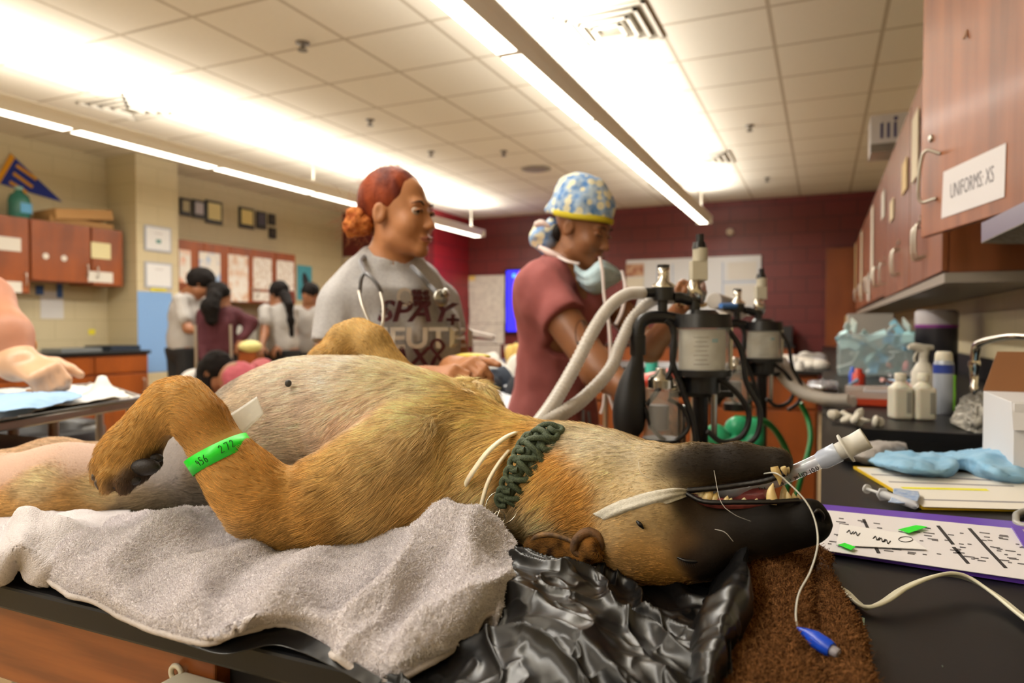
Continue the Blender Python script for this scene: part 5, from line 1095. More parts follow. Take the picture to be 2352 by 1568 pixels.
n_ = 500; a_ = rgp.uniform(-1.4, 1.4, n_); rts = np.array([tf(HM1, (.078*math.sin(a), -.02+.09*(rgp.random()-.6), .05+.078*math.cos(a)*.98)) for a in a_]); dd = (rts-HC1); dd /= np.linalg.norm(dd, axis=1)[:, None]
strands('flyaway_hair', rts, dd*.6-HM1[:3, 1]*.8+rgp.normal(0, .25, (n_, 3)), rgp.uniform(.01, .028, n_), np.tile(lin('9a4a24'), (n_, 1)), mat('hair_strand', 'c77a3c', .5, attr='col'), body1, r0=.00022, npts=5, curl=.08)['kind'] = 'stuff'
# stethoscope
st = thing('stethoscope', 'grey and silver stethoscope hanging round the red-haired person\'s neck', 'stethoscope', P(930, 650, 1.58))
M_stg = mat('steth_grey', '74757a', .3)
gz = 1.500
q = MB(); q.tube([P(826, 672, gz+.02), P(830, 640, gz), P(838, 628, gz), P(852, 636, gz-.01), P(868, 655, gz-.01), P(876, 672, gz)], .0045, 10, 40); q.tube([P(838, 628, gz), P(828, 600, gz+.06), P(842, 588, gz+.12), P(870, 592, gz+.16)], .005, 10, 30); q.build('tubing', M_stg, st)
for pts in ([(824, 668, gz), (832, 700, gz-.02), (846, 735, gz-.03), (852, 744, gz-.03)], [(872, 665, gz), (880, 700, gz-.02), (880, 735, gz-.03), (876, 752, gz-.03)]):
    q = MB(); q.tube([P(*a) for a in pts], .0033, 10, 30); q.build('ear_tube', mat('bright_steel', 'cfcac0', .32, metal=.8), st)
q = MB(); q.tube([P(945, 612, 1.60), P(965, 632, 1.57), P(985, 655, 1.58), P(1002, 672, 1.57)], .0055, 10, 30); q.build('tubing', M_stg, st)
q = MB(); q.lathe([(0, -.006), (.017, -.006), (.019, -.003), (.019, .003), (.014, .007), (0, .008)], P(1012, 684, 1.56), RT*.6-FW*.8, seg=30); q.build('chest_piece', mat('worn_steel', '9a968e', .32, metal=.95), st)
q = MB(); q.lathe([(0, 0), (.009, 0), (.010, .007), (.004, .010)], P(1020, 674, 1.55), RT*.8-FW*.5+UP*.4, seg=24); q.build('bell', mat('worn_steel', '9a968e', .32, metal=.95), st)
# syringe-like thing in the hands
q = MB(); q.cyl(P(1020, 858, 1.42), P(1055, 850, 1.42), .012); tag(q.build('grey_instrument', mat('held_grey', '8b8580', .4)), 'small grey instrument held in the red-haired person\'s hands', 'instrument')
tag(MB().ell(P(1085, 818, 1.6), (.045, .03, .008), 18, 10).build('yellow_dish', mat('yellow_dish', 'd8c02a', .5)), 'yellow dish edge behind the red-haired person\'s hand', 'dish')
# ---------------------------------------------------------------- woman in pink scrubs
w2 = thing('person', 'person in dusty pink scrubs and daisy-print cap, looking down at the machine', 'person', (P(1290, 800, 2.1)[0], P(1290, 800, 2.1)[1], 0))
f2 = U(RT*.80-hF*.58+np.array([0, 0, -.36])); HC2_ = P(1338, 526, 2.05); HM2 = basis(f2, o=HC2_, s=.90)
c2f = U(RT*.80-hF*.60); l2 = U(np.cross(c2f, [0, 0, 1]))
nk2 = P(1300, 612, 2.10); ch2 = P(1282, 715, 2.12); wa2 = P(1275, 860, 2.14); pe2 = P(1272, 985, 2.16)
sN = P(1248, 668, 2.00); sF = P(1385, 668, 2.26)
eN = P(1375, 850, 1.85); wN = P(1470, 915, 1.75); eF = P(1492, 800, 2.12); wF = P(1585, 690, 1.72)
B2 = SDF(); B2.extend(head_sdf().xf(HM2)); B2.cone(tf(HM2, (0, -.012, -.06)), nk2, .046, .050, .02); B2.cone(nk2, nk2-np.array([0, 0, .05]), .055, .085, .03)
torso(B2, pe2, wa2, ch2, nk2, l2, c2f, .90); limb(B2, [sN, eN, wN], [.056, .046, .030], .03); limb(B2, [sF, eF, wF], [.052, .038, .026], .03)
hN = hand_sdf(wN, P(1510, 935, 1.70)-wN, UP, .6, .95, side=1); hFd = hand_sdf(wF, P(1597, 640, 1.60)-wF, FW*.9+RT*.3, .75, .95, side=-1)
B2.extend(hN); B2.extend(hFd)
for s in (-1, 1):
    hp_ = pe2+l2*s*.09; limb(B2, [hp_, np.array([hp_[0], hp_[1], .48]), np.array([hp_[0], hp_[1], .08])], [.08, .05, .035], .04); B2.cone(np.array([hp_[0], hp_[1], .08]), np.array([hp_[0], hp_[1], .04])+c2f*.12, .035, .03, .02)
body2 = finish('body', B2, .0052, M_skin2, w2); face_parts(HM2, body2, M_skin2, gaze=(0, .7, -.7), lip='7a4036', brow='120c0a', closed=True)
q = MB(); tt_ = P(1325, 765, 1.86); 
pr2 = B2.onto(FW, .0015, .3); q.add([P(1328+18*math.cos(t), 770+34*math.sin(t), 2.0) for t in np.linspace(0, 6.28, 26, endpoint=False)], [tuple(range(26))]); link_mesh('tattoo', pr2(np.array(q.v)), q.f, mat('tattoo_ink', '3c2a20', .5, col2='5a3a26', nscale=60), body2)
T2 = SDF(); torso(T2, pe2+np.array([0, 0, .03]), wa2, ch2, nk2, l2, c2f, .90, .020)
limb(T2, [sN, sN+(eN-sN)*.5], [.078, .078], .04); limb(T2, [sF, sF+(eF-sF)*.5], [.075, .072], .04); T2.cone(nk2-up1*.03, nk2-up1*.045, .078, .09, .03); T2.cone(nk2+up1*.06+c2f*.02, nk2-up1*.02+c2f*.035, .060, .045, .008, sub=True)
e1 = sN+(eN-sN)*.40; d1_ = U(eN-sN); e2 = sF+(eF-sF)*.38; d2_ = U(eF-sF)
def scrub_cut(X):
    a = np.where(np.linalg.norm(X-(e1+d1_*.04), axis=-1) < .115, (X-e1)@d1_, -1); b = np.where(np.linalg.norm(X-(e2+d2_*.04), axis=-1) < .115, (X-e2)@d2_, -1)
    return np.maximum(np.maximum(a, b), (pe2[2]-.02)-X[..., 2])
top2 = finish('scrub_top', T2, .006, M_pink, w2, scrub_cut, lambda X: fbm(X*np.array([14, 14, 7]), 81, 2)*.012)
PT = SDF(); PT.ell(pe2, (.185, .14, .14), np.stack([l2, c2f, up1], 1), .05)
for s in (-1, 1): hp_ = pe2+l2*s*.09; limb(PT, [hp_, np.array([hp_[0], hp_[1], .48]), np.array([hp_[0], hp_[1], .10])], [.115, .085, .075], .04)
tr2 = finish('scrub_trousers', PT, .01, M_pink, w2, lambda X: X[..., 2]-(pe2[2]+.0), lambda X: fbm(X*np.array([20, 20, 6]), 83, 2)*.008)
pr3 = PT.onto(FW, .004, .4); q = MB(); q.tube([P(1345, 945, 2), P(1343, 975, 2), P(1348, 1010, 2)], .005, 6, 12); q.tube([P(1358, 950, 2), P(1360, 985, 2), P(1356, 1015, 2)], .005, 6, 12); link_mesh('drawstring', pr3(np.array(q.v)), q.f, mat('grey_cord', '7c7478', .8), tr2)
# cap with tied bundle at the back
M_cap = mat('daisy_cap', '4a7cba', .85, col2='b9ccdc', nscale=40, voro=(38, 'e8e2c4', .42), bump=.3, bscale=60, bdist=.003)
Cp = SDF(); Cp.ell((0, -.022, .060), (.090, .108, .100), None, .02); Cp.ell((0, -.045, .096), (.076, .084, .074), None, .04); Cp.ell((0, -.11, .02), (.055, .04, .05), None, .03)
cpx = Cp.xf(HM2); iM = np.linalg.inv(HM2)
def capcut(X): L = X@iM[:3, :3].T+iM[:3, 3]; return (.028+.10*np.minimum(L[..., 1], 0)*.9+.22*np.maximum(L[..., 1], 0))-L[..., 2]
cap = finish('surgical_cap', cpx, .005, M_cap, w2, capcut, lambda X: fbm(X*24, 91, 2)*.005)
q = MB(); th_ = np.linspace(-2.05, 2.05, 50); brim = [tf(HM2, (.0900*math.sin(a), -.022+.109*math.cos(a), .030+.22*max(-.022+.105*math.cos(a), 0)+.09*min(-.022+.105*math.cos(a), 0)+.003)) for a in th_]; q.tube(brim, .009, 8, 50, flat=(U(HM2[:3, 2]), .45)); q.build('yellow_band', mat('yellow_trim', 'c2b022', .8), cap)
Bd = SDF(); cbn = P(1255, 540, 2.12); 
for k in range(9): v = np.array([rr.uniform(-1, 1)*.03, rr.uniform(-1, 1)*.02, rr.uniform(-1, 1)*.032]); Bd.ell(cbn+v, (.026, .022, .03), None, .012)
finish('cap_bundle', Bd, .005, M_cap, cap, None, lambda X: fbm(X*40, 93, 2)*.006)
q = MB(); q.tube([P(1232, 515, 2.08), P(1245, 512, 2.05), P(1262, 520, 2.04)], [.009, .010, .005], 10, 16); q.tube([P(1240, 568, 2.08), P(1262, 580, 2.04), P(1286, 590, 2.02)], [.007, .010, .006], 10, 16); q.build('cap_tie', mat('pink_white_tie', 'd8c2bc', .8), cap)
q = MB(); hs = SDF(); hs.ell((0, -.075, -.03), (.045, .025, .035), None, .01)
finish('hair', hs.xf(HM2), .005, mat('black_hair', '120d0b', .8), body2)
# mask under the chin
mk = thing('surgical_mask', 'pale blue surgical mask pulled down under the chin of person in pink', 'mask', P(1370, 630, 2.0))
mc, mG = loft([[P(1318, 606, 2.00), P(1345, 622, 1.93), P(1378, 598, 1.90), P(1410, 610, 1.93), P(1432, 632, 1.99)],
           [P(1322, 630, 2.00), P(1346, 642, 1.91), P(1378, 628, 1.88), P(1408, 630, 1.91), P(1430, 638, 1.98)],
           [P(1330, 650, 2.01), P(1350, 664, 1.93), P(1376, 662, 1.90), P(1404, 652, 1.93), P(1424, 644, 1.99)],
           [P(1344, 662, 2.03), P(1358, 674, 1.98), P(1376, 674, 1.96), P(1396, 662, 1.98), P(1412, 650, 2.02)]], 50, 30, 'mask_body', mat('mask_blue', 'a3bcc6', .8, col2='b4c9d0', nscale=60), mk, lambda G, n: G+n*(np.sin(np.linspace(0, 22, 30))[:, None, None]*.0015), thick=.002)
M_tie = mat('mask_tie', 'd9ccc8', .7)
for pts, r in (([(1284, 590, 2.02), (1305, 600, 1.96), (1330, 606, 1.95)], .007), ([(1378, 590, 1.88), (1384, 625, 1.86), (1388, 680, 1.84), (1398, 740, 1.82), (1402, 800, 1.80), (1400, 850, 1.80)], .0045), ([(1428, 622, 1.96), (1436, 660, 1.88), (1430, 710, 1.85), (1415, 745, 1.84)], .005), ([(1388, 905, 1.8), (1386, 930, 1.8), (1380, 950, 1.8)], .004), ([(1398, 905, 1.8), (1408, 935, 1.8), (1416, 955, 1.8)], .004)):
    q = MB(); q.tube([P(*a) for a in pts], r, 8, 40, flat=(RT, .5)); q.build('tie', M_tie, mk)
q = MB(); q.tube([P(1588, 700, 1.70)+np.array([math.cos(t)*.034, math.sin(t)*.034, .004*math.sin(2*t)]) for t in np.linspace(0, 2*math.pi, 24, endpoint=False)], .004, 8, closed=True); tag(q.build('bracelet', mat('cream_beads', 'cfb98c', .5)), 'cream bracelet on the raised wrist of person in pink', 'bracelet')
# ---------------------------------------------------------------- gloved arm at the left edge
w3 = thing('person', 'person mostly out of frame at left, bare forearm and beige-gloved hand over steel stand', 'person', (P(-260, 900, 1.75)[0], P(-260, 900, 1.75)[1], 0))
z3 = 1.68; A3 = SDF(); e3 = P(-40, 690, z3+.1); wq = P(38, 832, z3)
limb(A3, [P(-330, 560, z3+.22), e3], [.07, .066], .03); limb(A3, [e3, P(10, 770, z3+.02), wq], [.062, .056, .040], .03)
A3.extend(hand_sdf(wq, P(118, 862, z3-.03)-wq, UP*.8+RT*.2-FW*.5, 1.15, 1.1, side=1))
b3_ = P(-420, 760, z3+.3); torso(A3, b3_-up1*.35, b3_-up1*.15, b3_+up1*.1, b3_+up1*.32, RT, hF, 1.0)
A3.extend(head_sdf().xf(basis(hF, o=b3_+up1*.50)))
for s in (-1, 1): A3.chain([b3_-up1*.35+RT*s*.09, np.array([*(b3_+RT*s*.09)[:2], .48]), np.array([*(b3_+RT*s*.09)[:2], .06])], [.09, .06, .04], .04)
bd3 = finish('body', A3, .0055, M_skinp, w3)
A3c = SDF(); torso(A3c, b3_-up1*.35, b3_-up1*.15, b3_+up1*.1, b3_+up1*.32, RT, hF, 1.0, .02); finish('shirt', A3c, .012, M_greytee, w3)
G3 = SDF(); G3.cone(wq-U(wq-e3)*.012, wq, .0475, .0465, .02); G3.p += [(q[0], q[1], q[2], q[3]+(.0022 if q[0] == 'c' else 0), q[4]+(.0022 if q[0] == 'c' else 0), q[5], q[6]) for q in hand_sdf(wq, P(118, 862, z3-.03)-wq, UP*.8+RT*.2-FW*.5, 1.15, 1.1, side=1).p]
gl = finish('latex_glove', G3, .0045, mat('latex_glove', 'c99f7e', .35, alpha=1), w3)
q = MB(); u_, v_, _ = frame(wq-e3); cc3 = wq-U(wq-e3)*.045; q.tube([cc3+(u_*math.cos(t)+v_*math.sin(t))*.0555 for t in np.linspace(0, 6.28, 30, endpoint=False)], .003, 8, closed=True); q.build('glove_cuff', mat('cuff_roll', 'd9a96c', .4), gl)
q = MB(); q.ell(P(88, 925, z3-.05), (.02, .02, .018), 12, 8); tag(q.build('gauze_swab', M_paper), 'white swab pinched by the beige-gloved hand', 'swab')
# ---------------------------------------------------------------- students in the background
M_skinb = mat('skin_mid', '8a5a3c', .5); M_hairb = mat('dark_hair', '120d0b', .85, spec=.2); M_black_t = mat('black_trousers', '17171a', .8); M_marl = mat('pale_marl', 'a39e99', .9)
def student(label, head, hf, neck, chest, pelvis, shl, arms, top, sleeves, hair, z_foot=True, group='students at the cabinets', trousers=True, lat=None, skin=None, hs=1.0, legs=True):
    skin = skin or M_skinb; t = thing('person', label, 'person', (pelvis[0], pelvis[1], 0), group=group)
    hm = basis(hf, o=head, s=hs); f = U(np.array([hf[0], hf[1], 0])); la = U(lat) if lat is not None else U(np.cross(f, up1)); wst = (np.asarray(chest)+pelvis)/2; f_ = U(np.cross(up1, la))
    S = SDF(); S.extend(head_sdf().xf(hm)); S.cone(tf(hm, (0, -.01, -.06)), neck, .047, .05, .02); torso(S, pelvis, wst, chest, neck, la, f_, .95, fem=False)
    for sh, el, wr_ in arms: limb(S, [sh, el, wr_], [.048, .038, .027], .03); S.extend(hand_sdf(wr_, np.asarray(wr_)-el, up1, .6, .95))
    if legs:
        for s in (-1, 1): hp = np.asarray(pelvis)+la*s*.09; S.chain([hp, np.array([hp[0], hp[1], .48]), np.array([hp[0], hp[1], .08])], [.08, .055, .04], .04); S.cone(np.array([hp[0], hp[1], .06]), np.array([hp[0], hp[1], .05])+f_*.13, .04, .035, .02)
    b = finish('body', S, .011, skin, t, relax=1)
    T = SDF(); torso(T, np.asarray(pelvis)+up1*.04, wst, chest, neck, la, f_, .95, .018, fem=False)
    for (sh, el, wr_), sl in zip(arms, sleeves):
        if sl <= 1: limb(T, [sh, np.asarray(sh)+(np.asarray(el)-sh)*sl], [.066, .062], .03)
        else: limb(T, [sh, el, np.asarray(el)+(np.asarray(wr_)-el)*(sl-1)], [.062, .050, .040], .03)
    T.cone(np.asarray(neck)+up1*.06, np.asarray(neck)-up1*.005, .055, .055, .01, True)
    finish('shirt', T, .011, top, t, lambda X: (pelvis[2]-.04)-X[..., 2], lambda X: fbm(X*12, 5, 2)*.01, relax=1)
    if trousers and legs:
        Q_ = SDF(); Q_.ell(pelvis, (.17, .125, .13), None, .05)
        for s in (-1, 1): hp = np.asarray(pelvis)+la*s*.09; Q_.chain([hp, np.array([hp[0], hp[1], .48]), np.array([hp[0], hp[1], .12])], [.10, .075, .06], .04)
        finish('trousers', Q_, .014, M_black_t, t, lambda X: X[..., 2]-(pelvis[2]+.01), relax=1)
    Hq = SDF(); Hq.ell((0, -.026, .046), (.086, .100, .090), None, .02); Hq.ell((0, .100, -.035), (.075, .070, .095), None, .012, True); Hq = Hq.xf(hm)
    for pts, rs in hair or (): Hq.chain(pts, rs, .03)
    if hair is not None: finish('hair', Hq, .009, M_hairb, b, None, lambda X: fbm(X*50, 7, 2)*.006, relax=1)
    return t
D_ = lambda a, b, z: P(a, b, z)
student('student in pale grey T-shirt bending head, standing beside the blue sheet', D_(462, 652, 6.2), U(RT*.8+hF*.3+np.array([0, 0, -.8])), D_(432, 672, 6.25), D_(425, 722, 6.25), D_(420, 800, 6.25), None,
        [(D_(415, 690, 6.1), D_(432, 755, 6.05), D_(470, 765, 6.0)), (D_(455, 690, 6.4), D_(480, 745, 6.4), D_(500, 765, 6.2))], M_marl, (.62, .62), [([D_(455, 640, 6.2), D_(470, 640, 6.2)], [.10, .09])], lat=U(RT*.75-hF*.6))
student('student in maroon long-sleeved shirt with curly ponytail, hand on hip', D_(505, 684, 6.0), U(RT*.75+hF*.6+np.array([0, 0, -.3])), D_(500, 706, 6.0), D_(500, 745, 6.0), D_(498, 815, 6.0), None,
        [(D_(468, 725, 5.95), D_(464, 790, 5.9), D_(470, 830, 5.8)), (D_(540, 722, 6.05), D_(580, 742, 6.1), D_(555, 780, 6.0))], mat('maroon_cloth', '43141d', .85), (1.95, 1.95), [([D_(492, 680, 5.9), D_(482, 705, 5.85), D_(486, 735, 5.85)], [.06, .07, .05])], lat=U(RT*.95-hF*.2))
student('student in grey T-shirt over maroon sleeves with a long braid', D_(640, 678, 6.6), U(-RT*.75+hF*.5+np.array([0, 0, -.35])), D_(640, 700, 6.6), D_(642, 738, 6.6), D_(648, 805, 6.6), None,
        [(D_(612, 715, 6.5), D_(608, 765, 6.4), D_(600, 795, 6.2)), (D_(672, 715, 6.7), D_(672, 765, 6.7), D_(640, 795, 6.5))], M_marl, (.5, .5), [([D_(655, 680, 6.5), D_(664, 700, 6.4), D_(668, 735, 6.4), D_(670, 770, 6.4)], [.055, .035, .03, .02])], lat=U(RT*.9-hF*.4))
student('student in grey T-shirt facing us behind the braided one', D_(712, 680, 7.0), U(-RT*.35-hF*.8+np.array([0, 0, -.4])), D_(706, 706, 7.0), D_(702, 745, 7.0), D_(700, 810, 7.0), None,
        [(D_(680, 722, 7.0), D_(675, 775, 6.9), D_(668, 800, 6.8)), (D_(732, 722, 7.0), D_(738, 775, 6.9), D_(728, 800, 6.8))], M_marl, (.6, .6), [], lat=U(-RT))
student('student with dark tied hair crouching over a draped table', D_(497, 858, 4.3), U(RT*.7-hF*.2+np.array([0, 0, -.7])), D_(470, 885, 4.35), D_(450, 915, 4.4), D_(430, 1010, 4.45), None,
        [(D_(445, 905, 4.25), D_(470, 960, 4.2), D_(505, 935, 4.1)), (D_(480, 905, 4.5), D_(505, 950, 4.4), D_(525, 935, 4.3))], mat('white_cloth', 'cfcac6', .9), (.7, .7), [([D_(478, 850, 4.3), D_(470, 890, 4.28), D_(472, 930, 4.25)], [.07, .06, .03])], lat=U(RT*.4-hF*.9), group=None, legs=True)
student('person in pink scrub cap bent low behind the tan dog\'s belly', D_(548, 878, 4.0), U(-RT*.5-hF*.2+np.array([0, 0, -.8])), D_(575, 880, 4.05), D_(600, 900, 4.1), D_(620, 1000, 4.2), None,
        [(D_(600, 895, 3.9), D_(570, 950, 3.9), D_(535, 940, 3.9)), (D_(590, 895, 4.2), D_(560, 945, 4.2), D_(530, 940, 4.2))], mat('rose_cloth', 'a35458', .85), (1.5, 1.5), None, lat=U(RT*.3-hF*.9), group=None)
pc_ = SDF(); pc_.ell(D_(550, 868, 4.0), (.105, .105, .095), None, .02); pc_.ell(D_(575, 862, 4.0), (.05, .05, .04), None, .03); tag(finish('scrub_cap', pc_, .01, mat('rose_cap', 'a8505a', .85), None, None, lambda X: fbm(X*30, 3, 2)*.01), 'rose pink scrub cap on the low bent head', 'cap')
t4 = thing('draped_table', 'low table under white drape behind the raised dog leg', 'table', D_(560, 1150, 3.7)*np.array([1, 1, 0]))
drape([[D_(455, 1010, 3.5), D_(520, 1010, 3.5), D_(600, 1010, 3.5), D_(680, 1000, 3.5)], [D_(465, 950, 3.55), D_(520, 925, 3.55), D_(590, 915, 3.55), D_(680, 910, 3.55)], [D_(480, 930, 3.75), D_(530, 905, 3.75), D_(600, 895, 3.75), D_(680, 895, 3.75)], [D_(500, 935, 4.0), D_(540, 925, 4.0), D_(610, 915, 4.0), D_(680, 910, 4.0)]], 'white_table_drape', mat('lilac_white', 'd6d0d6', .9), 'white drape over the low table', 'cloth', .015, .004, 40, 30, 7, 10).parent = None
tb_ = D_(570, 960, 3.75); MB().box((tb_[0]-.35, tb_[1]-.2, .62), (tb_[0]+.45, tb_[1]+.3, .65)).build('top', M_blacktop, t4)
for a in (-.3, .4):
    for b in (-.15, .25): MB().cyl((tb_[0]+a, tb_[1]+b, 0), (tb_[0]+a, tb_[1]+b, .62), .015).build('leg', M_pull, t4)
tag(MB().ell(D_(575, 795, 5.9), (.11, .08, .05), 16, 8).build('yellow_tissue', mat('pale_yellow', 'ddd58e', .8, bump=1, bscale=40, bdist=.02)), 'pale yellow crumpled tissue held between two students', 'tissue')
for i, (a, b0_, b1_) in enumerate(((536, 745, 850), (455, 745, 830))):
    q = MB(); q.cyl(D_(a, b1_+70, 5.6)*np.array([1, 1, 0]), D_(a-6, b0_, 5.6), .012); tag(q.build('metal_stand_pole', M_pull), ['thin bright pole right of the maroon-shirted student', 'thin bright pole between the first two students'][i], 'pole')
iv = MB(); iv.box(D_(560, 790, 6.6)-np.array([.25, .1, .0]), D_(560, 740, 6.6)+np.array([.25, .1, .0])); tag(iv.build('white_equipment', mat('white_equipment', 'c5c4bc', .5), bevel=.01), 'white equipment block behind the student with hand on hip', 'equipment')
# ================================================================ THE DOG
H0 = .91     # top of the worktops
DOG = SDF()
def dc(pts, k=.02):      # chain of (px, py, depth, radius)
    DOG.chain([P(a, b, c) for a, b, c, r in pts], [q[3] for q in pts], k)
# trunk
dc([(1150, 1094, .785, .058), (1060, 1066, .815, .066), (960, 1030, .845, .078), (830, 1008, .878, .090), (700, 1006, .915, .093), (610, 1026, .94, .083), (530, 1064, .965, .066), (420, 1098, .99, .058), (270, 1118, 1.02, .062)], .05)
DOG.ell(P(700, 1100, .90), (.16, .075, .06), None, .05)
# hind legs lying to the left
dc([(330, 1132, .95, .052), (150, 1136, .93, .060), (-60, 1150, .93, .056), (-230, 1130, .96, .035)], .04)
dc([(-230, 1130, .96, .033), (-60, 1080, .99, .024), (-160, 1075, 1.02, .02)], .02)
dc([(300, 1090, 1.08, .05), (120, 1095, 1.11, .055), (-150, 1100, 1.15, .03)], .03)
# near shoulder and upper arm
dc([(1000, 1030, .790, .050), (930, 1042, .765, .053), (840, 1098, .745, .050), (740, 1150, .733, .044), (660, 1188, .722, .027)], .014)
dc([(1075, 1105, .79, .056), (985, 1150, .765, .046), (860, 1176, .742, .034), (720, 1186, .728, .028)], .03)
# forearm, carpus
dc([(640, 1182, .719, .029), (602, 1150, .718, .037), (552, 1098, .717, .032), (510, 1046, .718, .0255), (462, 968, .722, .0240), (422, 927, .727, .0235), (385, 927, .728, .0220)], .016)
dc([(395, 928, .727, .0225), (345, 972, .727, .0205), (305, 1025, .726, .0245), (282, 1052, .725, .0265)], .014)
# toes, pads
for (a, b, z1), (c, d, z2), (e, g, z3) in (((268, 1040, .724), (232, 1066, .718), (226, 1096, .716)), ((282, 1058, .712), (250, 1090, .702), (247, 1116, .702)), ((300, 1068, .710), (288, 1102, .702), (286, 1119, .704)), ((300, 1050, .740), (268, 1080, .745), (260, 1106, .745))):
    DOG.chain([P(a, b, z1), P(c, d, z2), P(e, g, z3)], [.0120, .0098, .0080], .003)
dc([(325, 1062, .718, .014), (318, 1082, .712, .0125)], .008)
dc([(345, 1052, .725, .010), (352, 1062, .722, .009)], .008)
# far foreleg folded over the chest, far shoulder
dc([(905, 880, 1.02, .036), (850, 790, 1.04, .026), (822, 767, 1.05, .020)], .018)
dc([(822, 767, 1.05, .020), (790, 782, 1.04, .022), (748, 835, 1.02, .024), (700, 900, 1.0, .025)], .016)
dc([(1062, 900, .91, .017), (1085, 930, .90, .030), (1112, 990, .87, .034)], .018)
# neck and head
dc([(1140, 1098, .785, .056), (1240, 1112, .748, .0555), (1330, 1122, .712, .0555), (1400, 1128, .688, .054)], .035)
dc([(1400, 1128, .688, .052), (1470, 1206, .662, .0525), (1548, 1230, .647, .041), (1620, 1238, .632, .0325), (1700, 1214, .617, .0245), (1770, 1208, .603, .0218), (1844, 1203, .590, .0185)], .012)
dc([(1420, 1085, .675, .036), (1500, 1078, .655, .0235), (1600, 1070, .636, .0195), (1700, 1062, .620, .0165), (1786, 1062, .605, .0128)], .010)
for s in (1, ):
    dc([(1440, 1085, .70, .034), (1580, 1073, .670, .0195), (1700, 1065, .648, .0155), (1778, 1063, .622, .0125)], .010)
dc([(1480, 1200, .69, .05), (1620, 1232, .665, .033), (1760, 1209, .635, .021), (1840, 1203, .606, .0175)], .012)
DOG.ell(P(1500, 1150, .635), (.03, .03, .022), None, .02)
# nose leather, cheek, brow
dc([(1862, 1178, .584, .012), (1874, 1200, .582, .0125)], .01)
DOG.cone(P(1884, 1188, .572), P(1898, 1196, .575), .0035, .003, .004, sub=True)
DOG.cone(P(1640, 1272, .605), P(1590, 1292, .614), .010, .011, .01)
# mouth cavity: a wedge cut between the jaws
for dz in np.arange(-.06, .085, .010):
    DOG.cone(P(1600, 1133, .648+dz), P(1720, 1131, .622+dz), .0035, .0068, .004, sub=True)
    DOG.cone(P(1720, 1131, .622+dz), P(1850, 1113, .60+dz), .0068, .0098, .004, sub=True)
DH = .0030
DV, DQ = DOG.mesh(DH, relax=2)
DN = vnormals(DV, DQ)
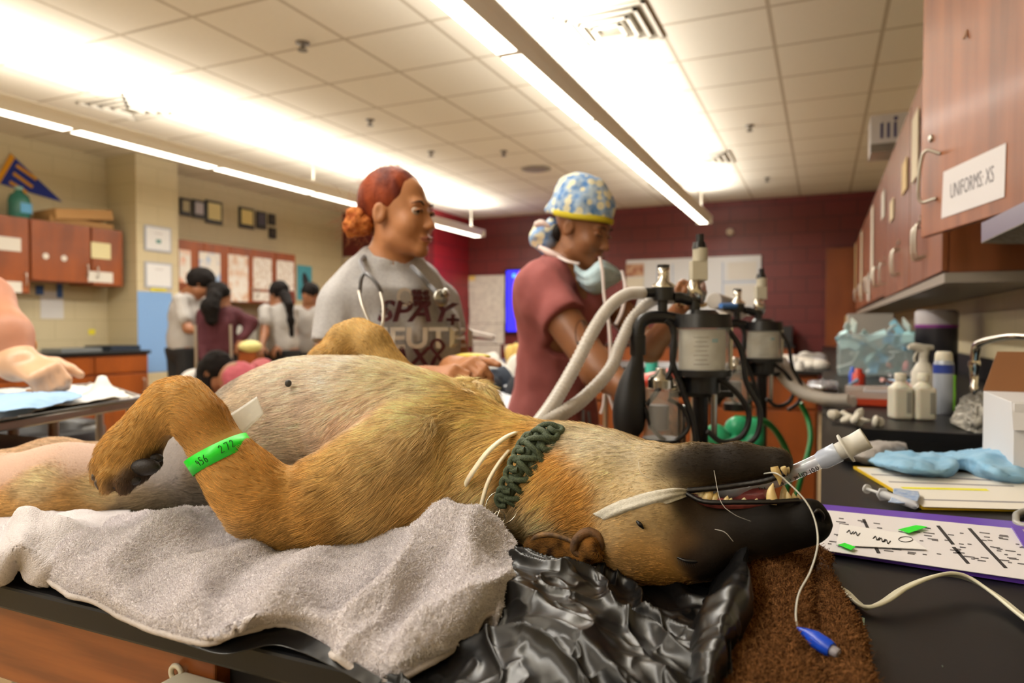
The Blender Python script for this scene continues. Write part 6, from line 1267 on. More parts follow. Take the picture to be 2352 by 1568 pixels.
# coat table: px, py, depth, colour, direction of growth (in picture terms), length mm, reach m
TAB = [
 # trunk
 (640, 880, .86, 'ead6be', (-1, .25), 15, .045), (760, 850, .83, 'f2e0c8', (-.8, .2), 15, .05), (880, 860, .82, 'ecd6ac', (-.6, .5), 17, .05),
 (700, 960, .82, 'd8c0a8', (-1, .15), 16, .045), (720, 1030, .81, 'a5937c', (-1, .1), 16, .03), (600, 960, .86, 'c9b698', (-1, .3), 14, .04), (640, 1050, .85, 'd2b78c', (-1, .4), 16, .03),
 (820, 960, .79, 'e6c3a4', (-.6, .7), 14, .04), (560, 930, .9, 'a3998a', (-1, .4), 9, .03), (510, 960, .92, '8f8a84', (-1, .5), 6, .03),
 (440, 1050, .93, '8d8681', (-1, .3), 4, .04), (370, 1080, .95, '918a86', (-1, .2), 4, .04), (420, 1140, .93, 'b5a277', (-1, .3), 12, .025), (470, 1165, .91, '4f463a', (-1, .15), 18, .04),
 (340, 1150, .92, '8f7c58', (-1, .1), 16, .025), (300, 1180, .91, '544a3c', (-1, .1), 18, .022), (545, 1165, .89, '3c362e', (-1, .1), 20, .045), (400, 1178, .91, '463e34', (-1, .1), 20, .032),
 (650, 1160, .88, '5a4d3c', (-1, .1), 18, .04), (990, 930, .84, 'e6c88e', (-.5, .6), 20, .035), (960, 880, .86, 'ecd3a4', (-.6, .5), 20, .03),
 # hind leg
 (60, 1065, .9, 'cda78f', (-1, .1), 3, .03), (200, 1070, .93, 'cba994', (-1, .1), 3, .03), (280, 1080, .95, 'c2a590', (-1, .1), 4, .03), (80, 1120, .87, 'dcc695', (-1, -.1), 14, .02), (230, 1135, .88, 'd6bd88', (-1, -.2), 16, .02),
 (60, 1180, .87, 'b58a4c', (-1, .05), 12, .035), (180, 1190, .87, 'b88d4e', (-1, .1), 12, .03), (0, 1220, .88, 'a77b3f', (-1, .05), 12, .03),
 # shoulder, upper arm
 (960, 960, .74, 'ecd29c', (-.7, .6), 18, .03), (900, 1010, .71, 'e4c48a', (-.75, .65), 17, .035), (1000, 1010, .74, '9f8350', (-.6, .8), 17, .025), (960, 1040, .71, 'b4945a', (-.7, .7), 17, .025), (840, 1060, .69, 'dcb878', (-.75, .65), 16, .035), (930, 1120, .71, 'bd9757', (-.8, .6), 17, .035),
 (760, 1110, .68, 'c69c57', (-.8, .55), 15, .035), (860, 1180, .7, 'c8a05c', (-.8, .5), 17, .03), (720, 1200, .69, 'b5853f', (-.9, .4), 14, .03), (960, 1200, .72, 'a87838', (-.9, .4), 20, .03), (1020, 1160, .73, 'c79a50', (-.8, .5), 22, .03),
 (640, 1120, .68, 'b8853f', (-.9, .2), 11, .03), (640, 1210, .69, 'a97d3d', (-.8, .3), 10, .02), (720, 1075, .69, 'd2ad68', (-.9, .3), 12, .015),
 # forearm, paw
 (560, 1090, .69, 'b5803a', (-.9, -.35), 9, .03), (500, 1100, .69, 'c08d47', (-.8, -.55), 9, .02), (520, 1020, .69, 'b9843e', (-.8, -.6), 8, .03), (460, 960, .7, 'ad7a38', (-.8, -.55), 8, .025), (420, 900, .7, 'cb9a54', (-1, -.1), 8, .02), (350, 940, .7, 'c99a52', (-.7, .7), 9, .025),
 (300, 1010, .7, 'c1924b', (-.6, .8), 10, .02), (250, 1060, .7, 'bb8d48', (-.5, .85), 9, .015), (232, 1100, .705, 'ab8148', (-.3, 1), 8, .012), (355, 1010, .7, 'a67a3f', (-.5, .8), 12, .012), (300, 1100, .7, '3a2c22', (-.4, .9), 6, .014), (350, 1060, .715, '241c18', (0, 1), 5, .014), (325, 1085, .70, '2c231d', (0, 1), 5, .012), (265, 1112, .695, '5b4530', (-.2, 1), 6, .008),
 # far foreleg
 (820, 750, 1.02, 'd0a965', (-.5, -.8), 8, .03), (780, 800, 1.0, 'c5a060', (-.6, .8), 9, .03), (870, 810, 1.0, 'b99554', (-.5, -.8), 10, .03), (1060, 880, .88, 'e0c48a', (-.2, .8), 20, .03), (1110, 920, .86, 'd9b873', (-.3, .6), 20, .03),
 # front of the chest, neck
 (1080, 990, .75, 'dbb974', (-.5, .6), 24, .04), (1060, 1060, .74, 'd8b168', (-.6, .7), 22, .04), (1110, 1120, .73, 'dfc083', (-.7, .6), 24, .03), (1150, 1000, .74, 'd6b067', (-.7, .3), 24, .03), (1150, 1070, .72, 'd3a55a', (-.8, .4), 24, .03), (1100, 1180, .74, 'd6b780', (-.8, .5), 24, .03),
 (1200, 1180, .70, 'cbb285', (-.8, .5), 24, .03), (1250, 1220, .69, 'd6be8c', (-.9, .5), 22, .02), (1200, 1000, .72, 'c99a4c', (-.8, .1), 20, .02),
 # head
 (1290, 1010, .70, 'd8c8a4', (-.9, -.35), 16, .02), (1360, 1020, .67, 'd9cbab', (-.95, -.25), 12, .025), (1440, 1040, .65, 'd3c4a2', (-1, -.1), 8, .022), (1470, 1085, .63, 'cdb98e', (-1, .1), 7, .02), (1380, 1080, .64, 'd3bc8a', (-.9, .4), 9, .02),
 (1290, 1080, .67, 'cd9544', (-.8, .5), 16, .02), (1330, 1120, .64, 'c48a38', (-.8, .6), 12, .02), (1260, 1140, .67, 'd3a559', (-.8, .6), 18, .022), (1300, 1180, .645, 'b9843b', (-.7, .6), 12, .018), (1240, 1200, .67, 'd9c290', (-.8, .6), 22, .02), (1330, 1210, .635, 'a8742f', (-.8, .4), 8, .015),
 (1420, 1140, .63, 'd0b581', (-.9, .4), 7, .02), (1500, 1125, .62, 'd2bb8c', (-1, .1), 6, .015), (1420, 1200, .62, 'c0a06a', (-.9, .2), 7, .018), (1500, 1200, .605, 'c6a873', (-.95, 0), 6, .02), (1480, 1260, .61, 'b98a48', (-.95, -.1), 6, .02), (1520, 1310, .62, 'b07c35', (-.95, -.1), 6, .018), (1440, 1270, .625, '9a7440', (-.9, 0), 7, .015), (1400, 1230, .63, 'a98a5a', (-.8, 0), 6, .012),
 (1560, 1240, .60, '5e4326', (-1, 0), 5, .014), (1590, 1290, .60, '261b14', (-1, -.2), 4, .014), (1560, 1325, .62, 'a87532', (-.9, -.1), 6, .010), (1640, 1290, .6, '1b1512', (-1, -.3), 4, .02), (1600, 1190, .595, '241b15', (-1, .05), 4, .02),
 (1700, 1200, .58, '130f0e', (-1, .05), 3.5, .03), (1800, 1200, .57, '0d0b0b', (-1, .05), 2.5, .03), (1880, 1200, .57, '0c0b0b', (-1, 0), .6, .018), (1560, 1150, .61, '2b211a', (-1, 0), 4, .012),
 (1560, 1060, .61, '1f1915', (-1, -.1), 5, .018), (1640, 1050, .60, '171312', (-1, -.1), 5, .025), (1740, 1050, .58, '1b1716', (-1, -.1), 5, .025), (1800, 1045, .585, '2a2624', (-.9, -.5), 5, .012), (1500, 1105, .625, '3a2c1e', (-1, 0), 5, .007), (1520, 1075, .62, '2a2119', (-1, 0), 5, .012),
]
TP = np.array([P(a, b, z) for a, b, z, *_ in TAB]); TC = np.array([lin(q[3]) for q in TAB]); TD = np.array([RT*q[4][0]-UP*q[4][1] for q in TAB]); TD /= np.linalg.norm(TD, axis=1)[:, None]
TL = np.array([q[5] for q in TAB])*.001; TS = np.array([q[6] for q in TAB])
def coat(X):
    C = np.zeros((len(X), 3)); D = np.zeros((len(X), 3)); Ln = np.zeros(len(X))
    for i in range(0, len(X), 20000):
        x = X[i:i+20000]; d = np.linalg.norm(x[:, None]-TP[None], axis=2)
        w = np.exp(-(d/(TS*.75))**2)+1e-4*np.exp(-(d/.12))/(d+.01); w /= w.sum(1)[:, None]
        C[i:i+20000] = w@TC; D[i:i+20000] = w@TD; Ln[i:i+20000] = w@TL
    Lm = C.mean(1, keepdims=True); kk = np.clip((Lm-.02)/.08, 0, 1); C = C*(1-kk)+kk*(C**.86*np.array([.98, .955, .97]))
    return C, D/(np.linalg.norm(D, axis=1)[:, None]+1e-9), Ln
VC, VD, VL = coat(DV)
pix = lambda X: (CX+FPX*((X-CAM)@RT)/((X-CAM)@FW), CY-FPX*((X-CAM)@UP)/((X-CAM)@FW))
dog = link_mesh('dog', DV, DQ, mat('dog_skin', 'c0a070', .65, spec=.15, attr='col', bump=.3, bscale=300, bdist=.001), None, True, cols=VC*.75)
tag(dog, 'tan dog with black muzzle lying on its back on the black worktop', 'dog')
DLOC = np.array(dog.location)
rg = np.random.default_rng(3)
tocam = lambda X: (CAM-X)/np.linalg.norm(CAM-X, axis=1)[:, None]
def keep(c, n):
    f = (n*tocam(c)).sum(1); return np.where(f > -.35, 1.0, .12)
NH = 420000; _bd = P(545, 1098, .717)-P(470, 985, .720); _bd /= np.linalg.norm(_bd)
RX, RN = sample_surface(DV, DQ, DN, NH, rg, keep)
HC, HD, HLn = coat(RX)
# coarse clumps make the coat part into locks
cl = np.stack([vnoise(RX*90, s) for s in (1, 2, 3)], -1); cl2 = np.stack([vnoise(RX*260, s) for s in (4, 5, 6)], -1)
T = HD+cl*.28+cl2*.18; T -= RN*(T*RN).sum(1)[:, None]; T /= np.linalg.norm(T, axis=1)[:, None]+1e-9
lift = .24+.16*rg.random(len(RX))
dirs = T+RN*lift[:, None]; dirs /= np.linalg.norm(dirs, axis=1)[:, None]
ln = HLn*(.55+.6*rg.random(len(RX)))
stripe = vnoise(RX*np.array([55, 55, 55.]), 9)*.5+vnoise(RX*170, 12)*.5
var = 1.04+.44*stripe+rg.normal(0, .2, len(RX)); dark = rg.random(len(RX)) < .14
bnd = (np.abs((RX-P(506, 1042, .718))@_bd) < .0095) & (np.linalg.norm(RX-P(506, 1042, .718), axis=1) < .05)
HC2 = HC*np.clip(var, .35, 1.6)[:, None]; HC2[dark] *= .45
M_fur = mat('dog_fur', 'c0a070', .6, spec=.12, attr='col')
sel = (ln > .0012) & ~bnd
strands('fur', RX[sel]-RN[sel]*.0006, dirs[sel], ln[sel], np.clip(HC2[sel]*1.25, 0, 1), M_fur, dog, r0=.00019, npts=4, bend=-RN[sel]*.12, r1=.00003)
# ---------------------------------------------------------------- teeth, tongue, eye, ear, whiskers, nails
M_tooth = mat('tooth_enamel', 'e6d3a4', .25, col2='c9ab6c', nscale=60, sss=.1)
M_gum = mat('gum_pink', '8c4640', .3, col2='5a2a28', nscale=80)
M_black = mat('lip_black', '100c0c', .35)
def tooth(base, tip, r, bendv=None, sq=1.0, name='tooth'):
    b, t = np.array(base), np.array(tip); m = (b+t)/2+(np.array(bendv) if bendv is not None else 0)
    MB().tube([b-(t-b)*.25, b, m, t], [r*.9, r, r*.72, r*.1], 10, 14).build(name, M_tooth, dog)
tooth(P(1781, 1080, .590), P(1791, 1114, .588), .0036, RT*.0015, name='canine_tooth')
tooth(P(1773, 1148, .588), P(1776, 1109, .590), .0048, -RT*.0012, name='canine_tooth')
tooth(P(1802, 1146, .612), P(1800, 1113, .615), .0044, name='canine_tooth')
tooth(P(1765, 1083, .640), P(1772, 1112, .640), .0034, name='canine_tooth')
for (a, b, z, c, d, r) in ((1800, 1076, .588, 1806, 1092, .0026), (1808, 1076, .594, 1812, 1089, .0022), (1812, 1146, .590, 1808, 1128, .0026), (1824, 1146, .596, 1822, 1131, .0024), (1834, 1147, .6, 1832, 1134, .0022),
                           (1626, 1144, .612, 1634, 1119, .0052), (1612, 1136, .616, 1615, 1117, .0034), (1601, 1132, .62, 1604, 1122, .0028), (1641, 1148, .61, 1647, 1130, .0038), (1590, 1131, .622, 1592, 1124, .0024),
                           (1669, 1150, .605, 1671, 1138, .0030), (1678, 1150, .604, 1681, 1143, .0022), (1709, 1150, .600, 1710, 1142, .0026), (1738, 1150, .596, 1739, 1144, .0022),
                           (1650, 1110, .625, 1652, 1117, .0022), (1680, 1106, .62, 1682, 1112, .0022), (1713, 1100, .615, 1715, 1106, .0022), (1620, 1114, .63, 1622, 1121, .0028)):
    tooth(P(a, b, z), P(c, d, z), r)
g = MB(); g.tube([P(1585, 1132, .628), P(1620, 1148, .616), (P(1660, 1156, .608)), P(1720, 1158, .6), P(1780, 1155, .594)], [.003, .0055, .005, .004, .003], 10, 24); g.build('gum', M_gum, dog)
g = MB(); g.tube([P(1590, 1124, .650), P(1650, 1112, .636), P(1720, 1104, .622), P(1775, 1084, .605), P(1808, 1072, .60)], [.003, .004, .0035, .0035, .0025], 10, 24); g.build('gum', mat('gum_dark', '3a1c1c', .35, col2='1a0f10', nscale=90), dog)
g = MB(); g.tube([P(1600, 1136, .66), P(1680, 1140, .64), P(1740, 1138, .62), P(1762, 1134, .61)], [.008, .009, .008, .004], 12, 20); g.build('tongue', mat('tongue_pink', 'a8544e', .25, col2='7c3a38', nscale=50), dog)
# scalloped black lip edges
for pts, r in (([(1578, 1134, .612), (1620, 1152, .602), (1700, 1153, .592), (1780, 1152, .584), (1836, 1149, .583)], .0022), ([(1580, 1126, .615), (1640, 1121, .608), (1700, 1113, .602), (1760, 1103, .594), (1806, 1086, .590)], .0026)):
    c = spline(np.array([P(*q) for q in pts]), 60); c += UP*(np.sin(np.arange(60)*1.7)*.0001)[:, None]
    MB().tube(c, r, 8).build('lip', M_black, dog)
# eye: closed lids with lashes and a dark slit
g = MB(); g.tube([P(1552, 1278, .606), P(1575, 1287, .6015), P(1602, 1288, .600), P(1628, 1280, .603)], [.0008, .0016, .0016, .0006], 8, 24); g.build('eyelid_slit', M_black, dog)
g = MB()
for i in range(14):
    t = i/13; a = P(1556+t*66, 1284+4*math.sin(t*3.1), .6015); g.tube([a, a+UP*-.002-FW*.002+RT*.0005, a-UP*.005-FW*.003+RT*(.001+.001*t)], [.0002, .00015, .00005], 4)
g.build('eyelash', M_black, dog)
g = MB(); g.tube([P(1462, 1196, .6055), P(1470, 1204, .6035), P(1478, 1214, .604)], [.0009, .002, .0007], 8, 12)
g.build('cheek_mole', M_black, dog)
# nostril rim
g = MB(); g.tube([P(1866, 1183, .573), P(1878, 1172, .5715), P(1890, 1184, .5735), P(1888, 1200, .574)], [.001, .0017, .0017, .0008], 8, 24); g.build('nostril', M_black, dog)
# ear: folded flap with a curled rim
M_ear = mat('ear_fur', '5a3d20', .6, col2='2a1b10', nscale=70, bump=.6, bscale=500, bdist=.001)
M_earin = mat('ear_skin', 'a9876a', .55, col2='6d4c33', nscale=60)
E = lambda L: [P(*q) for q in L]
c1 = E([(1214, 1252, .655), (1232, 1232, .650), (1262, 1228, .645), (1300, 1237, .640), (1330, 1246, .636), (1352, 1232, .630), (1372, 1236, .626), (1384, 1262, .628)])
c2 = E([(1213, 1262, .652), (1236, 1254, .645), (1268, 1253, .640), (1302, 1262, .634), (1332, 1262, .630), (1350, 1252, .622), (1368, 1254, .618), (1384, 1272, .624)])
c3 = E([(1218, 1270, .650), (1240, 1272, .642), (1272, 1275, .636), (1304, 1280, .630), (1332, 1283, .626), (1352, 1278, .620), (1370, 1276, .618), (1386, 1282, .626)])
c4 = E([(1224, 1268, .665), (1244, 1282, .660), (1276, 1286, .656), (1306, 1290, .652), (1334, 1294, .648), (1354, 1292, .645), (1372, 1290, .645), (1390, 1290, .645)])
def eardisp(G, n): return G+n*(fbm(G*60, 3)*.0015)[..., None]
ear, EG = loft([c1, c2, c3, c4], 60, 30, 'ear', M_ear, dog, eardisp, thick=.003)
ring = [(1318, 1262, .627), (1322, 1242, .627), (1338, 1226, .628), (1356, 1222, .627), (1372, 1232, .625), (1378, 1252, .624), (1366, 1270, .624), (1344, 1276, .625), (1326, 1272, .626)]
g = MB(); g.tube(E(ring), [.0035, .004, .0045, .0042, .004, .004, .0038, .003, .003], 12, 50, closed=True); g.build('ear_rim', mat('ear_rim_fur', '6e4c2a', .7, col2='3a2614', nscale=80, bump=.6, bscale=600, bdist=.001), dog)
g = MB(); g.ell(P(1347, 1250, .633), (.010, .006, .010), R=None); g.build('ear_canal', M_earin, dog)
g = MB(); g.tube(E([(1214, 1250, .652), (1236, 1231, .647), (1268, 1228, .642), (1302, 1238, .637), (1326, 1248, .632)]), [.002, .0028, .0026, .0026, .002], 8, 30); g.build('ear_edge', mat('ear_edge_fur', '3b2715', .6, col2='8d6a3e', nscale=90, bump=.6, bscale=600, bdist=.001), dog)
def skin_hair(G, n, L, cA, cB, dirv, nm, lift=.35):
    h, w = G.shape[:2]; V = G.reshape(-1, 3); idx = np.arange(h*w).reshape(h, w); Q = np.stack([idx[:-1, :-1], idx[:-1, 1:], idx[1:, 1:], idx[1:, :-1]], -1).reshape(-1, 4)
    N_ = vnormals(V, Q); N_ *= np.sign((N_*(CAM-V)).sum(1)).mean() or 1
    X, M_ = sample_surface(V, Q, N_, n/1., rg); D = np.array(dirv)+RNG.normal(0, .3, X.shape); D -= M_*(D*M_).sum(1)[:, None]; D = D/(np.linalg.norm(D, axis=1)[:, None]+1e-9)+M_*lift
    D /= np.linalg.norm(D, axis=1)[:, None]; k = np.clip(.5+vnoise(X*140, 3)*.8+RNG.normal(0, .2, len(X)), 0, 1)[:, None]
    return strands(nm, X+M_*.001, D, L*(.6+.6*rg.random(len(X))), np.array(lin(cA))*(1-k)+np.array(lin(cB))*k, M_fur, dog, r0=.00016, npts=3)
skin_hair(EG, 6e6, .006, 'c08a48', '2c1b10', -RT, 'ear_fur')
# whiskers, nails, nipples
M_whisk = mat('whisker', 'd9d2c6', .4)
for pts in ([(1640, 1080, .60), (1655, 1150, .585), (1685, 1180, .575), (1725, 1197, .57)], [(1642, 1215, .585), (1665, 1222, .575), (1684, 1243, .572)], [(1466, 1060, .62), (1472, 1085, .61), (1500, 1103, .605)]):
    MB().tube([P(*q) for q in pts], [.00022, .0002, .00015, .00006][:len(pts)], 5, 20).build('whisker', M_whisk, dog)
M_pad = mat('pad_leather', '1d1715', .55, bump=.8, bscale=700, bdist=.0006)
for a, b, z, r in ((332, 1072, .705, .0115), (300, 1102, .702, .0078), (266, 1112, .702, .0062), (354, 1052, .716, .007)):
    g = MB(); g.ell(P(a, b, z), (r*1.35, r*.8, r*.75), 16, 10, np.array([[RT[0], FW[0], UP[0]], [RT[1], FW[1], UP[1]], [RT[2], FW[2], UP[2]]])); g.build('paw_pad', M_pad, dog)
M_nail = mat('claw', '3a3028', .35, col2='5a4a3a', nscale=200)
for a, b, z, c, d in ((219, 1096, .712, 217, 1109), (226, 1110, .704, 226, 1124), (245, 1118, .700, 240, 1130), (262, 1110, .735, 262, 1118)):
    MB().tube([P(a, b-10, z), P(a-3, b, z-.002), P(c, d, z)], [.003, .0026, .0006], 8, 10).build('claw', M_nail, dog)
for a, b, z, r in ((662, 880, .818, .004), (518, 938, .895, .0055)):
    g = MB(); g.ell(P(a, b, z), (r, r, r*1.1), 14, 10); g.build('nipple', mat('nipple_skin', '39342f', .5, bump=.5, bscale=400), dog)
# ================================================================ what the dog wears
M_cord = mat('olive_paracord', '2f3a2a', .7, col2='4a553c', nscale=900, ramp=(.45, .55), bump=.8, bscale=1500, bdist=.0004)
col_ = thing('paracord_collar', 'dark green braided cord collar around the tan dog\'s neck', 'collar', P(1215, 1080, .7))
ca = spline([P(1262, 988, .705), P(1240, 1010, .690), P(1222, 1045, .682), P(1204, 1085, .680), P(1186, 1125, .684), P(1176, 1150, .690)], 200)
cb_ = [P(1262, 985, .735), P(1190, 990, .80), P(1150, 1080, .82), P(1140, 1150, .78), P(1176, 1150, .69)]
wdir = RT*.95+UP*.30; wdir /= np.linalg.norm(wdir)
def nrm(i):
    t = ca[min(i+1, 199)]-ca[max(i-1, 0)]; t /= np.linalg.norm(t); n = np.cross(t, wdir); n /= np.linalg.norm(n)
    if n@FW > 0: n = -n
    return t, np.cross(n, t)*(1 if np.cross(n, t)@wdir > 0 else -1), n
kn = 10
for k in range(kn):
    i = int((k+.5)/kn*199); t, w, n = nrm(i); c = ca[i]; s = 1 if k % 2 else -1; rc = .0030
    q = MB(); q.tube([c-w*.012-t*.004*s, c-w*.008-t*.003*s+n*.006, c+n*.0085, c+w*.008+t*.003*s+n*.006, c+w*.013+t*.004*s], rc, 10, 26); q.build('cord_loop', M_cord, col_)
    for e in (-1, 1):
        q = MB(); q.tube([c+w*.009*e-t*.005+n*.004, c+w*.0155*e-t*.0045+n*.001, c+w*.0165*e+t*.002, c+w*.0125*e+t*.007+n*.004, c+w*.007*e+t*.0045+n*.0065], rc, 10, 26); q.build('cord_loop', M_cord, col_)
q = MB(); q.tube(ca[::12]+wdir*.006, .006, 10, 60); q.tube(ca[::12]-wdir*.006, .006, 10, 60); q.tube(cb_, .005, 10, 40); q.build('core_cord', M_cord, col_)
M_steel = mat('polished_steel', 'c9c4ba', .18, metal=1)
rg_ = thing('tag_ring', 'thin steel split ring hanging off the green cord collar', 'ring', P(1150, 1175, .68))
def ring_(c, a, b, r, rr, m, par, nm='ring'):
    t = np.linspace(0, 2*math.pi, 40, endpoint=False); MB().tube([np.array(c)+np.array(a)*r*math.cos(x)+np.array(b)*r*math.sin(x) for x in t], rr, 8, closed=True).build(nm, m, par)
ring_(P(1152, 1165, .682), RT, UP*.98+FW*.2, .0155, .0007, M_steel, rg_)
ring_(P(1147, 1188, .676), RT*.9+FW*.4, UP, .0062, .0007, M_steel, rg_)
ring_(P(1141, 1180, .676), RT*.5+UP*.8, FW*.8+UP*.3, .006, .0006, M_steel, rg_)
M_wtube = mat('ivory_plastic_tube', 'e8dcc0', .35, sss=.1)
for pts, lab in (([(1196, 990, .735), (1160, 1005, .71), (1120, 1038, .70), (1085, 1085, .700), (1070, 1110, .712)], 'ivory plastic tie curving from collar across the dog\'s neck, upper of two'),
                 ([(1168, 1036, .705), (1145, 1065, .695), (1122, 1105, .690), (1108, 1150, .690), (1100, 1190, .70)], 'ivory plastic tie just left of the metal ring on the dog\'s neck')):
    q = MB(); q.tube([P(*a) for a in pts], .0042, 10, 40, flat=(FW, .5)); tag(q.build('neck_tie', M_wtube), lab, 'tie', 'ivory ties on the dog')
# green wrist band with handwritten number
M_green = mat('neon_green_band', '1fdc2e', .4, emit=0)
band = thing('id_band', 'neon green paper band with handwritten numbers around the dog\'s foreleg', 'band', P(500, 1050, .70))
ax0 = P(470, 985, .720); ax1 = P(545, 1098, .717); adir = ax1-ax0; adir /= np.linalg.norm(adir)
bc = P(506, 1042, .718); n0 = -FW-adir*(-FW@adir); n0 /= np.linalg.norm(n0); s0 = np.cross(adir, n0)
rb = .0318; V = []; nseg = 72
if s0@RT < 0: s0 = -s0
for j, off in enumerate((-.0085, .0085)):
    for i in range(nseg):
        a = 2*math.pi*i/nseg; V.append(bc+adir*(off+.004*math.sin(a))+(n0*math.cos(a)+s0*math.sin(a)*1.0)*(rb+.0012*math.sin(3*a)))
F = [(i, (i+1) % nseg, nseg+(i+1) % nseg, nseg+i) for i in range(nseg)]
o = link_mesh('strip', V, F, M_green, band, True); sm = o.modifiers.new('t', 'SOLIDIFY'); sm.thickness = .0006
M_ink = mat('black_ink', '0a0a0a', .5)
def bandpt(a, o_): return bc+adir*(o_+.004*math.sin(a))+(n0*math.cos(a)+s0*math.sin(a))*(rb+.0012*math.sin(3*a)+.0008)
GL = {'9': [(.7, .8, .2, .9, .1, .6, .5, .5, .8, .7, .75, .1)], '5': [(.8, 1, .2, 1, .2, .6, .7, .6, .8, .2, .1, .1)], '6': [(.6, 1, .2, .6, .2, .1, .7, .1, .7, .5, .3, .5)], '2': [(.1, .8, .5, 1, .8, .7, .1, .1, .9, .1)], '7': [(.1, .95, .9, .95, .4, 0)]}
g = MB()
for ch, a0 in (('9', -.42), ('5', -.26), ('6', -.10), ('2', .42), ('7', .60), ('2', .78)):
    for st in GL[ch]:
        q = [bandpt(a0+st[i]*.12+.02, .0045-st[i+1]*.0085-a0*.002) for i in range(0, len(st), 2)]; g.tube(q, .00032, 5, 24)
g.build('handwriting', M_ink, band)
# clear tape tab standing off behind the leg
tb, _ = loft([[P(498, 968, .735), P(545, 940, .75), P(590, 910, .765)], [P(540, 1015, .725), P(570, 985, .74), P(606, 950, .755)]], 24, 8, 'tape_tab', mat('translucent_tape', 'e8e6dc', .3, alpha=.55), thick=.0004)
tag(tb, 'translucent tail of the green band sticking out behind the dog\'s foreleg', 'tape')
# gauze strip tied round the jaw
def strip(name, cs, m, lab, cat, seed=1, amp=.0008):
    o, G = loft(cs, 90, 16, name, m, None, lambda G, n: G+n*(fbm(G*np.array([160, 160, 160]), seed)*amp*.35)[..., None]+n*(np.sin(np.linspace(0, 14, 16))*.0005)[:, None, None], thick=.0008); return tag(o, lab, cat)
strip('gauze_tie', [E([(1362, 1180, .632), (1418, 1152, .620), (1490, 1130, .610), (1550, 1121, .608), (1582, 1124, .618)]),
      E([(1385, 1192, .625), (1430, 1170, .612), (1495, 1150, .605), (1545, 1136, .606), (1578, 1130, .616)]),
      E([(1408, 1196, .628), (1444, 1186, .616), (1500, 1168, .608), (1545, 1152, .607), (1580, 1139, .616)])],
      mat('woven_gauze', 'd6d1c4', .6, col2='c2bdb0', nscale=300, bump=.6, bscale=900, bdist=.001), 'off-white gauze strip tied from the dog\'s mouth corner behind its ear', 'gauze')
# ================================================================ breathing tube
M_clear = mat('clear_tube', 'dfe4ee', .12, alpha=.42, spec=.8)
M_frost = mat('frosted_connector', 'dedcd4', .35, alpha=.82)
et = thing('breathing_tube', 'clear breathing tube marked ID 10.0 coming out of the dog\'s mouth', 'tube', P(1800, 1090, .6))
tp = [P(1600, 1136, .645), P(1680, 1128, .633), (P(1760, 1110, .62)), P(1830, 1082, .607), P(1900, 1050, .595), P(1932, 1034, .59)]
q = MB(); q.tube(tp, .0065, 18, 60); q.build('tube', M_clear, et)
q = MB(); q.tube(tp[:-1], .0022, 8, 60); q.build('inner_channel', mat('tube_bore', 'c8cede', .3, alpha=.6), et)
d_ = P(1975, 1013, .584)-P(1900, 1050, .595); L_ = np.linalg.norm(d_); d_ /= L_; o_ = P(1880, 1060, .598)
q = MB(); q.lathe([(.0066, 0), (.0082, .004), (.0084, .018)], o_, d_); q.build('sleeve', mat('clear_sleeve', 'c9d4ea', .15, alpha=.55), et)
q = MB(); q.lathe([(.0072, .016), (.0075, .0235), (.0125, .0238), (.0128, .0256), (.0088, .0260), (.0085, .033), (.0092, .0415), (.0092, .043), (.0078, .043), (.0074, .03)], o_, d_, seg=36); q.build('connector', M_frost, et)
tx = d_; ty = UP-tx*(UP@tx); ty /= np.linalg.norm(ty); nz_ = np.cross(tx, ty)
if nz_@FW > 0: nz_ = -nz_
face = lambda a, b, z, r=.0068: P(a, b, z)+nz_*r
for s, a, b, z, sz in (('ID 10.0', 1862, 1080, .602, .0052), ('30', 1830, 1094, .607, .0036), ('28', 1797, 1108, .612, .0036), ('26', 1757, 1121, .619, .0044)):
    text(s, 'marking', M_ink, face(a, b, z), tx, ty, sz, et, ext=.00005, offset=.00012)
for a, b, z, h in ((1838, 1088, .606, .004), (1817, 1098, .609, .002), (1748, 1121, .62, .005), (1780, 1112, .615, .002)):
    c = face(a, b, z); MB().tube([c-ty*h/2, c+ty*h/2], .00035, 6).build('graduation', M_ink, et)
pl = thing('pilot_balloon', 'thin inflation line ending in a blue pilot balloon on the brown towel', 'balloon', P(1880, 1470, .5))
q = MB(); q.tube([P(1740, 1090, .61), P(1780, 1086, .585), P(1810, 1108, .578), P(1850, 1150, .565), P(1872, 1195, .555), P(1878, 1250, .540), P(1862, 1310, .525), P(1836, 1360, .510), P(1828, 1405, .498), P(1831, 1442, .488)], .0007, 8, 80); q.build('inflation_line', mat('clear_line', 'd8d6cc', .2, alpha=.75), pl)
b0, b1 = P(1831, 1442, .488), P(1926, 1502, .462); bd = b1-b0; bl = np.linalg.norm(bd)
q = MB(); q.lathe([(.0012, 0), (.0022, bl*.08), (.0042, bl*.25), (.0060, bl*.45), (.0058, bl*.75), (.0050, bl*.84)], b0, bd); q.build('balloon', mat('blue_vinyl', '1b46c0', .25, alpha=.92), pl)
q = MB(); q.lathe([(.0036, bl*.84), (.0036, bl*.97), (.0028, bl)], b0, bd); q.build('valve', mat('grey_valve', '8f8a92', .4), pl)
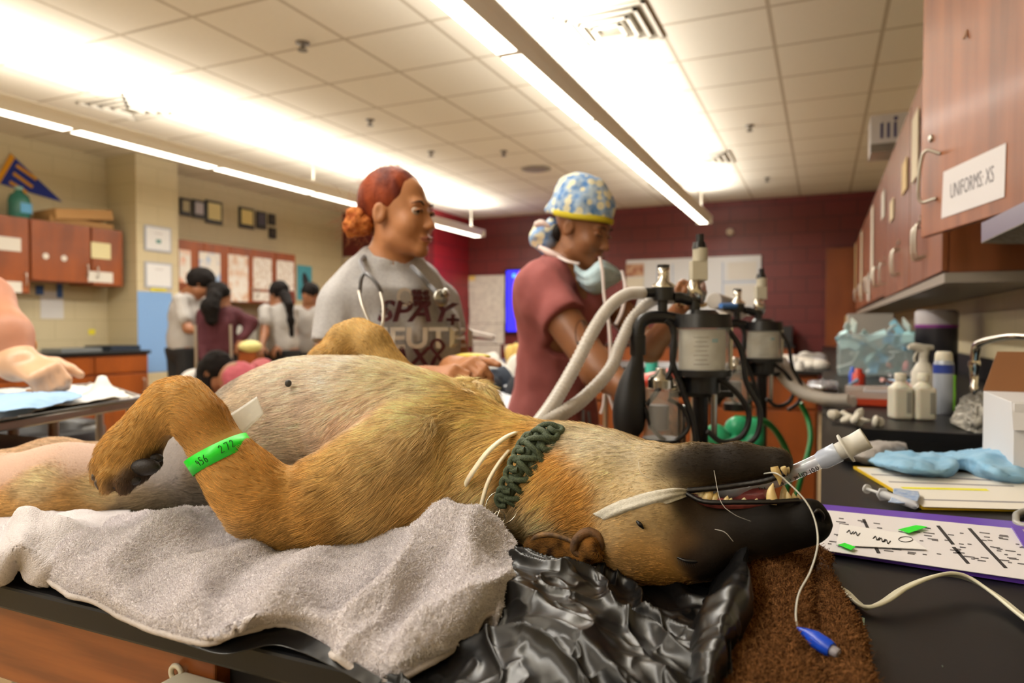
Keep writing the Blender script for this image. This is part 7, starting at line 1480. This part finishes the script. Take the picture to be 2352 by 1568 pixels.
# ================================================================ towels, bag under the dog
def Wl(L): return [W(a, b, H0+h) for a, b, h in L]
def multi(name, lofts, m, label, cat, thick=.003, pile=None):
    VV, FF, o = [], [], 0; Gs = []
    for cs, nu, nv, disp in lofts:
        C = np.array([spline(c, nu) for c in cs]); G = spline(C.reshape(len(cs), -1), nv).reshape(nv, nu, 3)
        du = np.gradient(G, axis=1); dv = np.gradient(G, axis=0); n = np.cross(du, dv); n /= np.linalg.norm(n, axis=2)[..., None]+1e-12; n *= np.sign(n[..., 2].mean())
        G = disp(G, n); G[..., 2] = np.maximum(G[..., 2], H0+.0025); idx = np.arange(nu*nv).reshape(nv, nu)+o
        F = np.stack([idx[:-1, :-1], idx[:-1, 1:], idx[1:, 1:], idx[1:, :-1]], -1).reshape(-1, 4)
        if np.cross(G[0, 1]-G[0, 0], G[1, 0]-G[0, 0])[2] < 0: F = F[:, ::-1]
        VV.append(G.reshape(-1, 3)); FF.append(F); o += nu*nv; Gs.append(G)
    V, F = np.vstack(VV), np.vstack(FF)
    ob = link_mesh(name, V, F, m, None, True); s = ob.modifiers.new('t', 'SOLIDIFY'); s.thickness = thick; s.offset = -1 if thick > 0 else 0
    tag(ob, label, cat)
    if pile:
        N_ = vnormals(V, F); N_[N_[:, 2] < -.1] *= -1; d, L, cA, cB, r, curl, mm = pile
        X, M_ = sample_surface(V, F, N_, d, rg, lambda c, n: ((c-CAM)@FW < 1.3)*1.0)
        k = np.clip(.5+RNG.normal(0, .35, len(X)), 0, 1)[:, None]; dd = M_+RNG.normal(0, .45, X.shape)+np.stack([vnoise(X*130, 31), vnoise(X*130, 32), np.zeros(len(X))], -1)*.7; dd /= np.linalg.norm(dd, axis=1)[:, None]
        strands('pile', X-M_*.0005, dd, L*(.6+.7*rg.random(len(X))), np.array(lin(cA))*(1-k)+np.array(lin(cB))*k, mm, ob, r0=r, npts=4, curl=curl, r1=r*.7)['kind'] = 'stuff'
    return ob, Gs
M_terry = mat('grey_terry', 'e0d8da', .95, col2='d2cacc', nscale=500, bump=1, bscale=700, bdist=.002, sheen=.3)
M_pile = mat('terry_loops', 'b9b0b0', .9, attr='col', spec=.1)
M_hem = mat('towel_hem', 'bdb4b0', .9, bump=.8, bscale=900, bdist=.001)
FOLDS = [([(1040, 1180), (1000, 1260), (930, 1340), (820, 1400), (700, 1425)], .015, .016), ([(1110, 1200), (1095, 1290), (1020, 1380), (950, 1450)], .013, .013), ([(430, 1195), (350, 1235), (260, 1290), (190, 1345)], .012, .016),
         ([(590, 1230), (480, 1290), (390, 1390)], .010, .018), ([(740, 1250), (660, 1330), (600, 1430)], .010, .016), ([(640, 1225), (540, 1300), (470, 1420)], -.006, .014), ([(900, 1260), (850, 1340), (760, 1400)], -.006, .014), ([(80, 1215), (45, 1270), (10, 1310)], .012, .012)]
FP = [(spline([W(a, b, H0+.03) for a, b in L], 30)[:, :2], h, w) for L, h, w in FOLDS]
def tdisp(G, n):
    fade = np.clip(np.linspace(0, 3.2, G.shape[0]), .08, 1)[:, None, None]; G0 = G
    for L, h, w in FP:
        d = np.linalg.norm(G[..., None, :2]-L, axis=-1).min(-1); G = G+np.array([0, 0, 1.])*(h*np.exp(-(d/w)**2))[..., None]
    G = G0+(G-G0)*fade
    w = fbm(G*np.array([11, 8, 9]), 11)*.010*fade[..., 0]+(1-np.abs(fbm(G*np.array([15, 8, 9]), 17, 1)))**5*.014-.004+fbm(G*26, 13, 2)*.0030+fbm(G*420, 15, 1)*.0006; return G+n*w[..., None]
A = [Wl([(118, 1309, .012), (196, 1363, .006), (313, 1432, .005), (402, 1466, .008), (490, 1477, .010), (588, 1460, .010), (676, 1446, .012), (780, 1515, .006), (880, 1562, .004), (970, 1530, .008), (1075, 1436, .02), (1150, 1392, .030)]),
     Wl([(128, 1290, .020), (215, 1345, .016), (335, 1405, .016), (430, 1430, .020), (520, 1440, .022), (620, 1425, .024), (715, 1420, .024), (810, 1460, .018), (900, 1500, .018), (990, 1460, .024), (1085, 1380, .038), (1163, 1350, .036)]),
     Wl([(150, 1255, .030), (250, 1310, .024), (370, 1345, .022), (470, 1350, .034), (570, 1365, .030), (670, 1360, .034), (750, 1375, .028), (840, 1390, .030), (930, 1390, .030), (1020, 1350, .036), (1100, 1290, .052), (1170, 1300, .036)]),
     Wl([(185, 1225, .026), (290, 1255, .024), (390, 1250, .030), (500, 1265, .026), (600, 1290, .030), (700, 1290, .034), (780, 1300, .030), (860, 1290, .034), (950, 1270, .040), (1040, 1215, .064), (1110, 1225, .058), (1172, 1262, .036)]),
     Wl([(230, 1200, .018), (330, 1198, .020), (420, 1200, .020), (510, 1204, .016), (600, 1215, .018), (700, 1240, .012), (790, 1240, .014), (880, 1235, .02), (960, 1205, .040), (1030, 1175, .068), (1090, 1188, .060), (1168, 1248, .034)]),
     Wl([(270, 1190, .0), (350, 1188, .0), (440, 1185, .0), (520, 1150, 0), (610, 1150, 0), (700, 1150, 0), (800, 1150, 0), (900, 1150, 0), (960, 1160, .01), (1030, 1155, .045), (1090, 1170, .04), (1150, 1225, .02)])]
B = [Wl([(-160, 1300, .006), (-60, 1340, .006), (0, 1334, .006), (30, 1302, .018), (60, 1298, .018), (98, 1326, .008), (140, 1335, .005), (200, 1345, .004)]),
     Wl([(-160, 1270, .02), (-60, 1290, .02), (10, 1290, .024), (45, 1272, .034), (80, 1270, .034), (115, 1290, .024), (160, 1290, .018), (220, 1300, .01)]),
     Wl([(-160, 1230, .02), (-60, 1240, .02), (20, 1240, .024), (80, 1220, .036), (130, 1205, .038), (170, 1200, .036), (220, 1210, .024), (260, 1220, .01)]),
     Wl([(-160, 1190, .0), (-60, 1200, .0), (40, 1195, .0), (100, 1190, .0), (150, 1185, .0), (200, 1180, .0), (260, 1180, .0), (300, 1180, .0)])]
Cc = [Wl([(1168, 1262, .034), (1171, 1300, .034), (1170, 1345, .030), (1171, 1390, .026), (1160, 1430, .018), (1144, 1472, .010)]),
      Wl([(1150, 1270, .040), (1150, 1310, .040), (1148, 1350, .036), (1142, 1395, .030), (1136, 1430, .020), (1130, 1462, .010)]),
      Wl([(1120, 1270, .034), (1115, 1320, .034), (1110, 1370, .026), (1105, 1400, .016), (1112, 1420, .010), (1122, 1440, .008)])]
gt_, gG = multi('grey_towel', [(A, 300, 150, tdisp), (B, 110, 60, tdisp), (Cc, 50, 24, tdisp)], M_terry, 'light grey terry towel spread under the dog over the bench edge', 'towel',
      .003, (1.3e6, .0018, 'cfc7ca', 'f7f2f3', .00022, .25, M_pile))
# hem
for G_ in gG[:2]: MB().tube(G_[0][::2]+np.array([0, 0, -.0008]), .0026, 8).build('hem', M_hem, gt_)
# ---- black plastic bag
M_bag = mat('black_plastic_film', '0c0c0d', .3, spec=.5, bump=.12, bscale=400, bdist=.0004)
_bu = W(1450, 1560, H0)-W(1200, 1400, H0); _bu /= np.linalg.norm(_bu); _bv = np.array([-_bu[1], _bu[0], 0])
def bdisp(G, n):
    u = (G-W(1200, 1300, H0))@_bu; v = (G-W(1200, 1300, H0))@_bv; z = np.zeros_like(u)
    wv = fbm(np.stack([u*8, v*8, z], -1), 5)*.03
    r1 = 1-np.abs(fbm(np.stack([u*5, (v+wv)*24, z], -1), 21, 2)); r2 = 1-np.abs(fbm(np.stack([u*14+3, (v-wv)*40+u*9, z], -1), 23, 2)); r3 = 1-np.abs(fbm(np.stack([u*45, v*55, z], -1), 25, 2))
    n = n*.35+np.array([0, 0, .65])
    return G+n*((r1**3-.4)*.013+(r2**3-.4)*.0042+(r3**4-.3)*.0016)[..., None]
Bg = [Wl([(960, 1262, 0.006), (1100, 1262, 0.016), (1180, 1268, 0.034), (1260, 1285, 0.034), (1340, 1300, 0.03), (1420, 1310, 0.012), (1500, 1310, 0.003), (1600, 1290, 0.003), (1690, 1290, 0.01)]),
      Wl([(960, 1330, 0.006), (1100, 1320, 0.02), (1190, 1318, 0.04), (1270, 1330, 0.04), (1350, 1345, 0.036), (1430, 1375, 0.022), (1520, 1385, 0.01), (1600, 1375, 0.01), (1680, 1380, 0.02)]),
      Wl([(940, 1420, 0.002), (1080, 1410, 0.012), (1190, 1400, 0.034), (1280, 1400, 0.04), (1360, 1420, 0.04), (1440, 1440, 0.032), (1530, 1460, 0.024), (1600, 1470, 0.02), (1680, 1460, 0.024)]),
      Wl([(880, 1500, 0.002), (1020, 1500, 0.008), (1160, 1490, 0.03), (1270, 1480, 0.034), (1360, 1500, 0.034), (1440, 1520, 0.028), (1540, 1540, 0.024), (1600, 1550, 0.022), (1680, 1540, 0.024)]),
      Wl([(820, 1570, 0.002), (980, 1590, 0.004), (1140, 1590, 0.024), (1270, 1580, 0.024), (1360, 1600, 0.022), (1440, 1620, 0.02), (1540, 1640, 0.016), (1600, 1640, 0.014), (1680, 1620, 0.012)]),
      Wl([(800, 1640, 0.002), (960, 1660, 0.002), (1120, 1680, 0.002), (1260, 1680, 0.008), (1360, 1690, 0.008), (1440, 1700, 0.006), (1540, 1700, 0.005), (1600, 1700, 0.004), (1680, 1690, 0.004)])]
Bh = [Wl([(1640, 1330, .010), (1660, 1290, .03), (1690, 1262, .05), (1714, 1254, .056), (1722, 1262, .052)]),
      Wl([(1610, 1400, .012), (1640, 1370, .034), (1680, 1350, .05), (1712, 1340, .050), (1722, 1346, .042)]),
      Wl([(1590, 1460, .014), (1620, 1440, .036), (1660, 1430, .046), (1700, 1425, .040), (1712, 1432, .030)]),
      Wl([(1580, 1520, .014), (1600, 1520, .034), (1640, 1520, .040), (1675, 1500, .032), (1690, 1510, .020)]),
      Wl([(1560, 1640, .010), (1590, 1640, .02), (1620, 1650, .02), (1660, 1640, .014), (1670, 1650, .006)])]
Bi = [Wl([(150, 1340, .003), (300, 1425, .004), (420, 1478, .004), (520, 1500, .004), (640, 1482, .006), (760, 1530, .004), (860, 1585, .004)]), Wl([(160, 1320, .004), (310, 1400, .008), (420, 1450, .01), (520, 1460, .01), (660, 1440, .012), (780, 1500, .01), (880, 1560, .01)])]
multi('plastic_bag', [(Bg, 400, 300, bdisp), (Bh, 90, 150, lambda G, n: G+n*(fbm(G*np.array([28, 28, 10]), 51, 2)*.007+(1-np.abs(fbm(G*45, 53, 2)))[...]**4*.0016)[..., None]), (Bi, 160, 16, lambda G, n: G+n*(fbm(G*40, 57, 2)*.0015)[..., None])], M_bag, 'crumpled glossy black plastic bag under the dog\'s head', 'bag', -.0003)
# ---- brown towel
M_brown = mat('brown_terry', '4e3018', .95, col2='38200f', nscale=200, bump=1, bscale=300, bdist=.003)
M_bpile = mat('brown_loops', '6a4424', .85, attr='col', spec=.1)
def brdisp(G, n): return G+n*(fbm(G*14, 41)*.006+fbm(G*90, 43, 2)*.0012)[..., None]
Br = [Wl([(1690, 1290, .008), (1700, 1278, .020), (1760, 1264, .026), (1820, 1258, .030), (1862, 1252, .030), (1872, 1256, .022), (1892, 1268, .020), (1900, 1280, .006)]),
      Wl([(1690, 1340, .008), (1705, 1325, .026), (1760, 1318, .032), (1820, 1312, .032), (1856, 1310, .024), (1870, 1312, .014), (1895, 1312, .024), (1904, 1325, .006)]),
      Wl([(1690, 1400, .008), (1705, 1400, .022), (1760, 1395, .026), (1820, 1390, .028), (1852, 1385, .020), (1866, 1385, .012), (1915, 1380, .024), (1934, 1392, .005)]),
      Wl([(1670, 1470, .008), (1695, 1470, .020), (1760, 1470, .022), (1820, 1465, .022), (1852, 1462, .016), (1868, 1462, .010), (1935, 1450, .018), (1962, 1455, .005)]),
      Wl([(1640, 1560, .008), (1680, 1560, .018), (1760, 1560, .018), (1820, 1560, .018), (1856, 1560, .014), (1880, 1560, .010), (1960, 1550, .014), (1992, 1560, .004)]),
      Wl([(1580, 1660, .012), (1680, 1660, .014), (1760, 1660, .014), (1820, 1660, .014), (1860, 1660, .012), (1900, 1660, .010), (1970, 1660, .012), (2020, 1670, .004)])]
multi('brown_towel', [(Br, 130, 130, brdisp)], M_brown, 'dark brown fluffy towel beside the black bag, under the blue balloon', 'towel', .004,
      (3.4e6, .0034, '3c2210', '8f623a', .00024, .5, M_bpile))
